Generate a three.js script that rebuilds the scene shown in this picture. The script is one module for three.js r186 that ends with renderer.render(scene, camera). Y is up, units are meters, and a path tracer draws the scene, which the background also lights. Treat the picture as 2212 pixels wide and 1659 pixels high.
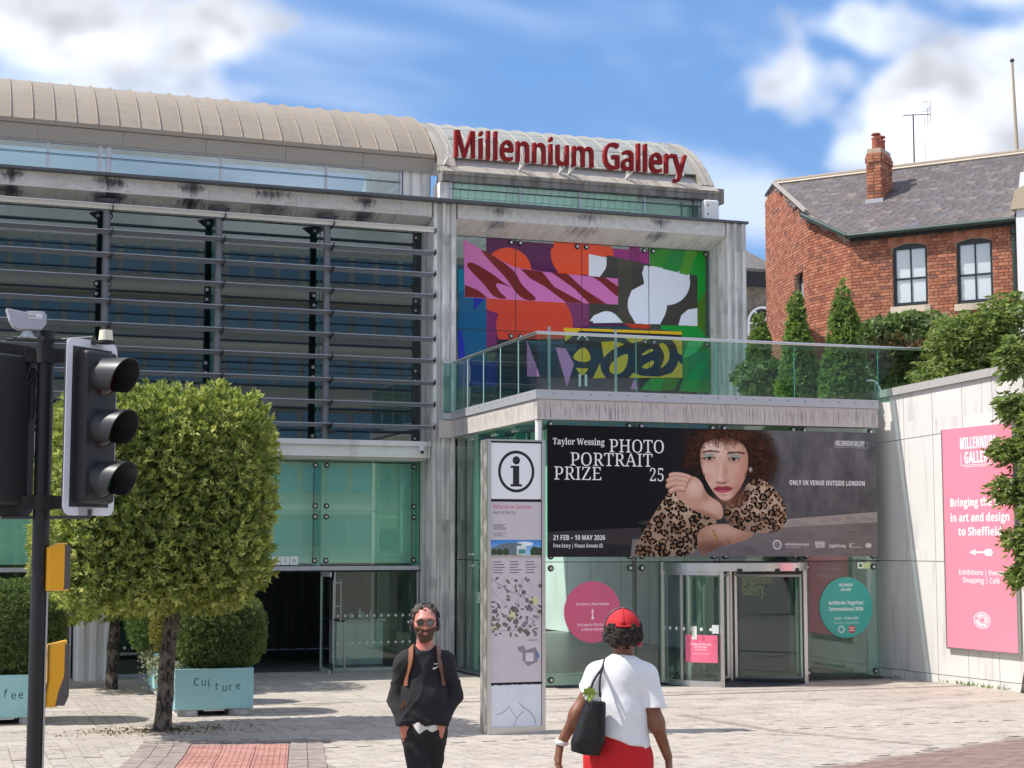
import * as THREE from 'three';
import { RoundedBoxGeometry } from 'three/addons/geometries/RoundedBoxGeometry.js';
import { mergeGeometries, mergeVertices, toCreasedNormals } from 'three/addons/utils/BufferGeometryUtils.js';
import { FontLoader } from 'three/addons/loaders/FontLoader.js';
import { TextGeometry } from 'three/addons/geometries/TextGeometry.js';

// ---------------------------------------------------------------- camera
const V3 = (x, y, z) => new THREE.Vector3(x, y, z);
const DEG = Math.PI / 180;
const YAW = 18.8 * DEG, F = 3550, CX = 1106, CY = 829.5, EYE = 2.5;
const PITCH = Math.atan((1175 - CY) / F);
const scene = new THREE.Scene();
const camera = new THREE.PerspectiveCamera(2 * Math.atan(CY / F) / DEG, 4 / 3, 0.1, 2000);
camera.position.set(0, EYE, 0);
camera.rotation.order = 'YXZ';
camera.rotation.set(PITCH, -YAW, 0);
const renderer = new THREE.WebGLRenderer({ antialias: true });
renderer.toneMapping = THREE.LinearToneMapping;
renderer.toneMappingExposure = 1.48;
renderer.shadowMap.enabled = true;

// ---------------------------------------------------------------- sun
const SUN = V3(-0.70, 1.0, -0.17).normalize();
const sun = new THREE.DirectionalLight(new THREE.Color().setRGB(1, 0.955, 0.88), 3.85);
sun.position.copy(SUN).multiplyScalar(80).add(V3(8, 0, -26));
sun.target.position.set(8, 0, -26);
sun.castShadow = true;
sun.shadow.mapSize.set(4096, 4096);
Object.assign(sun.shadow.camera, { left: -40, right: 40, top: 40, bottom: -40, near: 1, far: 200 });
scene.add(sun, sun.target);

// ---------------------------------------------------------------- random numbers, noise
function RNG(s) { return () => { s |= 0; s = s + 0x6D2B79F5 | 0; let t = Math.imul(s ^ s >>> 15, 1 | s); t = t + Math.imul(t ^ t >>> 7, 61 | t) ^ t; return ((t ^ t >>> 14) >>> 0) / 4294967296; }; }
const rnd = RNG(20260);
const R = (a, b, r = rnd) => a + (b - a) * r();
const lerp = (a, b, t) => a + (b - a) * t;
const clamp = (x, a = 0, b = 1) => Math.min(b, Math.max(a, x));
const mix3 = (a, b, t) => [lerp(a[0], b[0], t), lerp(a[1], b[1], t), lerp(a[2], b[2], t)];
const sst = (a, b, x) => { const t = clamp((x - a) / (b - a)); return t * t * (3 - 2 * t); };
function h3(x, y, z) { let h = Math.imul(x, 374761393) + Math.imul(y, 668265263) + Math.imul(z, 2147483647 - 1013); h = Math.imul(h ^ h >>> 13, 1274126177); return ((h ^ h >>> 16) >>> 0) / 4294967296; }
function vn(x, y, z = 0, px = 0, py = 0) {           // value noise, periodic in x and y where px, py are given
  const X = Math.floor(x), Y = Math.floor(y), Z = Math.floor(z), s = t => t * t * (3 - 2 * t), u = s(x - X), v = s(y - Y), w = s(z - Z);
  const g = (i, j, k) => h3(px ? ((X + i) % px + px) % px : X + i, py ? ((Y + j) % py + py) % py : Y + j, Z + k);
  return lerp(lerp(lerp(g(0, 0, 0), g(1, 0, 0), u), lerp(g(0, 1, 0), g(1, 1, 0), u), v), lerp(lerp(g(0, 0, 1), g(1, 0, 1), u), lerp(g(0, 1, 1), g(1, 1, 1), u), v), w);
}
function fbm(x, y, z = 0, o = 5, p = 0) { let a = 0.5, s = 0, n = 0; for (let i = 0; i < o; i++) { s += a * vn(x, y, z + i * 7.3, p, p); n += a; x *= 2; y *= 2; z *= 2; p *= 2; a *= 0.5; } return s / n; }

// ---------------------------------------------------------------- sky: air and clouds, by direction
{
  const W = 2048, H = 1024, d = new Float32Array(W * H * 4);
  // clouds of the view: [azimuth from the gallery axis, elevation, half width, half height, strength], in degrees
  const heaps = [[3.4, 17.6, 5.6, 2.5, 1.0], [8.2, 17.6, 2.7, 1.9, 1], [-1, 20.5, 8, 3.6, 1], [6.2, 15.2, 4.4, 1.5, 0.72], [28.9, 15.9, 2.5, 1.9, 0.86], [31.2, 17.4, 2.6, 1.2, 0.6], [33.2, 14.3, 3.7, 2.1, 0.95], [37.2, 15.2, 3.8, 2.4, 0.85], [36, 18.4, 2.6, 0.9, 0.5], [31.0, 13.4, 1.9, 1.2, 0.6], [44, 14.5, 6, 3, 1], [-14, 15, 7, 3.6, 1], [-25, 19, 6, 3.5, 1]];
  const pix = (i, j) => {
    const el = ((j + 0.5) / H - 0.5) * Math.PI, th = ((i + 0.5) / W - 0.5) * 2 * Math.PI;
    const x = Math.cos(el) * Math.cos(th), z = Math.cos(el) * Math.sin(th), y = Math.sin(el);
    const e = el / DEG, a = Math.atan2(x, -z) / DEG, up = clamp(y, 0, 1), t = Math.pow(up, 0.55);
    let c = [lerp(0.23, 0.042, t), lerp(0.41, 0.142, t), lerp(0.68, 0.42, t)];
    if (y < -0.02) return c;
    const k = 1 / (y + 0.12), ux = x * k, uz = z * k;
    // thin high streaks
    const wx = fbm(ux * 1.2, uz * 1.2, 3, 3) * 1.6, cir = sst(0.38, 0.76, fbm(ux * 1.5 + wx, uz * 3.4 + wx * 0.6 + ux * 1.1, 9, 5)) * 0.75 * sst(0.02, 0.16, y);
    c = mix3(c, [0.60, 0.68, 0.84], cir);
    // heaped clouds: those of the view, and more added out of view to brighten the shade
    const near = Math.abs(a - 12) < 60 && e < 34; let m = 0, wob = 0, fine = 0;
    if (near) { wob = fbm(x * 13, y * 18, z * 13, 5) - 0.5; fine = fbm(x * 40 + 5, y * 52, z * 40, 5) - 0.5; for (const [ha, he, hw, hh, hs] of heaps) { const q = Math.hypot((a - ha) / hw, (e - he) / hh); if (q > 2) continue; m = Math.max(m, hs * sst(1.06, 0.42, q + wob * 1.4 + fine * 1.15)); } }
    const off = Math.max(sst(50, 66, Math.abs(a - 12)), sst(24, 33, e));
    if (off > 0) m = Math.max(m, off * sst(0.40, 0.52, fbm(ux * 1.5 + 4, uz * 1.5, 2, 5)) * sst(0.04, 0.14, y));
    if (m > 0) { const den = fbm(x * 17 + 3, y * 26, z * 17, 4), lit = 0.74 + 0.9 * (den - 0.45) + 0.8 * fine; c = mix3(c, [lit * 0.97, lit * 0.99, lit * 1.05], clamp(m) * 0.95); }
    return c;
  };
  const put = (i, j, c) => { const o = (j * W + i) * 4; d[o] = c[0]; d[o + 1] = c[1]; d[o + 2] = c[2]; d[o + 3] = 1; };
  for (let j = 0; j < H; j += 4) for (let i = 0; i < W; i += 4) {
    const th = ((i + 2) / W - 0.5) * 2 * Math.PI, a = Math.atan2(Math.cos(th), -Math.sin(th)) / DEG, e = ((j + 2) / H - 0.5) * 180;
    const st = e > -3 && e < 27 && a > -4 && a < 42 ? 1 : 4;
    for (let v = 0; v < 4; v += st) for (let u = 0; u < 4; u += st) { const c = pix(i + u + (st - 1) / 2, j + v + (st - 1) / 2); for (let q = 0; q < st; q++) for (let p = 0; p < st; p++) put(i + u + p, j + v + q, c); }
  }
  const tx = new THREE.DataTexture(d, W, H, THREE.RGBAFormat, THREE.FloatType);
  tx.mapping = THREE.EquirectangularReflectionMapping; tx.magFilter = tx.minFilter = THREE.LinearFilter; tx.needsUpdate = true;
  scene.background = tx; scene.environment = tx;
}

// ---------------------------------------------------------------- from a point of the photograph to a point of the place
const FW = V3(Math.sin(YAW) * Math.cos(PITCH), Math.sin(PITCH), -Math.cos(YAW) * Math.cos(PITCH));
const RT = V3(Math.cos(YAW), 0, Math.sin(YAW)), UP = new THREE.Vector3().crossVectors(RT, FW);
const EYEP = V3(0, EYE, 0);
const ray = (x, y) => FW.clone().multiplyScalar(F).addScaledVector(RT, x - CX).addScaledVector(UP, CY - y).divideScalar(F);   // depth 1 along the view axis
const at = (x, y, D) => ray(x, y).multiplyScalar(D).add(EYEP);
const onZ = (x, y, z) => { const d = ray(x, y); return d.multiplyScalar(z / d.z).add(EYEP); };
const onX = (x, y, X) => { const d = ray(x, y); return d.multiplyScalar(X / d.x).add(EYEP); };
const onV = (x, y, p, dx, dz) => { const d = ray(x, y), n = [-dz, dx], t = (p.x * n[0] + p.z * n[1]) / (d.x * n[0] + d.z * n[1]); return d.multiplyScalar(t).add(EYEP); };   // on an upright plane through p along (dx, dz)
function gh(x, z) { return z > -20 ? Math.min(z + 20, 26) * 0.0435 : z > -26 ? 0 : Math.max(z + 26, -8) * 0.014; }
function gnd(x, y) { const d = ray(x, y); let t = 1; for (let i = 0; i < 60; i++) { const h = gh(d.x * t, d.z * t); t = lerp(t, (h - EYE) / d.y, 0.7); } return d.multiplyScalar(t).add(EYEP); }

// ---------------------------------------------------------------- textures and materials
const srgb = c => new THREE.Color(c);
const lin = (r, g, b) => new THREE.Color().setRGB(r, g, b);
function dataTex(n, f, o = {}) {                     // f(u, v) gives a linear colour or a grey value
  const a = new Uint8Array(n * n * 4), enc = x => { x = clamp(x); return Math.round(255 * (x <= 0.0031308 ? 12.92 * x : 1.055 * Math.pow(x, 1 / 2.4) - 0.055)); };
  for (let j = 0; j < n; j++) for (let i = 0; i < n; i++) { const c = f(i / n, j / n), k = (j * n + i) * 4; if (typeof c === 'number') { a[k] = a[k + 1] = a[k + 2] = Math.round(255 * clamp(c)); } else { a[k] = enc(c[0]); a[k + 1] = enc(c[1]); a[k + 2] = enc(c[2]); } a[k + 3] = 255; }
  const t = new THREE.DataTexture(a, n, n); t.wrapS = t.wrapT = THREE.RepeatWrapping; t.magFilter = THREE.LinearFilter; t.minFilter = THREE.LinearMipmapLinearFilter; t.generateMipmaps = true;
  if (!o.grey) t.colorSpace = THREE.SRGBColorSpace;
  const m = o.size || 1; t.repeat.set(1 / (o.sx || m), 1 / (o.sy || m)); t.needsUpdate = true; return t;
}
function canvasTex(w, h, draw) { const c = document.createElement('canvas'); c.width = w; c.height = h; const g = c.getContext('2d'); draw(g, w, h); const t = new THREE.CanvasTexture(c); t.colorSpace = THREE.SRGBColorSpace; t.anisotropy = 8; return t; }
const mat = (o) => new THREE.MeshStandardMaterial({ roughness: 0.7, metalness: 0, ...o });
const phy = (o) => new THREE.MeshPhysicalMaterial({ roughness: 0.5, metalness: 0, ...o });
const speck = (n, sc, base, dark, k, o) => dataTex(n, (u, v) => mix3(base, dark, clamp((fbm(u * sc, v * sc, 1, 5, sc) - 0.5) * k + 0.4)), o);
const grain = dataTex(256, (u, v) => 0.5 * fbm(u * 16, v * 16, 2, 4, 16) + 0.5 * vn(u * 128, v * 128, 3, 128, 128), { grey: 1, size: 0.5 });

const M = {};
M.concrete = mat({ map: dataTex(512, (u, v) => { const s = fbm(u * 6, v * 6, 1, 5, 6), st = sst(0.52, 0.8, fbm(u * 34, v * 2, 5, 3, 0)) * sst(0.35, 0.65, fbm(u * 5, v * 2 + 3, 8, 3)); return mix3(mix3([0.78, 0.765, 0.74], [0.67, 0.65, 0.62], clamp((s - 0.4) * 2.2)), [0.26, 0.255, 0.25], st * 0.5); }, { size: 4 }), bumpMap: grain, bumpScale: 0.003, roughness: 0.85 });
M.concreteDirty = mat({ map: dataTex(384, (u, v) => { const s = fbm(u * 6, v * 6, 1, 5, 6), st = sst(0.42, 0.72, fbm(u * 40, v * 2.2, 5, 4, 0)); const bl = sst(0.55, 0.78, fbm(u * 9, v * 7, 12, 5, 0)); return mix3(mix3(mix3([0.78, 0.76, 0.73], [0.64, 0.62, 0.59], clamp((s - 0.4) * 2.4)), [0.24, 0.235, 0.23], st * 0.45), [0.16, 0.16, 0.16], bl * 0.4); }, { size: 3 }), bumpMap: grain, bumpScale: 0.004, roughness: 0.9 });
M.white = mat({ color: lin(0.76, 0.76, 0.75), roughness: 0.45 });
M.steel = phy({ color: lin(0.62, 0.62, 0.61), metalness: 1, roughness: 0.34 });
M.steelDull = phy({ color: lin(0.48, 0.48, 0.47), metalness: 0.9, roughness: 0.5 });
M.alu = phy({ color: lin(0.50, 0.51, 0.54), metalness: 0.35, roughness: 0.45 });
M.darkMetal = mat({ color: lin(0.06, 0.063, 0.07), roughness: 0.5, metalness: 0.3 });
M.black = mat({ color: lin(0.012, 0.012, 0.014), roughness: 0.5 });
M.blackMatt = mat({ color: lin(0.018, 0.018, 0.02), roughness: 0.75 });
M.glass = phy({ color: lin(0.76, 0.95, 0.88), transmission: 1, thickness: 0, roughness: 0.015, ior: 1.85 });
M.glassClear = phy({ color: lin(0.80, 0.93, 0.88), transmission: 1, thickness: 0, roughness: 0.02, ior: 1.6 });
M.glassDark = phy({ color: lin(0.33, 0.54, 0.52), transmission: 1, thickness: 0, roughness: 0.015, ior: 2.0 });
M.glassSky = phy({ color: lin(0.42, 0.58, 0.60), transmission: 1, thickness: 0, roughness: 0.03, ior: 2.6 });
M.glassEdge = phy({ color: lin(0.10, 0.34, 0.27), roughness: 0.2 });
M.inWall = mat({ color: lin(0.55, 0.58, 0.55), roughness: 0.9 });
M.inDark = mat({ color: lin(0.13, 0.13, 0.135), roughness: 0.8 });
M.inFloor = mat({ color: lin(0.16, 0.155, 0.15), roughness: 0.35 });
M.navy = mat({ color: lin(0.010, 0.018, 0.055), roughness: 0.7 });
M.pink = mat({ color: lin(0.80, 0.16, 0.26), roughness: 0.55 });
M.redLetter = phy({ color: lin(0.27, 0.012, 0.014), roughness: 0.6, specularIntensity: 0.4 });

// ---------------------------------------------------------------- geometry and object helpers
const _n = new THREE.Vector3();
function muv(g, s = 1) {                             // uv in metres, from the way each face points
  if (g.index) g = g.toNonIndexed();
  const p = g.attributes.position, uv = new Float32Array(p.count * 2), a = V3(), b = V3(), c = V3();
  for (let i = 0; i < p.count; i += 3) {
    a.fromBufferAttribute(p, i); b.fromBufferAttribute(p, i + 1); c.fromBufferAttribute(p, i + 2);
    _n.copy(b).sub(a).cross(c.clone().sub(a)); const X = Math.abs(_n.x), Y = Math.abs(_n.y), Z = Math.abs(_n.z);
    [a, b, c].forEach((q, k) => { const o = (i + k) * 2; if (Y > X && Y > Z) { uv[o] = q.x * s; uv[o + 1] = q.z * s; } else if (X > Z) { uv[o] = q.z * s; uv[o + 1] = q.y * s; } else { uv[o] = q.x * s; uv[o + 1] = q.y * s; } });
  }
  g.setAttribute('uv', new THREE.BufferAttribute(uv, 2)); return g;
}
const bx = (x0, x1, y0, y1, z0, z1) => { const g = new THREE.BoxGeometry(Math.abs(x1 - x0), Math.abs(y1 - y0), Math.abs(z1 - z0)); g.translate((x0 + x1) / 2, (y0 + y1) / 2, (z0 + z1) / 2); return g; };
const rbx = (x0, x1, y0, y1, z0, z1, r = 0.01, s = 2) => { const g = new RoundedBoxGeometry(Math.abs(x1 - x0), Math.abs(y1 - y0), Math.abs(z1 - z0), s, r); g.translate((x0 + x1) / 2, (y0 + y1) / 2, (z0 + z1) / 2); return g; };
const cyl = (p, q, r0, r1 = r0, n = 14) => { const L = p.distanceTo(q), g = new THREE.CylinderGeometry(r1, r0, L, n); g.applyQuaternion(new THREE.Quaternion().setFromUnitVectors(V3(0, 1, 0), q.clone().sub(p).normalize())); g.translate((p.x + q.x) / 2, (p.y + q.y) / 2, (p.z + q.z) / 2); return g; };
const tube = (pts, r, n = 24, k = 8) => new THREE.TubeGeometry(new THREE.CatmullRomCurve3(pts), n, r, k, false);
const bar = (p, q, w, h) => { const L = p.distanceTo(q), g = new THREE.BoxGeometry(w, L, h); const d = q.clone().sub(p).normalize(); g.applyQuaternion(new THREE.Quaternion().setFromUnitVectors(V3(0, 1, 0), d)); g.translate((p.x + q.x) / 2, (p.y + q.y) / 2, (p.z + q.z) / 2); return g; };
const prism = (pts, d, bev = 0) => { const s = new THREE.Shape(pts.map(p => new THREE.Vector2(p[0], p[1]))); return new THREE.ExtrudeGeometry(s, { depth: d, bevelEnabled: bev > 0, bevelSize: bev, bevelThickness: bev, bevelSegments: 2, curveSegments: 12 }); };
const poly = (...q) => { const g = new THREE.BufferGeometry(), v = [], t = []; for (let i = 1; i < q.length - 1; i++) for (const p of [q[0], q[i], q[i + 1]]) v.push(p.x, p.y, p.z); g.setAttribute('position', new THREE.Float32BufferAttribute(v, 3)); g.computeVertexNormals(); return g; };
function slab(q, th) {                               // polygon q (array of points) given a thickness against its normal
  const n = q[1].clone().sub(q[0]).cross(q[2].clone().sub(q[0])).normalize(), b = q.map(p => p.clone().addScaledVector(n, -th)), a = [poly(...q), poly(...b.slice().reverse())];
  q.forEach((p, i) => { const j = (i + 1) % q.length; a.push(poly(p, b[i], b[j], q[j])); }); return mergeGeometries(a);
}
const strip = g => { const k = g.index ? g.toNonIndexed() : g; for (const n of Object.keys(k.attributes)) if (!['position', 'normal', 'uv'].includes(n)) k.deleteAttribute(n); if (!k.attributes.uv) k.setAttribute('uv', new THREE.BufferAttribute(new Float32Array(k.attributes.position.count * 2), 2)); return k; };
const join = a => a.length === 1 ? strip(a[0]) : mergeGeometries(a.map(strip));
const XM0 = 9.38;
const turnIn = g => { const p = g.attributes.position; for (let i = 0; i < p.count; i++) { const x = p.getX(i); if (x < XM0) p.setZ(i, p.getZ(i) + (XM0 - x) * 0.042); } return g; };   // the louvred front stands at a slight angle to the entrance
const inGallery = o => { for (; o; o = o.parent) if (o.name === 'gallery_building') return true; return false; };
const BASE = new Map(), used = {};
function numbered(n) { used[n] = (used[n] ?? -1) + 1; return used[n] ? n + '_' + String(used[n]).padStart(3, '0') : n; }
function finish(m) { m.castShadow = m.receiveShadow = true; return m; }
function obj(name, geos, m, parent, o = {}) {        // one mesh from geometries in world coordinates, its own origin at their middle
  let g = join(Array.isArray(geos) ? geos : [geos]); if (o.uv !== false) g = muv(g); if (parent && inGallery(parent)) turnIn(g);
  g.computeBoundingBox(); const c = V3(); g.boundingBox.getCenter(c); if (!parent) c.y = g.boundingBox.min.y;
  g.translate(-c.x, -c.y, -c.z);
  const me = finish(new THREE.Mesh(g, m)); me.name = parent ? name : numbered(name); BASE.set(me, c.clone());
  if (parent) { me.position.copy(c).sub(BASE.get(parent) || V3()); parent.add(me); } else { me.position.copy(c); scene.add(me); }
  return me;
}
function loc(name, geos, m, parent, o = {}) { let g = join(Array.isArray(geos) ? geos : [geos]); if (o.uv !== false) g = muv(g); const me = finish(new THREE.Mesh(g, m)); me.name = name; parent.add(me); return me; }   // the same, already in the parent's coordinates
function tag(o, label, category, group) { o.userData.label = label; o.userData.category = category; if (group) o.userData.group = group; return o; }
function thing(name, label, category, p = V3(0, 0, 0), turn = 0, group) { const o = new THREE.Group(); o.name = numbered(name); o.position.copy(p); o.rotation.y = turn; scene.add(o); BASE.set(o, p.clone()); return tag(o, label, category, group); }
function struct(name, geos, m) { const o = obj(name, geos, m); o.userData.kind = 'structure'; return o; }
function copyOf(name, g, m, parent, p, q, s) { const me = finish(new THREE.Mesh(g, m)); me.name = name; me.position.copy(p).sub(BASE.get(parent) || V3()); if (p.x < XM0 && inGallery(parent)) me.position.z += (XM0 - p.x) * 0.042; if (q) me.quaternion.copy(q); if (s) me.scale.copy(s); parent.add(me); return me; }
function printUV(g, f) { if (g.index) g = g.toNonIndexed(); const p = g.attributes.position, uv = new Float32Array(p.count * 2), v = V3(); for (let i = 0; i < p.count; i++) { v.fromBufferAttribute(p, i); const t = f(v); uv[i * 2] = t[0]; uv[i * 2 + 1] = t[1]; } g.setAttribute('uv', new THREE.BufferAttribute(uv, 2)); return g; }

// ================================================================ THE GROUND
const paveTone = [[0.445, 0.39, 0.335], [0.43, 0.375, 0.322], [0.46, 0.405, 0.35], [0.415, 0.362, 0.31], [0.44, 0.378, 0.322]];
const paveMat = paveTone.map((t, i) => mat({ map: dataTex(256, (u, v) => { const s = fbm(u * 8, v * 8, i * 3 + 1, 5, 8), f = vn(u * 128, v * 128, i, 128, 128), k = sst(0.62, 0.78, fbm(u * 5, v * 5, i + 40, 4, 5)) + 1.6 * sst(0.83, 0.90, vn(u * 24, v * 24, i + 70, 24, 24)); return mix3(mix3(t, t.map(c => c * 0.78), clamp((s - 0.4) * 1.8)), t.map(c => c * (0.75 + 0.45 * f)), 0.35).map(c => c * (1 - 0.3 * k)); }, { size: 1.3 }), bumpMap: grain, bumpScale: 0.003, roughness: 0.86 }));
const redMat = [[0.47, 0.225, 0.18], [0.43, 0.20, 0.16], [0.50, 0.25, 0.205]].map((t, i) => mat({ map: speck(256, 8, t, t.map(c => c * 0.65), 2, { size: 1 }), bumpMap: grain, bumpScale: 0.002, roughness: 0.85 }));
const borderMat = [[0.36, 0.295, 0.255], [0.33, 0.27, 0.235]].map(t => mat({ map: speck(256, 8, t, t.map(c => c * 0.65), 2, { size: 1 }), bumpMap: grain, bumpScale: 0.002, roughness: 0.88 }));
const mutedRed = [[0.27, 0.175, 0.145], [0.25, 0.165, 0.14], [0.295, 0.20, 0.17]].map(t => mat({ map: speck(256, 8, t, t.map(c => c * 0.7), 2, { size: 1 }), bumpMap: grain, bumpScale: 0.002, roughness: 0.87 }));
const pavement = (() => {
  const zs = [400, 6, -20, -26, -34, -400], v = [], f = [];
  zs.forEach(z => [-400, -20, 40, 400].forEach(x => v.push(x, gh(x, z) - 0.004, z)));
  for (let i = 0; i < 5; i++) for (let k = 0; k < 3; k++) { const a = i * 4 + k; f.push(a, a + 1, a + 5, a, a + 5, a + 4); }
  const g = new THREE.BufferGeometry(); g.setAttribute('position', new THREE.Float32BufferAttribute(v, 3)); g.setIndex(f); g.computeVertexNormals();
  const m = finish(new THREE.Mesh(muv(g), mat({ map: speck(512, 10, [0.34, 0.30, 0.26], [0.22, 0.195, 0.17], 2, { size: 3 }), roughness: 0.95 }))); m.geometry.computeVertexNormals();
  m.name = 'pavement'; m.userData.kind = 'structure'; scene.add(m); BASE.set(m, V3()); return m;
})();
{
  const inPoly = (p, q) => { let c = false; for (let i = 0, j = q.length - 1; i < q.length; j = i++) if ((q[i].z > p.z) !== (q[j].z > p.z) && p.x < (q[j].x - q[i].x) * (p.z - q[i].z) / (q[j].z - q[i].z) + q[i].x) c = !c; return c; };
  const tact = [gnd(322, 1600), gnd(704, 1600), gnd(735, 1720), gnd(250, 1720)];
  const redA = gnd(1790, 1656), redB = gnd(2212, 1592), redSide = p => (redB.x - redA.x) * (p.z - redA.z) - (redB.z - redA.z) * (p.x - redA.x);   // above 0: this side of the line
  const bandA = gnd(1475, 1547), bandB = gnd(2010, 1612);
  const all = [];
  const lay = (x, z, w, l, ms, turn = 0, lift = 0) => { const p = V3(x, 0, z); all.push({ p, w, l, m: ms[Math.floor(rnd() * ms.length)], turn, lift }); };
  // small pavers of the footway, long side towards the gallery
  for (let z = -21.6, r = 0; z < -13; z += 0.402, r++) for (let x = -2; x < 19; x += 0.204) {
    const p = V3(x, 0, z + ((Math.round(x / 0.204) & 1) ? 0.2 : 0)); if (inPoly(p, tact) || redSide(p) > 0) continue;
    const q = p.clone().sub(EYEP); q.y = 0; const D = q.dot(V3(FW.x, 0, FW.z)); if (Math.abs(q.dot(RT)) > D * 0.335 + 0.4) continue;
    lay(p.x, p.z, 0.2, 0.397, paveMat);
  }
  // red brick pavers at the right
  for (let z = -22.5, r = 0; z < -13; z += 0.103, r++) for (let x = 4; x < 16; x += 0.21) { const p = V3(x + (r & 1 ? 0.105 : 0), 0, z); if (redSide(p) <= 0.0) continue; const q = p.clone().sub(EYEP), D = q.dot(V3(FW.x, 0, FW.z)); if (Math.abs(q.dot(RT)) > D * 0.33) continue; lay(p.x, p.z, 0.206, 0.099, redSide(p) < 0.5 ? [borderMat[0]] : mutedRed); }
  // flags in front of the glass
  for (let z = -33.4, r = 0; z < -21.8; z += 0.604, r++) for (let x = -3; x < 22; x += 0.906) {
    const p = V3(x + (r & 1 ? 0.45 : 0), 0, z + 0.1); if (p.z < -27.2 && p.x > 10.0) continue; if (p.z < -26 && p.x > 16.6) continue; if (redSide(p) > 0 && p.z > -22.6) continue; const q = p.clone().sub(EYEP), D = q.dot(V3(FW.x, 0, FW.z)); if (Math.abs(q.dot(RT)) > D * 0.335 + 0.6) continue;
    // small setts round the planters and the tree
    if (p.x > 1.6 && p.x < 4.4 && p.z > -28.5 && p.z < -22) { for (let i = 0; i < 4; i++) for (let k = 0; k < 4; k++) lay(p.x - 0.34 + i * 0.226, p.z - 0.225 + k * 0.15, 0.22, 0.145, paveMat); continue; }
    lay(p.x, p.z, 0.9, 0.598, paveMat);
  }
  // blister paving of the crossing and its dark border
  const th = -Math.atan2(Math.sin(11.5 * DEG), Math.cos(11.5 * DEG)), ux = V3(Math.cos(11.5 * DEG), 0, Math.sin(11.5 * DEG)), uz = V3(Math.sin(11.5 * DEG), 0, -Math.cos(11.5 * DEG));
  const t0 = gnd(412, 1612), tw = 2.0;
  for (let i = 0; i < 3; i++) for (let k = 0; k < 8; k++) { const p = t0.clone().addScaledVector(ux, 0.2 + i * 0.404).addScaledVector(uz, -0.2 - k * 0.404); lay(p.x, p.z, 0.398, 0.398, redMat, th, 0.006); all[all.length - 1].blister = 1; }
  for (let k = 0; k < 32; k++) for (const s of [-1, 0, 1, 2, 3]) { const off = s < 2 ? -0.11 - (s + 1) * 0.205 : 1.33 + (s - 2) * 0.205; const p = t0.clone().addScaledVector(ux, off).addScaledVector(uz, 0.16 - k * 0.104); lay(p.x, p.z, 0.2, 0.1, borderMat, th, 0.006); }
  for (let i = 0; i < 22; i++) { const p = t0.clone().addScaledVector(ux, -0.5 + i * 0.104).addScaledVector(uz, 0.33); lay(p.x, p.z, 0.1, 0.2, borderMat, th, 0.007); }
  // a darker course across the square
  { const L = bandA.distanceTo(bandB), d = bandB.clone().sub(bandA).normalize(), tn = Math.atan2(-d.z, d.x); for (let s = 0; s < L; s += 0.205) { const p = bandA.clone().addScaledVector(d, s); lay(p.x, p.z, 0.2, 0.16, borderMat, tn, 0.006); } }
  for (let x = 8; x < 17; x += 0.6) lay(x, -25.25, 0.595, 0.09, [borderMat[1]], 0, 0.006);
  const tilt = new THREE.Quaternion().setFromAxisAngle(V3(1, 0, 0), -Math.atan(0.0435)), tilt2 = new THREE.Quaternion().setFromAxisAngle(V3(1, 0, 0), -Math.atan(0.014)), flat = new THREE.Quaternion();
  const dome = []; for (let i = 0; i < 6; i++) for (let k = 0; k < 6; k++) { const c = new THREE.CylinderGeometry(0.009, 0.0125, 0.006, 6, 1); c.translate(-0.166 + i * 0.0665, 0.017, -0.166 + k * 0.0665); dome.push(c); }
  const shapes = {}; const shape = s => shapes[s.w + '_' + s.l + (s.blister ? 'b' : '')] ??= muv(join([new THREE.BoxGeometry(s.w - 0.004, 0.03, s.l - 0.004), ...(s.blister ? dome : [])]));
  for (const s of all) {
    s.y = gh(s.p.x, s.p.z) - 0.0095 + s.lift + R(0, 0.0025);
    s.q = (s.p.z > -20 ? tilt : s.p.z > -26 ? flat : tilt2).clone().multiply(new THREE.Quaternion().setFromAxisAngle(V3(0, 1, 0), s.turn + R(-0.004, 0.004)));
    const dd = Math.hypot(s.p.x, s.p.z); s.big = s.w * s.l / dd ** 3;
  }
  all.sort((a, b) => b.big - a.big);
  const rest = [];
  all.forEach((s, i) => {
    const p = V3(s.p.x, s.y, s.p.z);
    if (i < 300) { copyOf('paving_slab', shape(s), s.m, pavement, p, s.q); return; }
    const g = shape(s).clone(); g.applyQuaternion(s.q); g.translate(p.x, p.y, p.z); (rest[[...paveMat, ...redMat, ...borderMat, ...mutedRed].indexOf(s.m)] ??= []).push(g);
  });
  const ms = [], gs = []; rest.forEach((a, i) => { if (a) { gs.push(muv(join(a))); ms.push([...paveMat, ...redMat, ...borderMat, ...mutedRed][i]); } });
  const m = finish(new THREE.Mesh(mergeGeometries(gs, true), ms)); m.name = 'small_paving'; m.userData.kind = 'stuff'; pavement.add(m);
}

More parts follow.
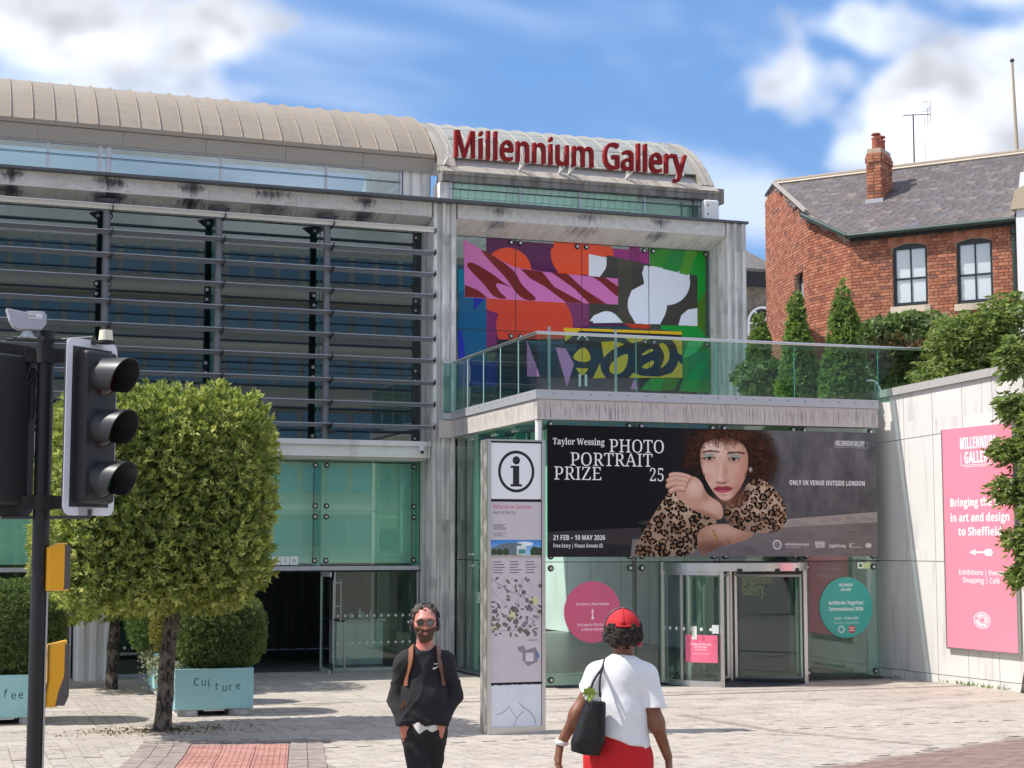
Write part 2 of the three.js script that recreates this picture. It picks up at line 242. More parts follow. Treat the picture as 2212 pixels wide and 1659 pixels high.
// ================================================================ THE GALLERY
const zC = -32.7, zG = -33.55, XL = -7, GY = -0.1;
const XM1 = 9.91, XR0 = 16.18, XR1 = 16.69;      // the two fluted columns
const gallery = thing('gallery_building', 'glass and pale concrete gallery with barrel vault roof and louvred glass front', 'building', V3(8, GY, -33));
const planPrism = (pts, y0, y1) => { const g = new THREE.ExtrudeGeometry(new THREE.Shape(pts.map(p => new THREE.Vector2(p[0], -p[1]))), { depth: y1 - y0, bevelEnabled: false }); g.rotateX(-Math.PI / 2); g.translate(0, y0, 0); return g; };
const streaks = (g, w, h, n, col, len0, len1, wd) => { for (let i = 0; i < n; i++) { const x = rnd() * w, y = rnd() * h * 0.3 - h * 0.05, l = h * R(len0, len1); g.fillStyle = col; g.globalAlpha = R(0.05, 0.32); g.beginPath(); const k = R(wd * 0.4, wd); g.moveTo(x, y); g.quadraticCurveTo(x + k, y + l * 0.5, x + k * 0.5, y + l); g.quadraticCurveTo(x - k, y + l * 0.5, x, y); g.fill(); } g.globalAlpha = 1; };
const mottle = (g, w, h, n, cols, r0, r1, al) => { for (let i = 0; i < n; i++) { g.fillStyle = cols[Math.floor(rnd() * cols.length)]; g.globalAlpha = R(al * 0.3, al); g.beginPath(); g.ellipse(rnd() * w, rnd() * h, R(r0, r1), R(r0, r1), rnd() * 3, 0, 7); g.fill(); } g.globalAlpha = 1; };
const grime = (g, x, w, h, k) => { for (let i = 0; i < 150; i++) { const u = (rnd() + rnd() - 1), xx = x + u * w * 0.7, l = h * R(0.15, 0.85) * (1 - Math.abs(u) * 0.6), y = -h * 0.05 + rnd() * h * 0.35; g.fillStyle = rnd() < 0.6 ? '#1d1e22' : '#565a63'; g.globalAlpha = R(0.05, 0.26) * k; const q = R(1, 4.5); g.beginPath(); g.moveTo(xx - q, y); g.bezierCurveTo(xx - q, y + l * 0.5, xx + R(-3, 3), y + l * 0.8, xx + R(-2, 2), y + l); g.bezierCurveTo(xx + q, y + l * 0.6, xx + q, y + l * 0.3, xx + q, y); g.fill(); } g.globalAlpha = 1; mottle2(g, x, w, h, k); };
const mottle2 = (g, x, w, h, k) => { for (let i = 0; i < 60; i++) { g.fillStyle = rnd() < 0.5 ? '#22242a' : '#8b8f98'; g.globalAlpha = R(0.05, 0.2) * k; g.beginPath(); g.ellipse(x + (rnd() + rnd() - 1) * w * 0.75, rnd() * h, R(1, 9), R(1, 7), rnd() * 3, 0, 7); g.fill(); } g.globalAlpha = 1; };
function beamMat(x0, x1, stains, soffit) {
  const W = 2048, H = 128;
  return mat({ roughness: 0.88, bumpMap: grain, bumpScale: 0.003, map: canvasTex(W, H, g => {
    g.fillStyle = '#d0cdc9'; g.fillRect(0, 0, W, H);
    mottle(g, W, H, 900, ['#b6b1aa', '#d9d6d1', '#a7a29b'], 4, 28, 0.16);
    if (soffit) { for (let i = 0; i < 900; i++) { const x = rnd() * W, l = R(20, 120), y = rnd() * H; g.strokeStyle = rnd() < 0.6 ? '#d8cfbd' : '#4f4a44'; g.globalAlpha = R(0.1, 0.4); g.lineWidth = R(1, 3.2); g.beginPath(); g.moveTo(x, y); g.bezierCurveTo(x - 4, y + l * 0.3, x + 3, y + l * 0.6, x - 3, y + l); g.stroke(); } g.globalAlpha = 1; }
    else { streaks(g, W, H, 90, '#77767a', 0.2, 1.0, 5); }
    for (const [sx, sw, k] of stains) grime(g, (sx - x0) / (x1 - x0) * W, sw / (x1 - x0) * W, H, k * 0.85);
  }) });
}
// parapet beam, underside and flashing of both bays
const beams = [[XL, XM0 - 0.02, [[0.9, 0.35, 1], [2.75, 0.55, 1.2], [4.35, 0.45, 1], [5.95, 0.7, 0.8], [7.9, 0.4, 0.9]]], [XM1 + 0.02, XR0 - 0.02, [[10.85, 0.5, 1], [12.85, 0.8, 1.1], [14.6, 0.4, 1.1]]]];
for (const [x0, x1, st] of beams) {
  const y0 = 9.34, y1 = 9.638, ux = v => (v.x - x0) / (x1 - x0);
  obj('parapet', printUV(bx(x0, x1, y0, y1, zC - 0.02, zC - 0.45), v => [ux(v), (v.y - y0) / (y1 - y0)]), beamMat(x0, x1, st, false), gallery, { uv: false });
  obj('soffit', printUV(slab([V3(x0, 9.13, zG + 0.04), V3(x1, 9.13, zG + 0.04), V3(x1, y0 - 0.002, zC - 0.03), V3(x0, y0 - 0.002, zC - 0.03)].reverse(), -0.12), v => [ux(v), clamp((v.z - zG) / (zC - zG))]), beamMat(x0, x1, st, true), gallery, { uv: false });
}
obj('flashing', [bx(XL, XR1 + 0.04, 9.642, 9.695, zC + 0.03, zC - 0.5)], mat({ color: lin(0.10, 0.105, 0.115), roughness: 0.5, metalness: 0.4 }), gallery);
obj('roof_deck', [bx(XL, XR1, 9.3, 9.6, zC - 0.5, -46)], M.concreteDirty, gallery);
// fluted columns
function column(x0, x1, y0, y1) {
  const w = x1 - x0, p = [[x0, zG - 0.1], [x1, zG - 0.1], [x1, zC - 0.05]], fl = [[0.93, 0], [0.78, 0], [0.74, -0.07], [0.56, -0.07], [0.52, 0], [0.40, 0], [0.36, -0.07], [0.24, -0.07], [0.20, -0.02], [0.06, -0.02]];
  fl.forEach(([u, d]) => p.push([x0 + w * u, zC + d])); p.push([x0, zC - 0.08]);
  return planPrism(p.reverse(), y0, y1);
}
obj('column', column(XM0, XM1, GY - 0.05, 9.638), M.concreteDirty, gallery);
obj('column', column(XR0, XR1, 4.9, 9.638), M.concreteDirty, gallery);
{ const c = column(2.28, 3.06, GY - 0.05, 4.25), p = c.attributes.position; for (let i = 0; i < p.count; i++) { const k = 0.86 + 0.14 * clamp((p.getY(i) + 0.1) / 1.6); p.setX(i, 2.67 + (p.getX(i) - 2.67) * k); } obj('column', c, M.concrete, gallery); }
// floor band between ground floor and upper floor
obj('floor_band', [bx(XL, XM0 - 0.02, 4.27, 4.5, zC - 0.06, zG - 0.2)], M.concrete, gallery);
obj('floor_channel', [bx(XL, XM0 - 0.02, 4.503, 4.61, zC - 0.0, zG - 0.2), bx(XL, XM0 - 0.02, 4.23, 4.268, zC - 0.3, zG - 0.2)], mat({ map: M.concrete.map, color: lin(0.95, 0.95, 0.95), roughness: 0.6 }), gallery);
// upper glass behind the louvres
const posts = [0.49, 2.71, 4.91, 7.14, XM0 - 0.02];
const rows = [4.62, 6.05, 7.55, 9.12];
const bays = [[-3.95, -1.73], [-1.73, 0.49], ...posts.slice(0, -1).map((p, i) => [p, posts[i + 1]])];
const boltG = (() => { const g = new THREE.CylinderGeometry(0.028, 0.032, 0.03, 10); g.rotateX(Math.PI / 2); return strip(g); })();
const boltM = phy({ color: lin(0.62, 0.62, 0.62), metalness: 0.9, roughness: 0.3 });
const ringG = (() => { const g = new THREE.CylinderGeometry(0.058, 0.058, 0.012, 16); g.rotateX(Math.PI / 2); return strip(g); })();
function bolt(x, y, z, parent = gallery) { const b = copyOf('bolt', boltG, boltM, parent, V3(x, y, z + 0.025)); const r = finish(new THREE.Mesh(ringG, M.black)); r.name = 'washer'; r.position.z = -0.013; b.add(r); }
for (const [a, b] of bays) {
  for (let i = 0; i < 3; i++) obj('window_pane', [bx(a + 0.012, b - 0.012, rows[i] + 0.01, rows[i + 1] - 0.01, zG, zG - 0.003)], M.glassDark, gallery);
  if (a > -0.2) for (let i = 0; i < 3; i++) for (const y of [rows[i] + 0.1, rows[i + 1] - 0.1]) { bolt(a + 0.12, y, zG); bolt(b - 0.12, y, zG); }
}
obj('glazing_joint', [bx(-3.95, XM0, rows[1] - 0.009, rows[1] + 0.009, zG - 0.006, zG - 0.03), bx(-3.95, XM0, rows[2] - 0.009, rows[2] + 0.009, zG - 0.006, zG - 0.03)], M.black, gallery);
// louvres: posts with caps and blades from post to post
const bladeY = [9.03, 8.566, 8.108, 7.657, 7.201, 6.747, 6.293, 5.83, 5.374, 4.908], zB = zC + 0.06;
const postM = phy({ color: lin(0.19, 0.195, 0.21), roughness: 0.55, metalness: 0.4 });
for (const x of posts.slice(0, -1)) {
  const p = obj('louvre_post', [cyl(V3(x, 4.61, zB - 0.22), V3(x, 9.08, zB - 0.22), 0.075, 0.075, 18)], postM, gallery);
  obj('post_cap', [cyl(V3(x, 9.08, zB - 0.22), V3(x, 9.2, zB - 0.22), 0.09, 0.24, 18)], postM, p);
  obj('back_fin', [bx(x - 0.03, x + 0.03, 4.62, 9.1, zG - 0.05, zG - 0.16)], M.glassEdge, gallery);
}
const bladeProf = (x0, x1, top) => { const s = new THREE.Shape(); s.moveTo(-0.09, 0.03); s.quadraticCurveTo(0.02, 0.036, 0.12, -0.026); s.quadraticCurveTo(0.13, -0.04, 0.118, -0.043); s.quadraticCurveTo(0.02, 0.014, -0.09, 0.014); s.closePath(); const g = new THREE.ExtrudeGeometry(s, { depth: x1 - x0, bevelEnabled: false, curveSegments: 5 }); g.rotateY(-Math.PI / 2); g.rotateY(Math.PI); g.translate(x0, 0, 0); return g; };
const bladeM = phy({ color: lin(0.36, 0.38, 0.44), metalness: 0.45, roughness: 0.42 }), bladeSunlitM = phy({ color: lin(0.78, 0.78, 0.77), metalness: 0.1, roughness: 0.4 }), brM = M.darkMetal;  // top blade is the same louvre, its sunlit look put into a paler colour
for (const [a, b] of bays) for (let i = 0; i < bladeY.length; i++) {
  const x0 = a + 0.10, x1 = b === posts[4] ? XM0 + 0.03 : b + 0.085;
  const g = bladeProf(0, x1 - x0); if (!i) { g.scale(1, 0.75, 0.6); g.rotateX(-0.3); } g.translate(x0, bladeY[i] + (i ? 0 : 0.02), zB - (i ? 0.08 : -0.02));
  const bl = obj('louvre_blade', g, i ? bladeM : bladeSunlitM, gallery);
  if (a > -0.2) obj('blade_bracket', [prism([[-0.17, -0.03], [0.16, -0.09], [0.16, -0.03], [-0.12, 0.07]], 0.012).rotateY(-Math.PI / 2).rotateY(Math.PI).translate(x1 + 0.002, bladeY[i], zB - 0.08)], brM, bl);
}
// ground floor glass, sill and doors
const gx = [-6.2, -4.1, -1.95, 0.2, 2.3, 3.02, 5.07, 7.22, XM0 - 0.03], zg0 = zG;
for (let i = 0; i < gx.length - 1; i++) {
  if (i === 4) continue; const a = gx[i] + 0.01, b = gx[i + 1] - 0.01;
  for (const [y0, y1] of [[2.06, 3.16], [3.18, 4.22]]) { obj('window_pane', [bx(a, b, y0, y1, zg0, zg0 - 0.003)], M.glass, gallery); if (a > 2) for (const x of [a + 0.11, b - 0.11]) for (const y of [y0 + 0.1, y1 - 0.1]) bolt(x, y, zg0); }
  obj('glass_fin', [bx(b - 0.09, b + 0.02, 2.0, 4.22, zg0 - 0.02, zg0 - 0.2)], M.glassEdge, gallery);
}
obj('door_head', [bx(XL, XM0 - 0.03, 1.96, 2.045, zg0 + 0.06, zg0 - 0.1)], M.alu, gallery);
obj('door_head_strip', [bx(XL, XM0 - 0.03, 1.93, 1.958, zg0 + 0.02, zg0 - 0.06)], M.black, gallery);
for (const [a, b] of [[7.52, XM0 - 0.04], [3.06, 4.9], [0.25, 2.28], [-1.9, 0.2], [-4.1, -1.95]]) {
  const w = obj('ground_window', [bx(a, b, GY + 0.06, 1.925, zg0, zg0 - 0.003)], M.glassClear, gallery);
  obj('window_frame', [bx(a, b, GY - 0.02, GY + 0.06, zg0 + 0.03, zg0 - 0.05), bx(b - 0.03, b, GY + 0.06, 1.925, zg0 + 0.02, zg0 - 0.05), bx(a, a + 0.03, GY + 0.06, 1.925, zg0 + 0.02, zg0 - 0.05)], M.alu, gallery);
  if (a > 2) for (let x = a + 0.09; x < b - 0.05; x += 0.155) for (const y of [1.02, 0.47]) obj('dot', [new THREE.CylinderGeometry(0.028, 0.028, 0.002, 14).rotateX(Math.PI / 2).translate(x, y, zg0 + 0.004)], M.white, gallery);
}
// the glass door folded back, its ladder handle, and a short post
{
  const d = obj('door', [bx(7.25, 7.262, GY + 0.04, 1.925, zg0 + 0.02, zg0 + 0.84)], M.glassClear, gallery);
  obj('door_rail', [bx(7.235, 7.277, GY, GY + 0.1, zg0, zg0 + 0.86), bx(7.235, 7.277, 1.84, 1.93, zg0, zg0 + 0.86), bx(7.238, 7.274, GY, 1.93, zg0 - 0.03, zg0 + 0.02)], M.alu, d);
  const hx = 7.33, hz = zg0 + 0.78; obj('pull_handle', [cyl(V3(hx, 0.12, hz), V3(hx, 1.78, hz), 0.014), cyl(V3(hx + 0.17, 0.12, hz - 0.05), V3(hx + 0.17, 1.78, hz - 0.05), 0.014), ...[0.25, 0.75, 1.25, 1.72].map(y => cyl(V3(hx, y, hz), V3(hx + 0.17, y, hz - 0.05), 0.009))], M.steel, d);
}
const gp = thing('grab_post', 'short steel handrail post beside the open glass door', 'handrail', V3(7.66, GY, zg0 + 0.5));
obj('post', [cyl(V3(7.66, GY, zg0 + 0.5), V3(7.66, 0.93, zg0 + 0.5), 0.024)], M.steel, gp); obj('post_foot', [cyl(V3(7.66, GY - 0.01, zg0 + 0.5), V3(7.66, GY + 0.012, zg0 + 0.5), 0.07)], M.steel, gp); obj('rail', [cyl(V3(7.66, 0.93, zg0 + 0.5), V3(7.32, 0.98, zg0 - 0.2), 0.022)], M.darkMetal, gp);
// name tiles over the door
['u', 'l', 'o'].forEach((s, i) => { const p = onZ(594 + i * 19.2, 1211, zg0 + 0.05); const tx = canvasTex(128, 128, g => { g.fillStyle = '#f4f4f2'; g.fillRect(0, 0, 128, 128); g.fillStyle = '#101014'; g.font = '92px sans-serif'; g.textAlign = 'center'; g.textBaseline = 'alphabetic'; g.fillText(s, 64, 94); }); const t = obj('name_tile', printUV(bx(p.x - 0.085, p.x + 0.085, p.y - 0.085, p.y + 0.085, zg0 + 0.075, zg0 + 0.05), v => [(v.x - p.x + 0.085) / 0.17, (v.y - p.y + 0.085) / 0.17]), mat({ map: tx, roughness: 0.4 }), gallery, { uv: false }); });
// rooms behind the glass
obj('room_floor', [bx(XL, 30, GY - 0.06, GY - 0.012, zg0 - 0.06, -45)], M.inFloor, gallery);
obj('upper_floor', [bx(XL, XR1, 4.3, 4.58, zg0 - 0.22, -45)], M.inWall, gallery);
obj('room_wall', [bx(XL, XM1, GY, 4.3, -41, -41.2), bx(XL - 0.2, XL, GY, 9.3, zg0, -45), bx(9.45, 9.6, GY, 4.3, zg0 - 0.1, -41)], M.inDark, gallery);
obj('upper_wall', [bx(XL, XR1, 4.58, 9.3, -39, -39.2), bx(9.5, 9.8, 4.58, 9.3, zg0 - 0.1, -39), bx(XR1 - 0.3, XR1, 4.58, 9.3, zg0 - 0.1, -39)], mat({ color: lin(0.16, 0.165, 0.16), roughness: 0.9 }), gallery);
{ const c = obj('cafe_counter', [bx(7.95, 9.0, GY, 0.82, -35.2, -35.9)], mat({ map: M.concrete.map, roughness: 0.5 }), gallery); obj('counter_top', [bx(7.9, 9.05, 0.825, 0.87, -35.15, -35.95)], M.white, c);
  for (const [x, h, r] of [[8.55, 0.26, 0.035], [8.62, 0.16, 0.05], [8.35, 0.12, 0.06], [8.8, 0.2, 0.03]]) obj('bottle', [new THREE.LatheGeometry([[0, 0], [r, 0], [r, h * 0.6], [r * 0.4, h * 0.78], [r * 0.4, h], [0, h]].map(q => new THREE.Vector2(...q)), 12).translate(x, 0.87, -35.5)], M.white, c); }
for (let x = 3.4; x < 9.2; x += 0.36) obj('wall_slat', [bx(x, x + 0.12, GY, 4.2, -40.9, -40.99)], mat({ color: lin(0.12, 0.10, 0.08), roughness: 0.7 }), gallery);
for (const [a, b] of [[3.1, 5.0], [5.1, 7.15], [7.25, 9.3], [-4, 2.2]]) obj('pale_backing', [bx(a, b, 2.1, 4.2, zg0 - 0.45, zg0 - 0.46)], mat({ color: lin(0.84, 0.86, 0.84), roughness: 0.9 }), gallery);  // unseen pale sheets added behind the panes to make the glass look brighter
// ---- barrel vaults
function vault(x0, x1, C, Rv, a0, a1, th, n = 18) {      // a strip of the vault between x0 and x1, angle from the vertical
  const P = (a, r) => [C[0] + Math.sin(a) * r, C[1] + Math.cos(a) * r], v = [], f = [];
  const ring = []; for (let i = 0; i <= n; i++) ring.push(P(lerp(a0, a1, i / n), Rv)); for (let i = n; i >= 0; i--) ring.push(P(lerp(a0, a1, i / n), Rv - th));
  const s = new THREE.Shape(ring.map(q => new THREE.Vector2(-q[0], q[1]))); const g = new THREE.ExtrudeGeometry(s, { depth: x1 - x0, bevelEnabled: false }); g.rotateY(Math.PI / 2); g.translate(x0, 0, 0); return g;
}
const VL = { C: [-37.23, 7.77], R: 4.7, a0: 48 * DEG }, VR = { C: [-36.75, 8.17], R: 4.08, a0: 53 * DEG };
const zincTone = [[0.325, 0.268, 0.205], [0.312, 0.257, 0.197], [0.338, 0.279, 0.215]].map((t, i) => mat({ map: dataTex(256, (u, v) => { const s = fbm(u * 3, v * 3, i, 4, 3), d = sst(0.6, 0.8, fbm(u * 12, v * 3, i + 9, 4, 0)); return mix3(mix3(t, t.map(c => c * 0.88), s), [0.20, 0.18, 0.155], d * 0.35); }, { size: 2.2 }), roughness: 0.5, metalness: 0.15 }));
const seamM = mat({ color: lin(0.40, 0.34, 0.27), roughness: 0.5, metalness: 0.15 });
for (let x = 9.7, i = 0; x > XL; x -= 0.42, i++) {
  const p = obj('roof_panel', vault(x - 0.418, x, VL.C, VL.R, VL.a0, -0.55, 0.05), zincTone[i % 3], gallery);
  obj('seam', vault(x - 0.008, x + 0.004, VL.C, VL.R + 0.034, VL.a0, -0.55, 0.036), seamM, p);
}
{ const z0 = VL.C[0] + Math.sin(VL.a0) * VL.R, y0 = VL.C[1] + Math.cos(VL.a0) * VL.R;
  obj('vault_fascia', [bx(XL, 9.71, y0 - 0.09, y0 + 0.0, z0 + 0.03, z0 - 0.3)], zincTone[0], gallery);
  for (let x = XL; x < 9.6; x += 1.68) { const e = Math.min(x + 1.672, 9.71); obj('soffit_panel', slab([V3(x, y0 - 0.1, z0 + 0.0), V3(e, y0 - 0.1, z0 + 0.0), V3(e, y0 - 0.37, z0 - 0.12), V3(x, y0 - 0.37, z0 - 0.12)].reverse(), 0.05), mat({ color: lin(0.33, 0.305, 0.27), roughness: 0.55 }), gallery); }
  // clerestory
  const zc = z0 - 0.22, ys = 9.6, yt = y0 - 0.40, mx = [-5.3, -3.05, -0.7, 1.62, 2.84, 5.1, 7.35, 9.0];
  obj('vault_end', [planPrism([[9.65, z0 - 0.3], [9.71, z0 - 0.3], [9.71, -44], [9.65, -44]], 9.6, y0 - 0.1), (() => { const s = []; for (let i = 0; i <= 20; i++) { const a = lerp(VL.a0, -VL.a0, i / 20); s.push([VL.C[0] + Math.sin(a) * (VL.R - 0.06), VL.C[1] + Math.cos(a) * (VL.R - 0.06)]); } const g = new THREE.ExtrudeGeometry(new THREE.Shape(s.map(q => new THREE.Vector2(-q[0], q[1]))), { depth: 0.05, bevelEnabled: false }); g.rotateY(Math.PI / 2); g.translate(9.62, 0, 0); return g; })()], M.concreteDirty, gallery);
  for (let i = 0; i < mx.length - 1; i++) { const w = obj('clerestory_window', [bx(mx[i] + 0.02, mx[i + 1] - 0.02, ys, yt, zc, zc - 0.003)], M.glassSky, gallery); const dbl = i === 3 || i === 0; obj('mullion', [bx(mx[i + 1] - 0.025, mx[i + 1] + 0.025, ys, yt, zc + 0.03, zc - 0.06)], M.alu, gallery); }
  obj('clerestory_frame', [bx(XL, 9.03, yt, yt + 0.05, zc + 0.04, zc - 0.06), bx(2.6, 2.68, ys, yt, zc + 0.05, zc - 0.06), bx(2.76, 2.84, ys, yt, zc + 0.05, zc - 0.06)], M.alu, gallery);
  obj('clerestory_cable', [cyl(V3(XL, yt - 0.22, zc + 0.05), V3(9.0, yt - 0.22, zc + 0.05), 0.008, 0.008, 6)], M.darkMetal, gallery);
  obj('clerestory_pier', [bx(9.06, 9.66, ys, yt + 0.05, zc + 0.02, zc - 0.4)], M.concreteDirty, gallery);
  obj('clerestory_room', [bx(XL, 9.3, ys - 0.02, 10.6, -39.9, -40), bx(XL, 9.6, ys - 0.01, ys, zc - 0.1, -40)], M.inWall, gallery);
}
// right vault behind the letters
{ const x0 = 9.75, x1 = 16.28, z0 = VR.C[0] + Math.sin(VR.a0) * VR.R, y0 = VR.C[1] + Math.cos(VR.a0) * VR.R;
  const vg = [0, 1, 2].map(i => phy({ map: dataTex(128, (u, v) => mix3([0.34, 0.345, 0.30], [0.22, 0.22, 0.195], fbm(u * 5, v * 5, i + 3, 4, 5)), { size: 0.9 }), roughness: 0.35 }));
  const dirt = mat({ map: M.concreteDirty.map, color: lin(0.48, 0.45, 0.405), roughness: 0.9 }), soot = mat({ map: M.concreteDirty.map, color: lin(0.34, 0.33, 0.315), roughness: 0.9 });
  const ribM = mat({ color: lin(0.42, 0.40, 0.35), roughness: 0.6 }); let k = 0; for (let x = 10.15; x < x1 - 0.5; x += 0.42, k++) for (let i = 0; i < 7; i++) { const A = i => lerp(VR.a0 - 0.10, -0.5, i / 7); obj('roof_glass', vault(x + 0.01, Math.min(x + 0.41, x1 - 0.3), VR.C, VR.R, A(i) - 0.004, A(i + 1) + 0.004, 0.03, 4), vg[(k + i) % 3], gallery); }
  for (let x = 10.15; x < x1 - 0.3; x += 0.42) obj('roof_rib', vault(x - 0.018, x + 0.018, VR.C, VR.R + 0.03, VR.a0 - 0.08, -0.5, 0.05), ribM, gallery);
  obj('vault_rim', vault(x0, 10.13, VR.C, VR.R + 0.02, VR.a0, -0.5, 0.12), dirt, gallery); obj('vault_rim', vault(x1 - 0.32, x1, VR.C, VR.R + 0.03, VR.a0, -0.5, 0.2), dirt, gallery);
  obj('vault_lining', [vault(x0, x1, VR.C, VR.R - 0.12, VR.a0, -0.5, 0.05)], mat({ color: lin(0.5, 0.5, 0.47) }), gallery);
  obj('gutter', [slab([V3(x0, y0 + 0.04, z0 - 0.05), V3(x1, y0 + 0.04, z0 - 0.05), V3(x1, y0 - 0.16, z0 + 0.28), V3(x0, y0 - 0.16, z0 + 0.28)].reverse(), 0.08)], dirt, gallery);
  obj('gutter_face', [bx(x0, x1 + 0.02, y0 - 0.36, y0 - 0.17, z0 + 0.22, z0 - 0.2)], soot, gallery);
  obj('end_bracket', [bx(x1 + 0.003, x1 + 0.2, y0 - 0.4, y0 - 0.06, z0 + 0.1, z0 - 0.45)], soot, gallery);
  const zc = z0 + 0.1, ys = 9.62, yt = y0 - 0.37, mx = [9.98, 11.55, 12.95, 14.5, 15.85];
  for (let i = 0; i < 4; i++) { obj('clerestory_window', [bx(mx[i] + 0.02, mx[i + 1] - 0.02, ys, yt, zc, zc - 0.003)], M.glassClear, gallery); obj('mullion', [bx(mx[i + 1] - 0.02, mx[i + 1] + 0.02, ys, yt, zc + 0.02, zc - 0.05)], M.alu, gallery); }
  obj('mullion', [bx(9.93, 10.0, ys, yt, zc + 0.03, zc - 0.05)], M.alu, gallery);
  obj('clerestory_pier', [bx(9.72, 9.92, ys, y0 - 0.38, zc + 0.04, zc - 0.5)], M.concreteDirty, gallery); obj('clerestory_pier', [bx(15.9, x1 - 0.12, ys, yt, zc + 0.04, zc - 0.5)], M.concreteDirty, gallery);
  obj('clerestory_room', [bx(x0, x1, ys, yt + 0.1, zc - 0.34, zc - 0.4), bx(x0, x1, ys - 0.02, ys, zc - 0.02, zc - 0.34)], mat({ color: lin(0.74, 0.84, 0.78), roughness: 0.9 }), gallery);
  // glass blocks stacked behind the first three windows
  const blk = muv(new RoundedBoxGeometry(0.165, 0.175, 0.06, 1, 0.02)), bm = [0.74, 0.80, 0.86].map(k => phy({ color: lin(k * 0.86, k, k * 0.93), roughness: 0.25 }));
  for (let r = 0; r < 5; r++) for (let c = 0; c < 27; c++) { const x = 10.08 + c * 0.172 + r * 0.028; if (x > 14.05 - r * 0.05 + 0.5) continue; copyOf('glass_block', blk, bm[Math.floor(rnd() * 3)], gallery, V3(x, ys + 0.06 + r * 0.182, zc - 0.12)); }
  obj('mullion_cable', [cyl(V3(9.95, yt - 0.14, zc + 0.03), V3(15.9, yt - 0.14, zc + 0.03), 0.008, 0.008, 6)], M.darkMetal, gallery);
}

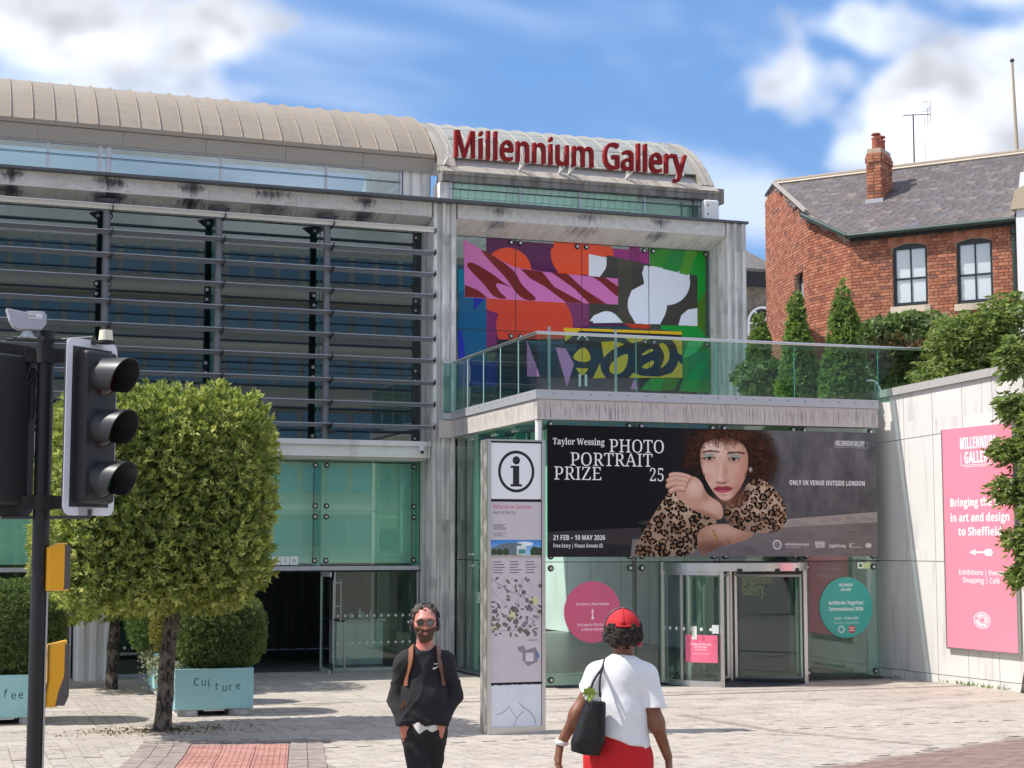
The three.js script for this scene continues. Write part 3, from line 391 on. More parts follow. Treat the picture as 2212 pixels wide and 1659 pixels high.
// ---- the mural printed on the glass of the right bay
const OV = 1.80832;
const crop = (x0, y0, s) => (cx, cy) => [(x0 + cx * s) / OV, (y0 + cy * s) / OV];      // from a detail of the photograph to the whole of it
const cA = crop(1600, 450, 0.5877), cB = crop(2100, 1250, 0.31646), cP = crop(2000, 1500, 0.72324);
{
  const X0 = 9.94, X1 = XR0 - 0.01, Y0 = 5.12, Y1 = 9.1, W = 2048, H = 1300, zz = zG;
  const tx = canvasTex(W, H, g => {
    const pt = (c, x, y) => { const [a, b] = c(x, y), p = onZ(a, b, zz); return [(p.x - X0) / (X1 - X0) * W, (Y1 - p.y) / (Y1 - Y0) * H]; };
    const P = (col, c, ...q) => { g.fillStyle = col; g.beginPath(); q.forEach(([x, y], i) => { const t = pt(c, x, y); i ? g.lineTo(...t) : g.moveTo(...t); }); g.closePath(); g.fill(); };
    const S = (col, c, ...q) => { g.fillStyle = col; g.beginPath(); const t = q.map(([x, y]) => pt(c, x, y)), n = t.length, md = (a, b) => [(a[0] + b[0]) / 2, (a[1] + b[1]) / 2]; g.moveTo(...md(t[n - 1], t[0])); t.forEach((p, i) => g.quadraticCurveTo(p[0], p[1], ...md(p, t[(i + 1) % n]))); g.closePath(); g.fill(); };
    const O = (col, c, x, y, r, a0 = 0, a1 = 360) => { g.fillStyle = col; g.beginPath(); for (let a = a0; a <= a1; a += 3) { const t = pt(c, x + r * Math.cos(a * DEG), y + r * Math.sin(a * DEG)); a === a0 ? g.moveTo(...t) : g.lineTo(...t); } g.closePath(); g.fill(); };
    g.clearRect(0, 0, W, H);
    P('#0f5f8a', cA, [322, 1025], [512, 1030], [512, 1760], [322, 1800]);
    P('#0e7d96', cA, [322, 1025], [512, 1030], [512, 1120], [322, 1180]);
    P('#1b2a9c', cA, [425, 1215], [505, 1215], [425, 1300]);
    S('#2230b4', cA, [320, 1400], [350, 1440], [380, 1680], [325, 1700]);
    P('#1b3a8c', cA, [322, 1640], [620, 1640], [560, 1800], [322, 1800]);
    P('#2b2f86', cA, [600, 1500], [980, 1480], [980, 1800], [520, 1800]);
    P('#5a1450', cA, [510, 820], [1592, 905], [1592, 1400], [1190, 1400], [1190, 1420], [940, 1450], [510, 1545]);
    P('#7b2a63', cA, [510, 1215], [580, 1230], [575, 1520], [510, 1545]);
    P('#7d3563', cA, [1040, 1245], [1192, 1255], [1192, 1400], [1080, 1410]);
    P('#9b2a7e', cA, [1350, 885], [1592, 905], [1592, 998], [1350, 945]); P('#86246f', cA, [1460, 880], [1530, 885], [1530, 985], [1460, 970]);
    O('#e0482c', cA, 650, 1040, 160); O('#ee4f24', cA, 655, 1035, 150);
    S('#ee5127', cA, [940, 845], [1350, 870], [1360, 950], [1200, 960], [1190, 1070], [990, 1060], [935, 960]);
    P('#ee5127', cA, [955, 850], [1345, 875], [1350, 945], [1200, 930], [1190, 1062], [985, 1050]);
    O('#d8452b', cA, 830, 1400, 255); P('#d8452b', cA, [508, 1215], [1005, 1235], [1000, 1330], [700, 1350], [560, 1310], [510, 1290]);
    P('#d8452b', cA, [640, 1500], [1000, 1500], [1040, 1640], [560, 1560]);
    // striped band
    P('#d978b8', cA, [358, 822], [470, 890], [690, 1008], [900, 1042], [1210, 1072], [1433, 1090], [1433, 1262], [1000, 1245], [365, 1210]);
    const B = '#7a211a';
    S(B, cA, [458, 885], [520, 910], [700, 1030], [740, 1130], [870, 1235], [740, 1230], [640, 1080], [560, 1000]);
    S(B, cA, [372, 985], [420, 975], [560, 1060], [620, 1110], [700, 1160], [640, 1130], [560, 1110], [600, 1180], [660, 1225], [560, 1215], [500, 1130], [400, 1030]);
    P(B, cA, [735, 1020], [880, 1040], [960, 1140], [1160, 1250], [1040, 1245], [900, 1140], [800, 1085]);
    P(B, cA, [940, 1045], [1050, 1055], [1150, 1150], [1310, 1255], [1195, 1252], [1090, 1150], [1000, 1085]);
    P(B, cA, [1212, 1073], [1300, 1080], [1433, 1172], [1433, 1240], [1360, 1190], [1270, 1110]);
    P(B, cA, [366, 1128], [450, 1160], [520, 1215], [366, 1208]);
    // grey field with the pale shapes
    P('#3f3d36', cA, [1310, 930], [1600, 995], [1600, 1000], [1910, 1065], [1912, 1400], [1190, 1385], [1195, 1250], [1433, 1262], [1433, 1090], [1195, 1070], [1260, 1060]);
    P('#4a463b', cA, [1385, 950], [1480, 965], [1480, 1390], [1385, 1390]);
    P('#e9eef8', cA, [1190, 922], [1310, 948], [1305, 1000], [1285, 1045], [1262, 1075], [1190, 1068]); O('#e9eef8', cA, 1225, 985, 84, -35, 75);
    P('#e9eef8', cA, [1560, 998], [1862, 1058], [1855, 1120], [1820, 1200], [1760, 1245], [1712, 1262], [1700, 1320], [1665, 1390], [1500, 1385], [1460, 1310], [1450, 1230], [1475, 1165], [1560, 1120], [1545, 1050]);
    O('#e9eef8', cA, 1710, 1110, 153); O('#e9eef8', cA, 1580, 1260, 131);
    P('#e9eef8', cA, [1195, 1368], [1225, 1330], [1300, 1302], [1370, 1325], [1418, 1380]); O('#e9eef8', cA, 1308, 1395, 92, 188, 350);
    P('#e9eef8', cA, [1785, 1397], [1805, 1330], [1850, 1292], [1915, 1282], [1917, 1402]);
    // greens
    P('#2f8f22', cA, [1596, 872], [1960, 900], [1960, 1070], [1600, 1000]); P('#0c8a33', cA, [1740, 880], [1900, 893], [1780, 1045], [1680, 1020]); P('#4f9a22', cA, [1840, 890], [1920, 895], [1850, 1065], [1790, 1050]);
    P('#0a9b30', cA, [1890, 950], [1965, 900], [1965, 1180], [1912, 1260], [1912, 1066], [1862, 1058]);
    P('#4c7a1e', cA, [1912, 1250], [1965, 1170], [1965, 1475], [1912, 1400]);
    P('#0f9a38', cA, [1670, 1395], [1912, 1402], [1960, 1450], [1960, 1480], [1810, 1475], [1810, 1440], [1670, 1425]);
    P('#c23a22', cA, [1420, 1385], [1600, 1390], [1600, 1420], [1480, 1415]);
    // lower half, behind the balustrade
    P('#23242b', cB, [-500, 240], [330, 235], [330, 120], [1780, 160], [1790, 900], [-500, 880]);
    P('#3b4250', cB, [-100, 300], [480, 300], [480, 380], [-100, 390]); P('#5b4a55', cB, [-100, 720], [1250, 720], [1250, 900], [-100, 880]);
    P('#3a5a6a', cB, [-100, 260], [330, 250], [330, 300], [-100, 300]);
    P('#e9bb1a', cB, [320, 95], [1780, 145], [1780, 185], [1600, 175], [320, 125]);
    P('#dfb52a', cB, [325, 120], [520, 130], [340, 265]);
    P('#e0b62c', cB, [1000, 175], [1390, 195], [1380, 245], [1160, 285], [1060, 210]);
    P('#e0b62c', cB, [1650, 235], [1782, 245], [1785, 440], [1735, 410], [1700, 300]);
    S('#f0c319', cB, [540, 340], [600, 345], [655, 440], [650, 510], [540, 525], [420, 475], [470, 400]);
    P('#f0c319', cB, [470, 590], [630, 600], [560, 685], [530, 680]); 
    P('#e8bb1c', cB, [785, 270], [960, 262], [1070, 300], [900, 380], [815, 465]);
    S('#eabd1c', cB, [1110, 400], [1120, 480], [1080, 620], [980, 680], [890, 650], [880, 570], [960, 480]);
    P('#e8bb1c', cB, [680, 720], [770, 530], [780, 620], [840, 715]); S('#eabd1c', cB, [1260, 440], [1390, 345], [1450, 370], [1330, 430]);
    S('#eabd1c', cB, [1260, 580], [1440, 480], [1430, 560], [1350, 610]); S('#eabd1c', cB, [1480, 290], [1570, 280], [1630, 380], [1620, 520], [1500, 615], [1560, 500], [1560, 400]);
    P('#e8bb1c', cB, [1125, 715], [1180, 650], [1290, 690], [1500, 700], [1660, 650], [1720, 560], [1735, 505], [1785, 555], [1790, 715]);
    P('#d58cc0', cB, [222, 340], [345, 350], [448, 545], [362, 830]); P('#d58cc0', cB, [-135, 240], [-130, 700], [30, 700]); P('#d58cc0', cB, [1190, 725], [1240, 860], [1145, 850]);
    P('#1e8a3e', cB, [1790, 200], [2140, 210], [2150, 900], [1740, 880], [1790, 720]); P('#0aa03c', cB, [1990, 500], [2085, 520], [1950, 880], [1760, 870]); P('#3fbf6c', cB, [1860, 270], [2060, 250], [1960, 400], [1790, 480]);
    P('#0f9a38', cB, [1390, 720], [1560, 720], [1520, 880], [1270, 860]); P('#3f7d1f', cB, [1560, 720], [1760, 720], [1690, 870], [1530, 870]);
  });
  const pm = phy({ map: tx, transparent: true, roughness: 0.6, specularIntensity: 0.4, clearcoat: 0.35, clearcoatRoughness: 0.03, side: THREE.DoubleSide });
  const xs = [X0, 11.5, 13.05, 14.66, X1], ys = [Y0, 7.1, Y1 + 0.03];
  const mural = thing('mural', 'abstract mural of pink, orange, white, green and yellow shapes on the upper window', 'mural', V3((X0 + X1) / 2, Y0, zz + 0.006));
  for (let i = 0; i < 4; i++) for (let k = 0; k < 2; k++) {
    const a = xs[i] + 0.008, b = xs[i + 1] - 0.008, c = ys[k] + 0.008, d = ys[k + 1] - 0.008;
    obj('window_pane', [bx(a, b, c, d, zz, zz - 0.003)], M.glass, gallery);
    const q = new THREE.PlaneGeometry(b - a, d - c); q.translate((a + b) / 2, (c + d) / 2, zz + 0.006);
    obj('mural_panel', printUV(q, v => [(v.x - X0) / (X1 - X0), (v.y - Y0) / (Y1 - Y0)]), pm, mural, { uv: false });
    for (const x of [a + 0.1, b - 0.1]) for (const y of k ? [d - 0.07] : [d - 0.1]) bolt(x, y, zz + 0.006);
    if (i < 3) obj('glass_fin', [bx(b - 0.006, b + 0.022, c, d, zz + 0.004, zz - 0.12)], M.black, gallery);
  }
  obj('glazing_joint', [bx(X0, X1, 7.092, 7.108, zz + 0.002, zz - 0.02)], M.black, gallery);
  // handles and lock plates of the two glass doors in the mural
  for (const [a, b, h] of [[521, 745, 0.26], [597, 745, 0.26], [521, 195, 0.08], [588, 195, 0.08]]) { const p = onZ(...cB(a, b), zz + 0.03); obj('door_plate', [rbx(p.x - 0.03, p.x + 0.03, p.y - h / 2, p.y + h / 2, zz + 0.035, zz + 0.015, 0.006)], M.white, gallery); }
}
// ---- letters on the roof
const font = await new FontLoader().loadAsync('fonts/droid/droid_sans_regular.typeface.json');
{
  const zl = -33.12, a = onZ(978, 337, zl), b = onZ(1484, 337, zl), y = (a.y + onZ(1440, 372, zl).y) / 2, text = 'Millennium Gallery', size = 0.575, k = size / font.data.resolution;
  const sign = thing('roof_sign', 'dark red letters standing on the glass barrel vault', 'sign', V3(a.x, y - 0.2, zl));
  let w = 0; for (const ch of text) w += (font.data.glyphs[ch]?.ha ?? 400) * k;
  const sx = (b.x - a.x) / w; let x = a.x;
  for (const ch of text) {
    const adv = font.data.glyphs[ch].ha * k * sx;
    if (ch !== ' ') { const g = new TextGeometry(ch, { font, size, depth: 0.13, curveSegments: 6, bevelEnabled: true, bevelSize: 0.009, bevelThickness: 0.006, bevelSegments: 1 }); g.scale(sx, 1, 1); g.translate(x, y, zl - 0.13); obj('letter', g, M.redLetter, sign); }
    x += adv;
  }
  const railG = [cyl(V3(a.x, y + 0.27, zl - 0.16), V3(b.x, y + 0.27, zl - 0.16), 0.02, 0.02, 8), cyl(V3(a.x, y + 0.02, zl - 0.16), V3(b.x, y + 0.02, zl - 0.16), 0.02, 0.02, 8)];
  obj('sign_rail', railG[1], M.white, sign);
  for (const px of [972, 1135, 1222, 1243, 1368, 1475]) { const p = onZ(px, 345, zl); obj('bracket', [bar(V3(p.x, y - 0.02, zl - 0.1), V3(p.x, y - 0.12, zl - 0.45), 0.05, 0.03), bar(V3(p.x, y + 0.3, zl - 0.17), V3(p.x, y - 0.1, zl - 0.42), 0.03, 0.02), bar(V3(p.x, y + 0.3, zl - 0.17), V3(p.x, y - 0.03, zl - 0.1), 0.03, 0.02)], M.white, sign); }
}
// roof aerial box on the corner
{ const p = onZ(1534, 455, -33.0), t = thing('roof_antenna', 'white panel antenna box on the roof corner behind the parapet', 'antenna', V3(p.x, 9.6, p.z)); obj('housing', [rbx(p.x - 0.185, p.x + 0.185, p.y - 0.27, p.y + 0.23, p.z - 0.1, p.z + 0.1, 0.05, 3)], M.white, t); for (const [dy] of [[0.1], [-0.1]]) obj('screw', [new THREE.CylinderGeometry(0.018, 0.018, 0.01, 10).rotateX(Math.PI / 2).translate(p.x - 0.1, p.y + dy, p.z + 0.104)], M.darkMetal, t); obj('bracket', [bx(p.x - 0.42, p.x + 0.13, p.y + 0.2, p.y + 0.235, p.z - 0.06, p.z - 0.1), bx(p.x - 0.4, p.x - 0.36, 9.6, p.y + 0.3, p.z - 0.06, p.z - 0.1), bx(p.x - 0.02, p.x + 0.02, 9.6, p.y + 0.2, p.z - 0.12, p.z - 0.16)], M.darkMetal, t); }

// security cameras on the louvred front
{ const p = onZ(914, 972, zC + 0.12).add(V3(0, 0, 0.02)), t = thing('security_camera', 'white bullet security camera on the pale floor band by the column', 'camera', V3(p.x, p.y - 0.05, p.z)); obj('mount', [rbx(p.x - 0.05, p.x + 0.05, p.y + 0.0, p.y + 0.08, zC - 0.05, zC + 0.01, 0.01)], M.white, t); obj('housing', [cyl(V3(p.x + 0.02, p.y + 0.06, zC + 0.02), V3(p.x - 0.04, p.y - 0.05, zC + 0.2), 0.045, 0.045, 16)], M.white, t); obj('lens', [cyl(V3(p.x - 0.04, p.y - 0.05, zC + 0.2), V3(p.x - 0.043, p.y - 0.055, zC + 0.208), 0.036, 0.036, 16)], M.black, t); }
{ const p = onZ(716, 932, zC + 0.2), t = thing('security_camera', 'small black camera under the lowest louvre blade', 'camera', V3(p.x, p.y - 0.05, p.z)); obj('housing', [rbx(p.x - 0.07, p.x + 0.08, p.y - 0.04, p.y + 0.04, p.z - 0.1, p.z + 0.04, 0.02)], M.black, t); obj('arm', [bar(V3(p.x, p.y + 0.03, p.z - 0.05), V3(p.x - 0.03, p.y + 0.12, p.z - 0.16), 0.02, 0.02)], M.blackMatt, t); }

// ================================================================ THE ENTRANCE BOX
const zF = -27.4, BX0 = 9.8, BX1 = 16.72, zGl = zF - 0.08;
const fasciaMat = (n, side) => mat({ roughness: 0.75, bumpMap: grain, bumpScale: 0.0015, map: canvasTex(2048, 128, (g, W, H) => { g.fillStyle = '#c6bfba'; g.fillRect(0, 0, W, H); mottle(g, W, H, 500, ['#b5ada9', '#d2ccc8', '#beb6b3'], 6, 34, 0.16); { streaks(g, W, H, 330, '#55504f', 0.3, 1.2, 8); streaks(g, W, H, 120, '#e2dedb', 0.3, 1.1, 9); } }) });
const fm = fasciaMat(0, false), fms = fasciaMat(1, true);
{
  const xs = [BX0, 11.3, 11.98, 12.72, 13.5, 14.3, 15.0, 15.75, BX1];
  for (let i = 0; i < xs.length - 1; i++) obj('fascia_panel', printUV(bx(xs[i] + 0.003, xs[i + 1] - 0.003, 4.71, 5.065, zF, zF - 0.2), v => [(v.x - BX0) / (BX1 - BX0), (v.y - 4.71) / 0.36]), fm, gallery, { uv: false });
  const zs = [zF - 0.203, -29.2, -30.9, -32.6];
  for (let i = 0; i < 3; i++) obj('fascia_panel', printUV(bx(BX0, BX0 + 0.2, 4.71, 5.065, zs[i], zs[i + 1] + 0.005), v => [(v.z + 33) / 6, (v.y - 4.71) / 0.36]), fms, gallery, { uv: false });
  obj('fascia_panel', [bx(9.5, BX0 + 0.15, 4.69, 5.05, -32.61, -32.66)], fm, gallery);
  obj('edge_channel', [bx(BX0 - 0.03, BX1, 5.07, 5.235, zF + 0.03, zF - 0.08)], M.alu, gallery);
  obj('edge_channel', [bx(BX0 - 0.03, BX0 + 0.08, 5.07, 5.235, zF - 0.083, -32.6)], M.alu, gallery);
  obj('edge_channel', [bx(9.58, BX0 - 0.033, 5.07, 5.2, -32.6, -32.66)], M.alu, gallery);
  for (let x = BX0 + 0.3; x < BX1; x += 0.36) obj('screw', [new THREE.CylinderGeometry(0.012, 0.012, 0.006, 8).rotateX(Math.PI / 2).translate(x, 5.17, zF + 0.033)], M.darkMetal, gallery);
  for (let z = zF - 0.4; z > -32.4; z -= 0.36) obj('screw', [new THREE.CylinderGeometry(0.012, 0.012, 0.006, 8).rotateZ(Math.PI / 2).translate(BX0 - 0.033, 5.17, z)], M.darkMetal, gallery);
  obj('terrace_deck', [bx(BX0 + 0.2, BX1, 4.78, 5.06, zF - 0.21, zG - 0.2)], M.concrete, gallery);
  obj('box_ceiling', [bx(BX0 + 0.21, BX1, 4.715, 4.76, zF - 0.21, zG - 0.2)], M.inWall, gallery);
  obj('corner_post', [cyl(V3(BX0 + 0.075, -0.03, zF - 0.13), V3(BX0 + 0.075, 4.7, zF - 0.13), 0.065, 0.065, 18)], M.white, gallery);
  obj('threshold', [bx(BX0 + 0.06, BX1, -0.05, 0.02, zGl + 0.03, zGl - 0.06)], M.darkMetal, gallery);
  const px = [9.95, 11.71, 13.37, 15.04, BX1 - 0.02];
  for (let i = 0; i < 4; i++) {
    const a = px[i] + 0.01, b = px[i + 1] - 0.01;
    obj('window_pane', [bx(a, b, 2.19, 4.69, zGl, zGl - 0.003)], M.glass, gallery);
    for (const x of [a + 0.11, b - 0.11]) for (const y of [2.28, 4.63]) bolt(x, y, zGl + 0.015);
  }
  for (const [a, b] of [[9.96, 11.70], [11.72, 12.18], [15.05, BX1 - 0.03]]) { obj('window_pane', [bx(a, b, 0.02, 2.17, zGl, zGl - 0.003)], M.glassClear, gallery); for (const x of b - a > 1 ? [a + 0.11, b - 0.11] : [a + 0.1]) for (const y of [0.12, 2.07]) bolt(x, y, zGl + 0.015); }
  obj('glazing_joint', [bx(9.95, BX1, 2.173, 2.188, zGl + 0.004, zGl - 0.02), bx(11.7, 11.72, 0.02, 4.69, zGl - 0.004, zGl - 0.15), bx(13.36, 13.38, 2.2, 4.69, zGl - 0.004, zGl - 0.15), bx(15.03, 15.045, 2.2, 4.69, zGl - 0.004, zGl - 0.15)], M.black, gallery);
  const zs2 = [zGl - 0.06, -28.9, -30.12, -31.56, -32.6];
  for (let i = 0; i < 4; i++) for (const [y0, y1] of [[-0.02, 2.17], [2.19, 4.69]]) obj('window_pane', [bx(9.9, 9.903, y0, y1, zs2[i] - 0.01, zs2[i + 1] + 0.01)], M.glass, gallery);
  obj('glazing_joint', [bx(9.893, 9.91, 2.172, 2.188, zs2[0], zs2[4])], M.black, gallery);
  for (const z of zs2.slice(1, 4)) { obj('glass_fin', [bx(9.915, 10.1, -0.02, 4.69, z - 0.01, z + 0.01)], M.glassEdge, gallery); for (const y of [4.6, 2.29, 2.07]) for (const d of [-0.09, 0.09]) obj('bolt', [cyl(V3(9.86, y, z + d), V3(9.9, y, z + d), 0.03, 0.03, 10)], boltM, gallery); }
  // hall inside
  obj('hall_floor', [bx(BX0, 24, -0.045, -0.008, zGl, -45)], M.inFloor, gallery);
  obj('hall_wall', [bx(BX0 + 0.2, 13.3, 0, 4.7, -36.8, -37), bx(17.1, 17.3, 0, 4.7, -28.2, -40)], mat({ color: lin(0.22, 0.225, 0.225), roughness: 0.9 }), gallery);
  { const zw = -29.6, x0 = onZ(1546, 1300, zw).x, x1 = onZ(1704, 1300, zw).x, H1 = 2.9, q = (x, y) => { const p = onZ(x, y, zw); return [(p.x - x0) / (x1 - x0) * 1024, (H1 - p.y) / H1 * 1024]; };
    const nv = mat({ map: canvasTex(1024, 1024, (g, W, H) => { g.fillStyle = '#1a2b5e'; g.fillRect(0, 0, W, H); g.fillStyle = '#f4dc80'; const a = q(1603, 1262), b = q(1670, 1262), c = q(1603, 1286); g.font = 'bold 120px sans-serif'; g.fillText('Millennium', a[0], a[1], b[0] - a[0]); g.fillText('Gallery.', c[0], c[1], (b[0] - a[0]) * 0.76); g.fillStyle = '#e3e8f2'; for (let i = 0; i < 30; i++) { const t = q(1588, 1262 + i * 3.6), u = q(1556, 1230 + i * 3.6); g.globalAlpha = 0.8; g.fillRect(t[0] - 60, t[1], R(50, 110), 6); if (i < 18) g.fillRect(u[0] - 30, u[1], R(50, 130), 6); } g.globalAlpha = 1; }), roughness: 0.6 });
    obj('text_wall', printUV(bx(x0, x1, 0, H1, zw, zw - 0.1), v => [(v.x - x0) / (x1 - x0), v.y / H1]), nv, gallery, { uv: false }); }
  obj('red_wall', [bx(11.3, 11.38, 0, 3.4, -31.5, -34)], mat({ color: lin(0.55, 0.06, 0.03), roughness: 0.7 }), gallery);
  for (let i = 0; i < 3; i++) obj('pale_backing', [bx(10.35, 10.36, 2.3, 4.6, [-28.2, -29.5, -30.7][i], [-29.3, -30.6, -32.3][i])], mat({ color: lin(0.82, 0.86, 0.82), roughness: 0.9 }), gallery);
  obj('hall_display', [bx(10.3, 11.0, 0, 1.05, -30.5, -31.0)], M.white, gallery);
}
// glass balustrade round the terrace
{
  const t = thing('glass_balustrade', 'frameless glass balustrade with a steel handrail round the terrace over the entrance', 'balustrade', V3(BX0, 5.235, zF)), y0 = 5.2, y1 = 6.24, bz = zF - 0.02;
  const gl = phy({ color: lin(0.70, 0.86, 0.82), transmission: 1, thickness: 0, roughness: 0.01, ior: 1.5 });
  const xs = [BX0, 13.3, 15.0, 16.75, 18.4]; const xx = [BX0 + 0.02, 11.72, 13.32, 14.95, 16.75, 19.3];
  for (let i = 0; i < xx.length - 1; i++) { obj('glass_panel', [bx(xx[i] + 0.006, xx[i + 1] - 0.006, y0, y1, bz, bz - 0.003)], gl, t); if (i) obj('panel_edge', [bx(xx[i] - 0.006, xx[i] + 0.006, y0 + 0.04, y1, bz + 0.004, bz - 0.012)], M.glassEdge, t); }
  const zs = [bz - 0.02, -28.45, -29.5, -30.55, -31.6, -32.62];
  for (let i = 0; i < 5; i++) { obj('glass_panel', [bx(BX0 + 0.01, BX0 + 0.013, y0, y1, zs[i] - 0.006, zs[i + 1] + 0.006)], gl, t); if (i) obj('panel_edge', [bx(BX0 + 0.004, BX0 + 0.02, y0 + 0.04, y1, zs[i] - 0.007, zs[i] + 0.007)], phy({ color: lin(0.55, 0.72, 0.70), roughness: 0.2 }), t); }
  obj('glass_panel', [bx(9.6, BX0, y0, y1, -32.62, -32.623)], gl, t);
  obj('handrail', [cyl(V3(BX0 + 0.01, 6.26, bz), V3(19.3, 6.26, bz), 0.028, 0.028, 12)], M.steel, t);
  obj('handrail', [cyl(V3(BX0 + 0.01, 6.26, bz), V3(BX0 + 0.01, 6.26, -32.62), 0.028, 0.028, 12), cyl(V3(BX0 + 0.01, 6.26, -32.62), V3(9.58, 6.26, -32.62), 0.028, 0.028, 12)], M.steel, t);
  for (const px of [1187, 1331]) { const p = onZ(px, 780, zF - 0.9); const q = obj('door_frame_post', [bx(p.x - 0.02, p.x + 0.02, 5.06, 6.5, p.z, p.z - 0.04)], M.steelDull, gallery); }
}
// exhibition banner on the entrance glass
{
  const X0 = 9.99, X1 = 16.66, Y0 = 2.27, Y1 = 4.61, z = zGl + 0.07, W = 2048, H = Math.round(2048 * (Y1 - Y0) / (X1 - X0));
  const tx = canvasTex(W, H, g => {
    const pt = (x, y) => { const [a, b] = cP(x, y), p = onZ(a, b, z); return [(p.x - X0) / (X1 - X0) * W, (Y1 - p.y) / (Y1 - Y0) * H]; };
    const sc = W / 1800;
    const path = q => { g.beginPath(); q.forEach(([x, y], i) => { const t = pt(x, y); i ? g.lineTo(...t) : g.moveTo(...t); }); g.closePath(); };
    const S = (col, q) => { g.fillStyle = col; g.beginPath(); const t = q.map(p => pt(...p)), n = t.length, md = (a, b) => [(a[0] + b[0]) / 2, (a[1] + b[1]) / 2]; g.moveTo(...md(t[n - 1], t[0])); t.forEach((p, i) => g.quadraticCurveTo(p[0], p[1], ...md(p, t[(i + 1) % n]))); g.closePath(); g.fill(); };
    const P = (col, q) => { g.fillStyle = col; path(q); g.fill(); };
    const E = (col, x, y, a, b, r = 0) => { const t = pt(x, y); g.fillStyle = col; g.beginPath(); g.ellipse(t[0], t[1], a * sc, b * sc, r, 0, 7); g.fill(); };
    const T = (s, x, y, px, f = 'sans-serif', col = '#f2f2f2', wd = 0, al = 'left') => { const t = pt(x, y); g.fillStyle = col; g.font = f.replace('$', Math.round(px * sc) + 'px'); g.textAlign = al; g.textBaseline = 'alphabetic'; wd ? g.fillText(s, t[0], t[1], wd * sc) : g.fillText(s, t[0], t[1]); };
    // printed photograph: dark room at the left, grey wall at the right, pale ledge below
    g.fillStyle = '#16161a'; g.fillRect(0, 0, W, H);
    { const a = pt(1330, 250)[0], gr = g.createLinearGradient(pt(700, 0)[0], 0, a, 0); gr.addColorStop(0, '#16161a'); gr.addColorStop(0.6, '#242427'); gr.addColorStop(1, '#626163'); g.fillStyle = gr; g.fillRect(pt(700, 0)[0], 0, W, H); g.fillStyle = '#626163'; g.fillRect(a, 0, W, H); }
    for (let i = 0; i < 420; i++) { const x = R(1400, 1990), y = R(220, 730), t = pt(x, y); g.fillStyle = ['#8b898c', '#4e4d50', '#727073', '#434245'][i & 3]; g.globalAlpha = R(0.04, 0.16); g.beginPath(); g.ellipse(t[0], t[1], R(10, 60), R(20, 110), R(-0.4, 0.4), 0, 7); g.fill(); } g.globalAlpha = 1;
    P('#3d393b', [[170, 800], [700, 775], [700, 950], [170, 950]]); P('#a59d97', [[1000, 770], [1980, 690], [1985, 760], [1000, 850]]); P('#7d7774', [[650, 840], [1000, 800], [1985, 745], [1990, 950], [640, 950]]);
    for (let i = 0; i < 260; i++) { const t = pt(R(700, 1990), R(720, 940)); g.fillStyle = i & 1 ? '#938b86' : '#5c5654'; g.globalAlpha = R(0.05, 0.18); g.beginPath(); g.ellipse(t[0], t[1], R(10, 70), R(4, 18), 0, 0, 7); g.fill(); } g.globalAlpha = 1;
    P('#2c2a2d', [[170, 850], [640, 870], [640, 960], [170, 960]]);
    // the sitter: a generic figure leaning on folded arms, painted with a soft brush
    const soft = (col, x, y, a, b, al = 1, rot = 0) => { const t = pt(x, y); g.save(); g.translate(t[0], t[1]); g.rotate(rot); g.scale(a * sc, b * sc); const gr = g.createRadialGradient(0, 0, 0, 0, 0, 1); gr.addColorStop(0, col); gr.addColorStop(0.45, col + 'b0'); gr.addColorStop(1, col + '00'); g.globalAlpha = al; g.fillStyle = gr; g.beginPath(); g.arc(0, 0, 1, 0, 7); g.fill(); g.restore(); g.globalAlpha = 1; };
    const clipTo = (q, f) => { g.save(); g.beginPath(); const t = q.map(p => pt(...p)), n = t.length, md = (a, b) => [(a[0] + b[0]) / 2, (a[1] + b[1]) / 2]; g.moveTo(...md(t[n - 1], t[0])); t.forEach((p, i) => g.quadraticCurveTo(p[0], p[1], ...md(p, t[(i + 1) % n]))); g.closePath(); g.clip(); f(); g.restore(); };
    const strands = (n, gen, cols, w0, w1, al) => { for (let i = 0; i < n; i++) { const [x, y, an, len, cu] = gen(); const t = pt(x, y); g.strokeStyle = cols[Math.floor(rnd() * cols.length)]; g.globalAlpha = R(al * 0.5, al); g.lineWidth = R(w0, w1); g.beginPath(); let px = t[0], py = t[1], a = an; g.moveTo(px, py); for (let k = 0; k < 9; k++) { a += cu * (0.6 + 0.8 * rnd()); px += Math.cos(a) * len / 9; py += Math.sin(a) * len / 9; g.lineTo(px, py); } g.stroke(); } g.globalAlpha = 1; };
    const browns = ['#22130e', '#2f1b14', '#40261a', '#573422', '#1a0e0b', '#6d4329', '#3a2318'];
    soft('#1a0f0c', 1180, 400, 270, 250, 1); soft('#1a0f0c', 1350, 430, 130, 170, 0.9);
    for (const [x, y, r] of [[990, 330, 85], [1090, 270, 90], [1210, 260, 90], [1320, 330, 95], [1370, 420, 75], [960, 420, 55], [1330, 500, 60]]) soft('#352017', x, y, r * 1.12, r * 1.12, 1);
    strands(760, () => { const a = R(-3.4, 0.5), r = R(0.5, 1.12); return [1170 + 225 * r * Math.cos(a), 410 + 185 * r * Math.sin(a), R(0, 6.3), R(30, 80), R(-0.55, 0.55)]; }, browns, 1.5, 4.5, 0.75);
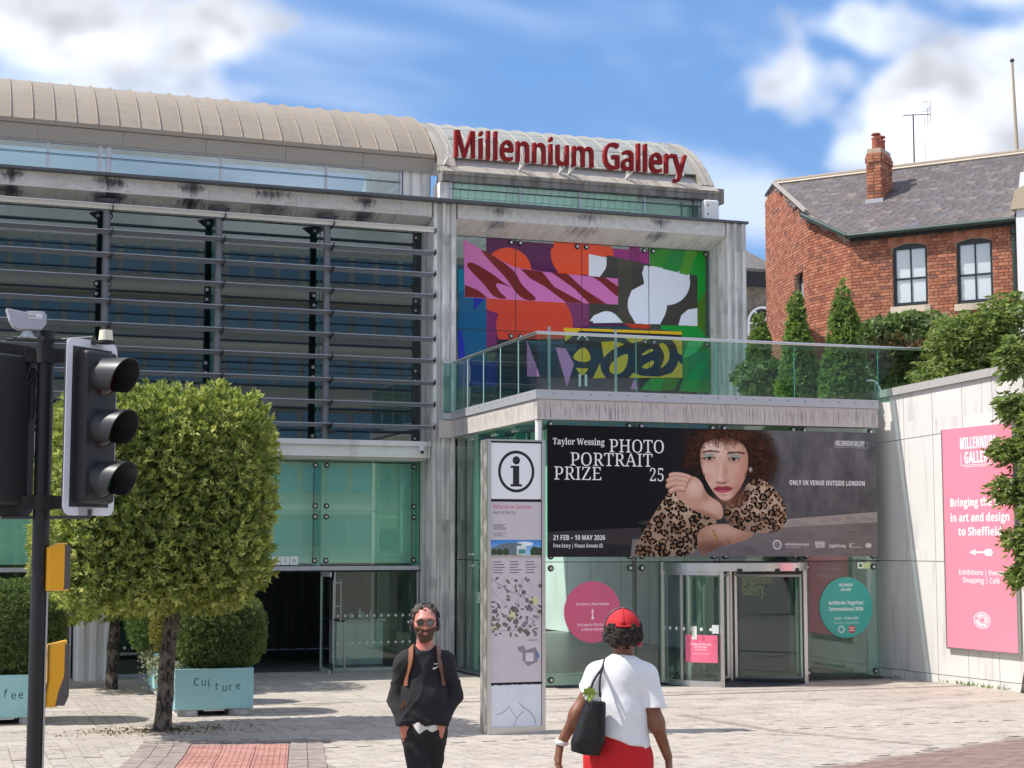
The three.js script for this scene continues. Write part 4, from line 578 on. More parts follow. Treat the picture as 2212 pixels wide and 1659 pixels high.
    const cloth = (q, lx, ly) => clipTo(q, () => {
      const xs = q.map(p => p[0]), ys = q.map(p => p[1]), x0 = Math.min(...xs), x1 = Math.max(...xs), y0 = Math.min(...ys), y1 = Math.max(...ys); const A = pt(x0, y0), B = pt(x1, y1); g.fillStyle = '#a88b72'; g.fillRect(A[0] - 40, A[1] - 40, B[0] - A[0] + 80, B[1] - A[1] + 80);
      soft('#d9c1a6', lx, ly, 170, 120, 0.9); soft('#6f5643', x0, y1, 170, 130, 0.8);
      for (let y = y0; y < y1 + 20; y += 40) for (let x = x0; x < x1 + 20; x += 46) { const cx = x + R(-16, 16) + ((y / 40 | 0) & 1) * 22, cy = y + R(-12, 12); soft('#7b5232', cx, cy, R(13, 20), R(11, 16), 0.9); const n = 4 + (rnd() * 3 | 0); for (let k = 0; k < n; k++) { const a = k / n * 6.28 + R(-0.3, 0.3), rr = R(13, 20); g.save(); const t = pt(cx + Math.cos(a) * rr, cy + Math.sin(a) * rr * 0.85); g.translate(...t); g.rotate(a + 1.57 + R(-0.4, 0.4)); g.fillStyle = '#17110f'; g.beginPath(); g.ellipse(0, 0, R(7, 13) * sc, R(4, 7.5) * sc, 0, 0, 7); g.fill(); g.restore(); } }
      for (let i = 0; i < 16; i++) soft(i & 1 ? '#0d0908' : '#e8d6c0', R(x0, x1), R(y0, y1), R(14, 30), R(40, 90), 0.16, R(-0.9, 0.9)); });
    cloth([[860, 560], [950, 590], [1010, 690], [1140, 740], [1010, 790], [1000, 940], [640, 950], [690, 830], [780, 680]], 900, 640);
    // forearm lying on the ledge
    clipTo([[1000, 780], [1140, 745], [1330, 795], [1260, 850], [1110, 880], [1015, 940], [1000, 870]], () => { const A = pt(980, 720); g.fillStyle = '#b98970'; g.fillRect(A[0], A[1], 420 * sc, 240 * sc); soft('#dcb39b', 1150, 790, 150, 50, 0.9); soft('#77503f', 1080, 890, 150, 50, 0.9); });
    cloth([[1290, 500], [1390, 530], [1470, 630], [1492, 740], [1440, 802], [1290, 808], [1150, 762], [1140, 650], [1230, 620]], 1330, 620);
    // neck, head
    soft('#8a5f4b', 1170, 620, 110, 70, 1); soft('#5d3a2c', 1230, 600, 70, 60, 0.8);
    const face = [[1016, 345], [1055, 305], [1140, 288], [1220, 302], [1270, 350], [1278, 430], [1258, 520], [1208, 600], [1152, 642], [1102, 604], [1050, 530], [1018, 440]];
    clipTo(face, () => {
      const A = pt(980, 250); g.fillStyle = '#d8ad97'; g.fillRect(A[0], A[1], 340 * sc, 420 * sc);
      soft('#f0d3c3', 1090, 350, 110, 80, 0.9); soft('#edc9b6', 1065, 490, 70, 80, 0.85); soft('#edcbb9', 1150, 600, 50, 34, 0.7); soft('#c08b74', 1270, 430, 60, 190, 0.95); soft('#b37a64', 1235, 590, 70, 90, 0.75); soft('#c58f79', 1015, 420, 26, 150, 0.7); soft('#d98f80', 1055, 500, 52, 34, 0.5); soft('#cf8673', 1228, 500, 44, 34, 0.5); soft('#a8725d', 1140, 640, 80, 22, 0.7); soft('#4a2b1e', 1170, 290, 150, 44, 0.75);
      for (const [x, y, s] of [[1066, 402, -1], [1197, 406, 1]]) { soft('#a9735f', x, y - 6, 48, 34, 0.7); soft('#86ada3', x + s * 4, y - 17, 40, 15, 0.7, s * 0.12); soft('#6f9c94', x + s * 26, y - 14, 20, 11, 0.6); clipTo([[x - 27, y + 2], [x - 8, y - 8], [x + 12, y - 8], [x + 28, y + 1], [x + 8, y + 9], [x - 10, y + 9]], () => { const B = pt(x - 40, y - 30); g.fillStyle = '#e9ded8'; g.fillRect(B[0], B[1], 80 * sc, 60 * sc); E('#4a3022', x, y - 1, 11, 11); E('#0c0807', x, y - 1, 5.5, 5.5); soft('#8a6a5c', x, y + 8, 26, 7, 0.6); E('#ffffff', x - 4, y - 5, 2.2, 2.2); soft('#3a241c', x, y - 13, 30, 8, 0.8); }); g.strokeStyle = '#20120d'; g.lineWidth = 4.5 * sc; g.lineCap = 'round'; let t0 = pt(x - 27, y + 2), t1 = pt(x, y - 14), t2 = pt(x + 29, y + 0); g.beginPath(); g.moveTo(...t0); g.quadraticCurveTo(...t1, ...t2); g.stroke(); g.globalAlpha = 0.5; g.lineWidth = 2 * sc; t1 = pt(x, y + 15); g.beginPath(); g.moveTo(...t0); g.quadraticCurveTo(...t1, ...t2); g.stroke(); g.globalAlpha = 1; strands(80, () => { const u = R(-1, 1); return [x + s * 4 + u * 46, y - 31 - (1 - u * u) * 7 + R(-4, 4), s * 0.15 - 0.2, R(14, 24), 0.03]; }, ['#3a2217', '#2b1811'], 1, 2.4, 0.7); }
      soft('#b98270', 1152, 480, 18, 66, 0.5, 0.06); soft('#f0d5c7', 1126, 470, 12, 60, 0.6, 0.05); soft('#efd0c0', 1124, 516, 20, 16, 0.8); soft('#9c604e', 1132, 535, 34, 9, 0.9); for (const x of [1112, 1150]) soft('#5a2e24', x, 532, 8, 5, 0.95); soft('#b67d68', 1166, 522, 12, 14, 0.6);
      clipTo([[1084, 566], [1112, 550], [1138, 556], [1162, 549], [1196, 562], [1170, 583], [1140, 590], [1108, 584]], () => { const B = pt(1070, 540); g.fillStyle = '#a8434f'; g.fillRect(B[0], B[1], 140 * sc, 60 * sc); soft('#c96d74', 1138, 580, 38, 10, 0.9); soft('#7a2836', 1140, 553, 60, 8, 0.8); }); g.strokeStyle = '#571722'; g.lineWidth = 2.6 * sc; { const t0 = pt(1086, 566), t1 = pt(1140, 572), t2 = pt(1194, 562); g.beginPath(); g.moveTo(...t0); g.quadraticCurveTo(...t1, ...t2); g.stroke(); } soft('#a66f5b', 1140, 600, 34, 8, 0.6);
    });
    strands(230, () => { const s = rnd(); return s < 0.34 ? [R(940, 1022), R(280, 500), R(1.2, 2.2), R(30, 70), R(-0.5, 0.5)] : s < 0.66 ? [R(1268, 1390), R(290, 540), R(0.9, 2.0), R(30, 75), R(-0.5, 0.5)] : [R(1010, 1290), R(232, 300), R(0.6, 2.6), R(30, 80), R(-0.35, 0.35)]; }, browns, 1.5, 4, 0.85);
    strands(150, () => [R(1030, 1280), R(236, 292), R(0.9, 2.4), R(40, 105), R(-0.25, 0.3)], ['#6a4129', '#7d5032', '#4a2b1c', '#2c1911'], 1.2, 3.4, 0.8);
    soft('#e6dfd4', 1288, 462, 13, 17, 1); soft('#8c857b', 1292, 468, 8, 10, 0.8);
    // wrist, hand and fingers under the chin
    clipTo([[880, 545], [960, 490], [1020, 515], [1050, 600], [1140, 645], [1142, 745], [1040, 712], [950, 665], [885, 605]], () => { const A = pt(850, 470); g.fillStyle = '#cfa089'; g.fillRect(A[0], A[1], 320 * sc, 300 * sc); soft('#ecccba', 985, 560, 70, 60, 0.9); soft('#e6c0ac', 1080, 660, 70, 50, 0.8); soft('#8f604c', 1080, 735, 130, 36, 0.9, 0.45); soft('#a77460', 1050, 590, 30, 50, 0.6); });
    for (const [x0, y0, x1, y1, x2, y2] of [[960, 505, 900, 480, 858, 492], [945, 522, 885, 502, 845, 520], [935, 545, 880, 528, 842, 548], [928, 566, 885, 556, 856, 578]]) for (const [c, w, o] of [['#9a6a56', 27, 3], ['#d3a48d', 23, 0], ['#ecccba', 9, -4]]) { const p0 = pt(x0, y0 + o), p1 = pt(x1, y1 + o), p2 = pt(x2, y2 + o); g.strokeStyle = c; g.globalAlpha = w === 9 ? 0.6 : 1; g.lineWidth = w * sc; g.lineCap = 'round'; g.lineJoin = 'round'; g.beginPath(); g.moveTo(...p0); g.quadraticCurveTo(...p1, ...p2); g.stroke(); g.globalAlpha = 1; }
    for (let i = 0; i < 7; i++) E(i & 1 ? '#c9a24a' : '#8a6a2e', 1088 + i * 4, 795 + i * 9, 5, 6, 0.6); for (let i = 0; i < 4; i++) E('#8a6a3a', 1165 + i * 4, 840 + i * 7, 4, 4);
    // lettering
    const SR = '$ serif', SB = 'bold $ sans-serif', SS = '$ sans-serif';
    T('Taylor Wessing', 220, 325, 43, 'bold $ serif', '#f2f2f2', 268);
    T('PHOTO', 523, 368, 88, SR, '#f4f4f4', 296); T('PORTRAIT', 312, 440, 88, SR, '#f4f4f4', 446); T('PRIZE', 224, 516, 88, SR, '#f4f4f4', 262); T('25', 741, 524, 88, SR, '#f4f4f4', 82);
    T('21 FEB – 10 MAY 2026', 222, 843, 33, SB, '#f2f2f2', 268); T('Free Entry | Please Donate £5', 222, 883, 25, SB, '#eaeaea', 256);
    T('ONLY UK VENUE OUTSIDE LONDON', 1497, 545, 34, SB, '#f0f0f0', 436);
    T('MILLENNIUM GALLERY', 1748, 334, 38, SB, '#e6e6ea', 168); { const a = pt(1742, 312), b = pt(1922, 346); g.strokeStyle = '#c8c8cf'; g.lineWidth = 2; g.strokeRect(a[0], a[1], b[0] - a[0], b[1] - a[1]); }
    { const c = pt(1432, 868); g.strokeStyle = '#d8d4d2'; g.lineWidth = 9 * sc; g.setLineDash([5, 4]); g.beginPath(); g.arc(c[0], c[1], 21 * sc, 0, 7); g.stroke(); g.setLineDash([]); g.lineWidth = 2; g.beginPath(); g.arc(c[0], c[1], 8 * sc, 0, 7); g.stroke(); }
    T('sheffieldmuseums.org.uk', 1474, 872, 17, SB, '#e6e2e0', 136); T('NATIONAL', 1636, 862, 15, SB, '#e6e2e0', 58); T('PORTRAIT', 1636, 873, 15, SB, '#e6e2e0', 58); T('GALLERY', 1640, 885, 15, SB, '#e6e2e0', 52); T('TaylorWessing', 1712, 882, 20, 'bold $ serif', '#e6e2e0', 96); for (const [x, w] of [[1474, 90], [1712, 40], [1822, 70], [1822, 30]]) { const a = pt(x, 884); g.fillStyle = '#cfcac8'; g.fillRect(a[0], a[1] - (w === 30 ? 26 : 4), w * sc, 3); }
    E('#d8d4d2', 1925, 872, 18, 12); T('9', 1822, 882, 22, SB, '#e6e2e0');
  });
  const q = new THREE.BoxGeometry(X1 - X0, Y1 - Y0, 0.004); q.translate((X0 + X1) / 2, (Y0 + Y1) / 2, z);
  const b = obj('exhibition_banner', printUV(q, v => [(v.x - X0) / (X1 - X0), (v.y - Y0) / (Y1 - Y0)]), phy({ map: tx, roughness: 0.8, specularIntensity: 0.35 }), null, { uv: false });
  tag(b, 'wide dark exhibition banner with a portrait photograph over the revolving door', 'banner');
}
// round stickers and notices on the glass
function sticker(name, label, cat, px, py, rpx, bg, lines, extra) {
  const c = onZ(px, py, zGl + 0.012), r = (onZ(px + rpx, py, zGl).x - onZ(px, py, zGl).x), tx = canvasTex(512, 512, g => { g.fillStyle = bg; g.fillRect(0, 0, 512, 512); g.textAlign = 'center'; for (const [s, y, f, w, col] of lines) { g.fillStyle = col || '#f6d9df'; g.font = f; w ? g.fillText(s, 256, y, w) : g.fillText(s, 256, y); } extra && extra(g); });
  const q = new THREE.CylinderGeometry(r, r, 0.003, 48); q.rotateX(Math.PI / 2); q.translate(c.x, c.y, c.z);
  return tag(obj(name, printUV(q, v => [(v.x - c.x + r) / 2 / r, (v.y - c.y + r) / 2 / r]), mat({ map: tx, roughness: 0.45 }), null, { uv: false }), label, cat);
}
sticker('round_sticker', 'round pink sticker on the entrance glass beside the revolving door', 'sticker', 1280, 1322, 61, '#d45f80', [['Free Entry | Please Donate', 200, 'bold 31px sans-serif', 300], ['This way for City Centre', 372, 'bold 31px sans-serif', 280], ['& Winter Garden', 410, 'bold 31px sans-serif', 200]], g => { g.fillStyle = '#fbe6ea'; g.fillRect(251, 250, 10, 70); g.beginPath(); g.moveTo(256, 228); g.lineTo(268, 256); g.lineTo(244, 256); g.fill(); g.fillRect(244, 296, 24, 18); });
sticker('round_sticker', 'round turquoise sticker on the entrance glass beside the white wall', 'sticker', 1828, 1312, 57, '#3fb3a4', [['MILLENNIUM', 78, 'bold 34px sans-serif', 130, '#eef8f6'], ['GALLERY', 118, 'bold 34px sans-serif', 100, '#eef8f6'], ['ArtWorks Together', 232, 'bold 42px sans-serif', 340, '#f4fbfa'], ['International 2026', 284, 'bold 42px sans-serif', 330, '#f4fbfa'], ['24 Jan – 31 May 2026', 356, 'bold 26px sans-serif', 230, '#e6f6f3'], ['Free entry | Please Donate', 392, '20px sans-serif', 240, '#d9f0ec']], g => { g.strokeStyle = '#fff'; g.lineWidth = 12; g.setLineDash([8, 5]); g.beginPath(); g.arc(205, 440, 26, 0, 7); g.stroke(); g.setLineDash([]); g.fillStyle = '#c23b4c'; g.beginPath(); g.arc(305, 440, 34, 0, 7); g.fill(); g.fillStyle = '#fff'; for (let i = 0; i < 3; i++) g.fillRect(282, 422 + i * 14, 46, 5); });
function notice(name, label, x0, y0, x1, y1, z, bg, draw, cat = 'notice') { const a = onZ(x0, y0, z), b = onZ(x1, y1, z), tx = canvasTex(256, 256, g => { g.fillStyle = bg; g.fillRect(0, 0, 256, 256); draw && draw(g); }); const q = bx(a.x, b.x, b.y, a.y, z, z + 0.002); return tag(obj(name, printUV(q, v => [(v.x - a.x) / (b.x - a.x), (v.y - b.y) / (a.y - b.y)]), mat({ map: tx, roughness: 0.5 }), null, { uv: false }), label, cat); }
notice('glass_notice', 'small green and yellow notice high on the glass by the white wall', 1852, 1215, 1880, 1228, zGl + 0.012, '#cfe3a0', g => { g.fillStyle = '#e8f2e2'; g.fillRect(0, 0, 120, 256); g.fillStyle = '#2b8a4a'; g.fillRect(30, 60, 60, 130); });
// ornament letters on the side glass
{ const z = [-31.3, -30.75], y0 = onX(1012, 1312, 9.9).y, y1 = onX(1012, 1276, 9.9).y; const tx = canvasTex(256, 256, g => { g.clearRect(0, 0, 256, 256); g.fillStyle = '#e9fff6'; g.font = 'bold 150px serif'; g.textAlign = 'center'; g.save(); g.translate(128, 170); g.scale(0.75, 1.5); g.fillText('I&V', 0, 0); g.restore(); g.font = '22px sans-serif'; }); const q = new THREE.PlaneGeometry(z[1] - z[0], y1 - y0); q.rotateY(-Math.PI / 2); q.translate(9.893, (y0 + y1) / 2, (z[0] + z[1]) / 2); const o = obj('glass_lettering', printUV(q, v => [(v.z - z[0]) / (z[1] - z[0]), (v.y - y0) / (y1 - y0)]), mat({ map: tx, transparent: true, side: THREE.DoubleSide }), null, { uv: false }); tag(o, 'white ornate letters on the side glass of the entrance box', 'lettering'); }

// ================================================================ REVOLVING DOOR
{
  const c = V3(13.62, -0.02, -27.55), r = 1.36, H = 2.02, t = thing('revolving_door', 'glazed revolving door with brushed steel frames under the banner', 'revolving door', c);
  const arc = (r0, r1, a0, a1, y0, y1, n = 20) => { const s = new THREE.Shape(); for (let i = 0; i <= n; i++) { const a = lerp(a0, a1, i / n) * DEG; s[i ? 'lineTo' : 'moveTo'](c.x + r1 * Math.sin(a), -(c.z + r1 * Math.cos(a))); } for (let i = n; i >= 0; i--) { const a = lerp(a0, a1, i / n) * DEG; s.lineTo(c.x + r0 * Math.sin(a), -(c.z + r0 * Math.cos(a))); } const g = new THREE.ExtrudeGeometry(s, { depth: y1 - y0, bevelEnabled: false }); g.rotateX(-Math.PI / 2); g.translate(0, y0, 0); return g; };   // angle 0 faces the square
  obj('canopy_ring', [arc(0.02, r + 0.05, -91, 91, H, H + 0.14, 40), ], M.steel, t);
  obj('floor_disc', [new THREE.CylinderGeometry(r, r, 0.012, 40).translate(c.x, 0.0, c.z)], M.darkMetal, t);
  for (const [a0, a1] of [[-90, -33], [52, 90]]) {
    obj('curved_glass', arc(r - 0.004, r, a0 + 2, a1 - 2, 0.09, H - 0.06, 16), M.glassClear, t);
    obj('curved_rail', [arc(r - 0.03, r + 0.03, a0, a1, 0, 0.1, 16), arc(r - 0.03, r + 0.03, a0, a1, H - 0.07, H, 16)], M.steel, t);
    for (const a of [a0, a1]) { const p = V3(c.x + r * Math.sin(a * DEG), 0, c.z + r * Math.cos(a * DEG)); obj('post', [bx(p.x - 0.035, p.x + 0.035, 0, H, p.z - 0.035, p.z + 0.035)], M.steel, t); }
  }
  { const a = -66, p = V3(c.x + r * Math.sin(a * DEG), 0, c.z + r * Math.cos(a * DEG)); obj('post', [bx(p.x - 0.022, p.x + 0.022, 0, H, p.z - 0.022, p.z + 0.022)], M.steelDull, t); }
  obj('centre_post', [cyl(V3(c.x, 0, c.z), V3(c.x, H, c.z), 0.05, 0.05, 14)], M.steel, t);
  for (const a of [58, 178, 298]) {
    const d = V3(Math.sin(a * DEG), 0, Math.cos(a * DEG)), q = s => c.clone().addScaledVector(d, s), P = (s, y) => { const v = q(s); v.y = y; return v; };
    const w = obj('wing', [bar(P(0.09, 0.03), P(0.09, H - 0.05), 0.05, 0.05), bar(P(r - 0.09, 0.03), P(r - 0.09, H - 0.05), 0.05, 0.05), bar(P(0.07, 0.07), P(r - 0.07, 0.07), 0.05, 0.09), bar(P(0.07, H - 0.08), P(r - 0.07, H - 0.08), 0.05, 0.07)], M.steel, t);
    obj('wing_glass', slab([P(0.11, 0.1), P(r - 0.11, 0.1), P(r - 0.11, H - 0.1), P(0.11, H - 0.1)], 0.003), M.glassClear, w);
  }
  // frame in the glass wall
  obj('side_frame', [bx(12.19, 12.25, 0, 2.17, zGl + 0.03, zGl - 0.06), bx(14.98, 15.04, 0, 2.17, zGl + 0.03, zGl - 0.06)], M.steel, t);
  for (const a of [-18, 8, 30]) { const p = V3(c.x + (r - 0.05) * Math.sin(a * DEG), H + 0.02, c.z + (r - 0.05) * Math.cos(a * DEG)); obj('sensor', [rbx(p.x - 0.11, p.x + 0.11, H - 0.03, H + 0.05, p.z, p.z + 0.1, 0.015)], M.black, t); }
  for (let a = -86; a < -34; a += 7.5) { const p = V3(c.x + (r + 0.004) * Math.sin(a * DEG), 1.0, c.z + (r + 0.004) * Math.cos(a * DEG)); obj('dot', [new THREE.CylinderGeometry(0.03, 0.03, 0.002, 12).rotateX(Math.PI / 2).rotateY(a * DEG).translate(p.x, p.y, p.z)], M.white, t); }
  // pink opening-times panel following the curve
  const tx = canvasTex(512, 320, (g, W, H2) => { g.fillStyle = '#ec6f8c'; g.fillRect(0, 0, W, H2); g.fillStyle = '#c94f6c'; for (let i = 0; i < 9; i++) { g.globalAlpha = 0.6; g.beginPath(); g.arc(R(20, 490), R(10, 90), R(12, 24), 0, 7); g.fill(); } g.globalAlpha = 1; g.fillStyle = '#fbdfe5'; g.textAlign = 'center'; g.font = 'bold 30px sans-serif'; g.fillText('Tuesday–Sat 10am–5pm', 256, 118, 330); g.fillText('Sun 11am–4pm', 256, 150, 200); g.font = '24px sans-serif'; g.fillText('Closed Mondays', 256, 178, 190); g.fillText('Free Entry | Please Donate', 256, 225, 260); });
  const a0 = -62, a1 = -36; const pg = arc(r + 0.006, r + 0.009, a0, a1, 0.42, 0.9, 12);
  const o = obj('opening_times_panel', printUV(pg, v => [(Math.atan2(v.x - c.x, v.z - c.z) / DEG - a0) / (a1 - a0), (v.y - 0.42) / 0.48]), mat({ map: tx, roughness: 0.5 }), null, { uv: false }); tag(o, 'pink opening times panel on the curved door glass', 'notice');
  const n1 = arc(r + 0.011, r + 0.013, -56, -52, 0.82, 1.05, 3); tag(obj('paper_notice', n1, mat({ color: lin(0.72, 0.74, 0.66) })), 'cream paper notice taped over the pink door panel', 'notice');
  const n2 = arc(r + 0.011, r + 0.013, -40, -35, 0.93, 1.08, 3); tag(obj('paper_notice', n2, mat({ color: lin(0.7, 0.75, 0.72) })), 'white paper notice at the edge of the curved door glass', 'notice');
}

// ================================================================ WHITE WALL WITH THE PINK SIGN
const w0 = gnd(1910, 1462), w1 = gnd(2212, 1496), wd = w1.clone().sub(w0).setY(0).normalize(), wn = V3(-wd.z, 0, wd.x).multiplyScalar(-1);
if (wn.x > 0) wn.negate();
const onW = (x, y, out = 0) => onV(x, y, w0.clone().addScaledVector(wn, out), wd.x, wd.z);
const wS = p => p.clone().sub(w0).setY(0).dot(wd);
{
  const t = thing('panelled_wall', 'white stone panelled wall running out from the entrance towards the street', 'wall', V3(w0.x, -0.05, w0.z));
  const T0 = onW(1897, 862), T1 = onW(2172, 808), sl = (T1.y - T0.y) / (wS(T1) - wS(T0)), top = s => T0.y + (s - wS(T0)) * sl, L = 7.5;
  const P = (s, y, o = 0) => { const p = w0.clone().addScaledVector(wd, s).addScaledVector(wn, o); p.y = y; return p; };
  obj('wall_core', slab([P(-0.25, -0.1, -0.02), P(L, -0.1, -0.02), P(L, top(L) - 0.02, -0.02), P(-0.25, top(-0.25) - 0.02, -0.02)], 0.35), M.darkMetal, t);
  const joints = [-0.25, ...[1965, 2028, 2094, 2161].map(x => wS(onW(x, 1462 + (x - 1912) * 0.11)))]; const pit = joints[4] - joints[3]; for (let s = joints[4] + pit; s < L; s += pit) joints.push(s); joints.push(L);
  const yA = onW(1900, 957).y, yB = onW(1990, 1212).y, yC = 0.14;
  const pm = [0, 1, 2].map(i => mat({ map: dataTex(256, (u, v) => { const s = fbm(u * 5, v * 5, i * 5, 5, 5), st = sst(0.52, 0.75, fbm(u * 26, v * 2, i + 6, 4, 0)) * sst(0.4, 0.65, fbm(u * 3, v * 2, i + 30, 3, 0)); return mix3(mix3([0.70, 0.685, 0.66], [0.63, 0.61, 0.585], s), [0.38, 0.365, 0.35], st * 0.4); }, { size: 2.4 }), roughness: 0.7 }));
  for (let i = 0; i < joints.length - 1; i++) {
    const a = joints[i] + 0.006, b = joints[i + 1] - 0.006; if (b - a < 0.05) continue;
    const rowsY = [[-0.08, -0.08, yC - 0.006, yC - 0.006], [yC + 0.006, yC + 0.006, yB - 0.006, yB - 0.006], [yB + 0.006, yB + 0.006, yA - 0.006 + (sl * a), yA - 0.006 + sl * b], [yA + 0.006 + sl * a, yA + 0.006 + sl * b, top(a), top(b)]];
    rowsY.forEach(([y0, y1, y2, y3], k) => { if (y2 - y0 < 0.02) return; obj('stone_panel', slab([P(a, y0), P(b, y1), P(b, y3), P(a, y2)].reverse(), -0.03), pm[(i + k) % 3], t); });
    obj('coping', slab([P(a - 0.004, top(a) + 0.004, 0.06), P(b + 0.004, top(b) + 0.004, 0.06), P(b + 0.004, top(b) + 0.15, 0.06), P(a - 0.004, top(a) + 0.15, 0.06)].reverse(), -0.42), mat({ color: lin(0.40, 0.385, 0.37), roughness: 0.7 }), t);
  }
  // pink sign
  const q = [onW(2052, 1398, 0.07), onW(2206, 1412, 0.07), onW(2178, 912, 0.07), onW(2030, 931, 0.07)]; const s0 = (wS(q[0]) + wS(q[3])) / 2, s1 = (wS(q[1]) + wS(q[2])) / 2, y0 = (q[0].y + q[1].y) / 2, y1 = (q[2].y + q[3].y) / 2;
  const tx = canvasTex(640, 2048, (g, W, H) => {
    g.fillStyle = '#f58ba0'; g.fillRect(0, 0, W, H); g.fillStyle = '#fffafa'; g.textAlign = 'center';
    const T = (s, y, f, w) => { g.font = f; g.fillText(s, W / 2 + 10, y * H, w); };
    T('MILLENNIUM', 0.098, 'bold 150px sans-serif', 330); T('GALLERY', 0.164, 'bold 150px sans-serif', 250);
    g.lineWidth = 4; g.strokeStyle = '#fff'; g.beginPath(); g.moveTo(175, 0.12 * H); g.lineTo(175, 0.172 * H); g.lineTo(490, 0.172 * H); g.lineTo(490, 0.12 * H); g.stroke(); g.beginPath(); g.moveTo(200, 0.179 * H); g.lineTo(465, 0.179 * H); g.stroke();
    T('Bringing the best', 0.358, 'bold 104px sans-serif', 545); T('in art and design', 0.427, 'bold 104px sans-serif', 545); T('to Sheffield', 0.490, 'bold 104px sans-serif', 400);
    const ay = 0.566 * H; g.fillRect(255, ay - 7, 190, 14); g.beginPath(); g.moveTo(230, ay); g.lineTo(290, ay - 30); g.lineTo(275, ay); g.lineTo(290, ay + 30); g.fill(); g.beginPath(); g.moveTo(380, ay - 30); g.lineTo(440, ay - 30); g.lineTo(420, ay); g.lineTo(440, ay + 30); g.lineTo(380, ay + 30); g.lineTo(362, ay); g.fill();
    T('Exhibitions | Events', 0.667, '64px sans-serif', 410); T('Shopping | Café', 0.703, '64px sans-serif', 340);
    const cx = 330, cy = 0.868 * H; g.lineWidth = 5; g.beginPath(); g.arc(cx, cy, 72, 0, 7); g.stroke(); g.save(); g.translate(cx, cy); g.font = 'bold 34px sans-serif'; 'SHEFFIELD MUSEUMS '.split('').forEach((c, i, a) => { g.save(); g.rotate(i / a.length * 2 * Math.PI - 0.95); g.fillText(c, 0, -36); g.restore(); }); g.restore(); g.beginPath(); g.arc(cx, cy, 26, 0, 7); g.stroke();
  });
  const sg = slab([P(s0, y0, 0.07), P(s1, y0, 0.07), P(s1, y1, 0.07), P(s0, y1, 0.07)].reverse(), -0.05);
  const si = thing('pink_wall_sign', 'tall pink sign with white lettering fixed to the white panelled wall', 'sign', V3(P(s0, 0).x, y0, P(s0, 0).z));
  obj('sign_panel', printUV(sg, v => { const s = v.clone().sub(w0).setY(0).dot(wd); return [(s - s0) / (s1 - s0), (v.y - y0) / (y1 - y0)]; }), mat({ map: tx, roughness: 0.5 }), si, { uv: false });
  obj('sign_edge', [slab([P(s0 - 0.03, y0 - 0.03, 0.075), P(s1 + 0.03, y0 - 0.03, 0.075), P(s1 + 0.03, y0 - 0.004, 0.075), P(s0 - 0.03, y0 - 0.004, 0.075)].reverse(), -0.06)], M.steelDull, si); obj('sign_edge', [slab([P(s0 - 0.03, y0, 0.075), P(s0 - 0.004, y0, 0.075), P(s0 - 0.004, y1, 0.075), P(s0 - 0.03, y1, 0.075)].reverse(), -0.06)], M.steelDull, si); obj('sign_edge', [slab([P(s1 + 0.004, y0, 0.075), P(s1 + 0.03, y0, 0.075), P(s1 + 0.03, y1, 0.075), P(s1 + 0.004, y1, 0.075)].reverse(), -0.06)], M.steelDull, si);
}
// upper terrace ground beyond the wall
struct('terrace', [bx(16.76, 44, 0, 5.04, -28.0, -75)], M.concrete);

